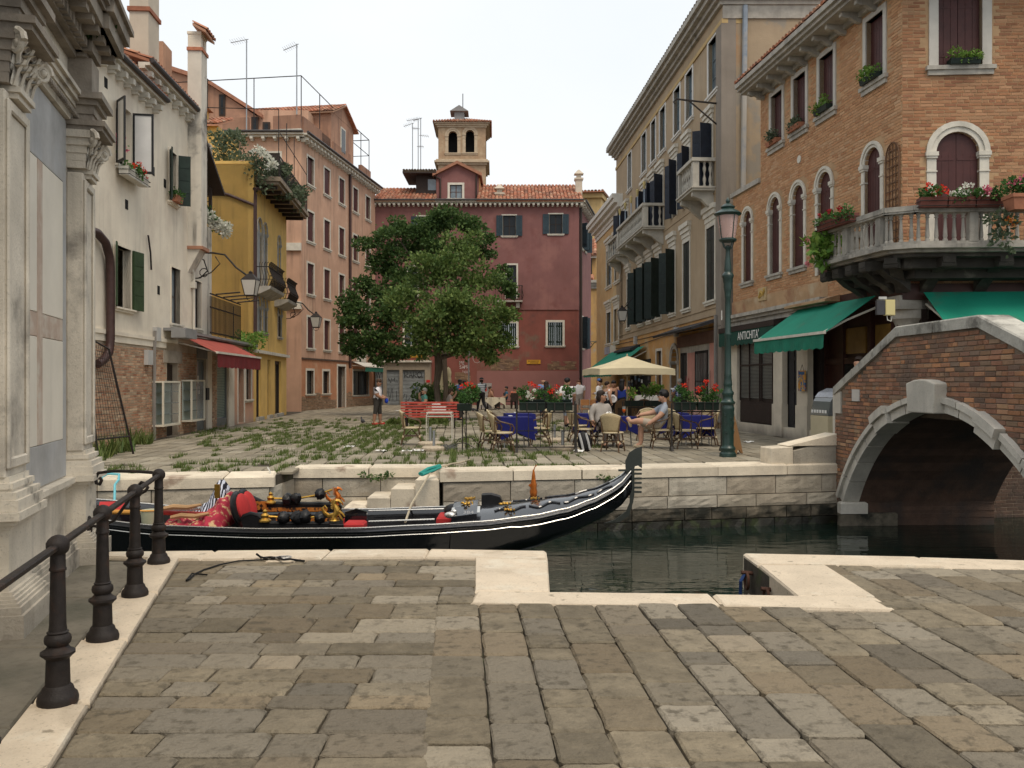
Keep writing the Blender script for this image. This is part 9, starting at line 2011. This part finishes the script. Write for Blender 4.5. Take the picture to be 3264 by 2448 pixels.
b=gnd(1330,1352);q=random.Random(2);o=leaves('weed_mound',[((q.uniform(-.9,1.0),q.uniform(-.5,.5),.06),(.25,.2,.12),90,.12)for _ in range(14)],GRS,None,4,b,up=1.2);tag(o,'mound of long weeds growing under the red bench','weeds')
q=random.Random(9);V,F=[],[]
def tuft(p,n,h):
 for _ in range(n):
  a=q.uniform(0,2*pi);l=h*q.uniform(.5,1.3);bx,by=p[0]+q.gauss(0,.035),p[1]+q.gauss(0,.025);dx_,dy_=cos(a)*l*.6,sin(a)*l*.6;w=.007+l*.04;o=len(V)
  V.extend([(bx-w*sin(a),by+w*cos(a),-.02),(bx+w*sin(a),by-w*cos(a),-.02),(bx+dx_,by+dy_,l)]);F.append((o,o+1,o+2))
from mathutils import noise as nz
for a,b,c in GRASSPTS:
 mid=(a+b)/2;px=1632+FP*mid.x/mid.y;
 base=nz.noise(Vector((mid.x*.35,mid.y*.22,3)))
 right=max(0,1-max(0,px-1500)/520)if px>1500 else 1
 left=1 if px>760 else max(0,1-(760-px)/260)
 far=1 if mid.y<31 else max(0,1-(mid.y-31)/7)
 pr=(.42+.95*base)*right*left*far
 if mid.y<17.6:pr=max(pr,.42*right*(.5 if px<1000 else 1))
 for e0,e1 in((a,b),(a,c)):
  if q.random()<pr*.8:
   n=int(4+(e1-e0).length*10)
   for t in range(n):
    if q.random()<.75:p=e0.lerp(e1,(t+q.random())/n);tuft(p,12,q.uniform(.03,.11))
for _ in range(130):
 x=q.uniform(-3.6,1.4);tuft((x,16.05+.2*(x+1.23)+.02+q.gauss(0,.04)if x>-1.2 else 16.74+q.gauss(0,.03),0),8,.05)
for px,py,n,h in((385,1440,60,.35),(405,1425,40,.45),(452,1415,70,.35),(462,1395,40,.5),(350,1452,50,.4),(420,1412,30,.3),(705,1358,40,.2),(330,1460,50,.35),(1160+700,1450,30,.06),(1725,1446,80,.07),(1690,1449,60,.06),(1600,1452,60,.06),(1445,1447,90,.10),(1350,1452,40,.08)):
 for k in range(n//6):p=gnd(px+q.gauss(0,14),py+q.gauss(0,2.5));tuft(p,10,h)
me=bpy.data.meshes.new('weeds');me.from_pydata([tuple(v)for v in V],[],F);me.materials.append(GRS);o=link('weeds',me);tag(o,'green weeds growing in the joints of the square paving','weeds',None,'stuff')
for px,py,Y_,lab in((1965,1522,16.0,'dark weed tuft hanging below the coping by the prow'),(1205,1516,16.1,'dark weed tuft hanging from the coping in the recess')):
 b=at(px,py,Y_-.06);plant('wall_weed',lab,'weeds',b,[((x,0,z),(.10,.04,.05),22,.06)for x,z in((-.25,.0),(-.12,-.03),(0,-.04),(.12,-.02),(.22,.01))],LV2,(),None,None,5)
b=at(322,82,8.3);plant('cornice_weed','dark weed tuft sprouting from the church cornice','weeds',b,[((q.uniform(-.1,.1),q.uniform(-.1,.1),q.uniform(-.1,.1)),(.08,.08,.08),50,.08)for _ in range(5)],LV2,(),None,None,5)
TERRA=mat('terracotta',(.34,.14,.08),.85,.2,5,.1);WBOX=mat('white_box_plastic',(.60,.57,.50),.6,.1)
def winbox(F,u0,u1,z,d,lab,boxm,flc=(),fm=RFL,lm=LVP,h=.18,seed=1,spread=.2,cage=True,s=.07,tall=.12):
 o=thing('flower_box',lab,'flower box',F.w(u0,d,z),atan2(F.t[1],F.t[0]));w_=u1-u0
 if boxm:
  bx_=MB().prismx([(-.12,0),(.08,0),(.10,h),(-.15,h)],0,w_).build('trough',boxm,o)
  if cage:
   for zz in(.02,h*.6):MB().tube([(-.02,.1,zz),(-.02,-.18,zz),(w_+.02,-.18,zz),(w_+.02,.1,zz)],.009,4).build('cage_bar',IRON,o)
 q=random.Random(seed);bl=[((q.uniform(.05,w_-.05),q.uniform(-.18,.06),h+q.uniform(-.05,tall)),(spread*.6,spread*.5,spread*.45),42,s)for _ in range(int(5+w_*5))]
 pl=thing('box_plant',lab.replace('flower box','plants in the flower box')[:90],'plant',o.location,o.rotation_euler.z);pl['label']='plants growing in the '+lab
 leaves('foliage',bl,lm,pl,seed)
 if flc:
  V,F_=[],[]
  for _ in range(flc):leafblob(V,F_,(q.uniform(.05,w_-.05),q.uniform(-.24,-.05),h+q.uniform(.0,tall+.1)),(.045,.045,.04),18,.05,q)
  me=bpy.data.meshes.new('blossom');me.from_pydata([tuple(v)for v in V],[],F_);me.materials.append(fm);link('blossom',me,pl)
 return o
winbox(L1,w1[0]-.05,w1[1]+.35,w1[2]-.28,-.18,'white caged flower box with red geraniums on the white house',WBOX,9,RFL,seed=2,h=.22)
u_=w2[0];winbox(L1,u_,u_+.5,w2[2],-.12,'small green pot on the sill with dark green shutters',TERRA,0,seed=3,cage=False,spread=.3)
b=L1.w(w1[0]+.55,.05,w1[2]+.4);plant('magenta_flowers','magenta flowers standing inside the open casement window','plant',b,[((0,0,.1),(.15,.1,.25),20,.08)],LVP,[(0,-.1,.2),(.1,-.1,.05),(-.1,-.1,.35),(.05,-.12,.3)],PFL,None,3,.07)
lbs=['flower box on the farthest upper sill of the brick house','flower box with reddish stems on the second upper sill','green flower box on the third upper sill of the brick house','green flower box on the upper sill nearest the corner']
for i,w_ in enumerate(upp):winbox(H2,w_[0]+.0,w_[1]-.05,w_[2],-.05,lbs[i],TERRA if i<2 else BOXG,0,lm=LVG if i<2 else LVB,seed=10+i,cage=False,spread=.28,h=.13,tall=.16)
winbox(K2,kw[0][0]+.2,kw[0][1]-.1,8.52,-.05,'long green flower box on the large front upper sill',BOXG,0,lm=LVB,seed=20,cage=False,spread=.28,h=.12)
BW=mat('red_brown_trough',(.13,.04,.028),.6,.2,5,.1)
class Seg:
 def __init__(s,a,b):s.o=(a.x,a.y);t=(b-a).normalized();s.t=(t.x,t.y);s.n=(-t.y,t.x)
 def w(s,u,d,z):return Vector((s.o[0]+s.t[0]*u+s.n[0]*d,s.o[1]+s.t[1]*u+s.n[1]*d,z))
sA=Seg(out[1],out[2]);sB=Seg(out[3],out[4])
winbox(sA,.35,1.75,5.10,-.06,'brown trough with dark red flowers on the left balcony side',BW,9,leafmat('dark_red_petal',(.25,.01,.02),(.40,.02,.03)),seed=31,h=.2)
for i,(a,b,lab,fm_)in enumerate(((.02,.55,'left brown trough with salmon flowers on the front balcony rail',RFL),(.57,1.10,'middle brown trough with violet and white flowers on the front rail',WFL),(1.12,1.68,'right brown trough with pink flowers on the front balcony rail',PFL))):winbox(sB,a,b,5.12,-.06,lab,BW,8,fm_,seed=40+i,h=.2,tall=.14)
b=at(3225,655,17.0);o=thing('terracotta_pot','square terracotta pot with pink geraniums at the right photo edge','pot',b);MB().lathe([(.22,0),(.27,.22),(.30,.23),(.30,.30),(.26,.30)],(.12,0,-.1),4,False,True).build('pot',TERRA,o)
plant('flowering_plant','pink geranium in the square terracotta pot','plant',b,[((.12+q.uniform(-.2,.2),q.uniform(-.15,.1),.3+q.uniform(-.03,.15)),(.12,.1,.08),45,.08)for _ in range(8)],LVP,[(.0,-.2,.42),(.2,-.2,.46),(.12,-.15,.5),(-.1,-.15,.38)],PFL,None,3,.05)
b=at(2640,860,20.4);q=random.Random(6);o=plant('oleander','oleander shrub leaning out at the left balcony end','shrub',b,[((q.uniform(-.45,.2),q.uniform(-.2,.2),q.uniform(.0,.75)),(.16,.14,.16),26,.17)for _ in range(14)],LVB,[(-.5,0,.7),(-.42,0,.45),(-.5,0,.15),(-.45,0,.1)],PFL,None,6,.04,9)
b=at(3190,720,17.2);plant('balcony_creeper','yellow flowered plant on the right end of the front balcony','plant',b,[((q.uniform(-.25,.3),q.uniform(-.1,.1),q.uniform(-.5,.2)),(.12,.1,.1),24,.10)for _ in range(10)],LVG,[(.05,-.15,.05),(.12,-.15,.12),(.2,-.15,.0)],leafmat('yellow_petal',(.62,.34,.03),(.66,.12,.05)),None,6,.05)
def px_blobs(pts,Y_,b,r,n,s,sd):
 q=random.Random(sd);return[(ppl(x+q.uniform(-5,5),y_+q.uniform(-5,5),Y_+q.uniform(-.5,.5),b),(r*q.uniform(.7,1.2),)*3,n,s)for x,y_ in pts]
b=at(700,500,37.5);plant('climbing_vine','green vine climbing the terrace pergola of the yellow attic','vine',b,px_blobs([(672,432),(690,440),(705,445),(720,450),(735,430),(750,432),(765,440),(700,470),(715,485),(730,500),(745,510),(695,500),(690,520),(710,515),(760,455),(768,470),(730,445),(700,455),(740,490),(755,515)],37.5,b,.34,48,.15,1),LVG,[],None,None,9)
b=at(820,545,36);plant('white_hydrangea','tall shrub with white flower heads on the yellow terrace corner','shrub',b,px_blobs([(800,500),(810,520),(825,500),(840,515),(820,540),(810,560),(830,565),(845,545),(800,575),(825,590),(840,585),(780,520),(765,512),(855,530),(805,545)],36,b,.36,50,.14,2),LVG,[ppl(x,y_,35.6,b)for x,y_ in((822,472),(830,478),(812,485),(840,490),(850,495),(858,505),(866,515),(872,525),(862,532),(835,482),(870,528))],WFL,None,5,.12)
b=YEH.w(3.0,-.8,10.2);q=random.Random(12);plant('trailing_greenery','trailing greenery along the overhanging terrace railing','shrub',b,[((YEH.t[0]*u+q.uniform(-.25,.2),YEH.t[1]*u+q.uniform(-.2,.2),q.uniform(-.3,.8)),(.36,.32,.28),110,.15)for u in[-2.2+.22*k for k in range(28)]],LVG,[(YEH.t[0]*u-.1,YEH.t[1]*u,.7)for u in(2.5,3.0,3.3,3.6)],WFL,None,5,.14)
b=L1.w(U_:=L1.u(655),-.35,6.5)if False else at(700,715,29.5);plant('white_flower_cascade','mass of white flowers hanging over the white house terrace edge','shrub',b,px_blobs([(628,672),(640,680),(655,690),(670,695),(690,710),(705,725),(715,735),(645,660),(660,675)],29.4,b,.24,30,.12,4),LVP,[ppl(628+(725-628)*t+q.uniform(-9,9),668+(738-668)*t+q.uniform(-17,17),29.2,b)for t in[k/120 for k in range(120)]],WFL,None,6,.085)
b=at(805,1090,34.6);plant('terrace_shrub','bright green shrub on the low pink house terrace','shrub',b,px_blobs([(770,1085),(785,1075),(800,1078),(815,1085),(828,1085),(780,1100),(800,1100),(820,1105),(790,1115),(770,1070),(832,1075)],34.6,b,.26,50,.12,5),LVB,[],None,None,5)
# join the wings of each house; letters become meshes
def fold(sec,main):
 Mm=Matrix.LocRotScale(main.location,main.rotation_euler,main.scale);Ms=Matrix.LocRotScale(sec.location,sec.rotation_euler,sec.scale);T=Mm.inverted()@Ms
 for c in kids(sec):
  ml=Matrix.LocRotScale(c.location,c.rotation_euler,c.scale);c.parent=main;c.matrix_parent_inverse=Matrix();c.matrix_basis=T@ml
 bpy.data.objects.remove(sec)
for s_,m_ in((K2.root,rb),(F3.root,r3),(SD.root,rr_ROOT),(E1.root,rp),(b_F.root,YEH.root),(yw.root,YEH.root),(rt,r3),(ah,r3),(sh,r3),(GD.root,rr_ROOT),(lo,rr_ROOT),(al,rp)):fold(s_,m_)
dgx=bpy.context.evaluated_depsgraph_get()
for o in[o for o in COL.objects if o.type=='FONT']:
 me=bpy.data.meshes.new_from_object(o.evaluated_get(dgx));n=link(o.name,me,o.parent);n.matrix_basis=o.matrix_basis;bpy.data.objects.remove(o)
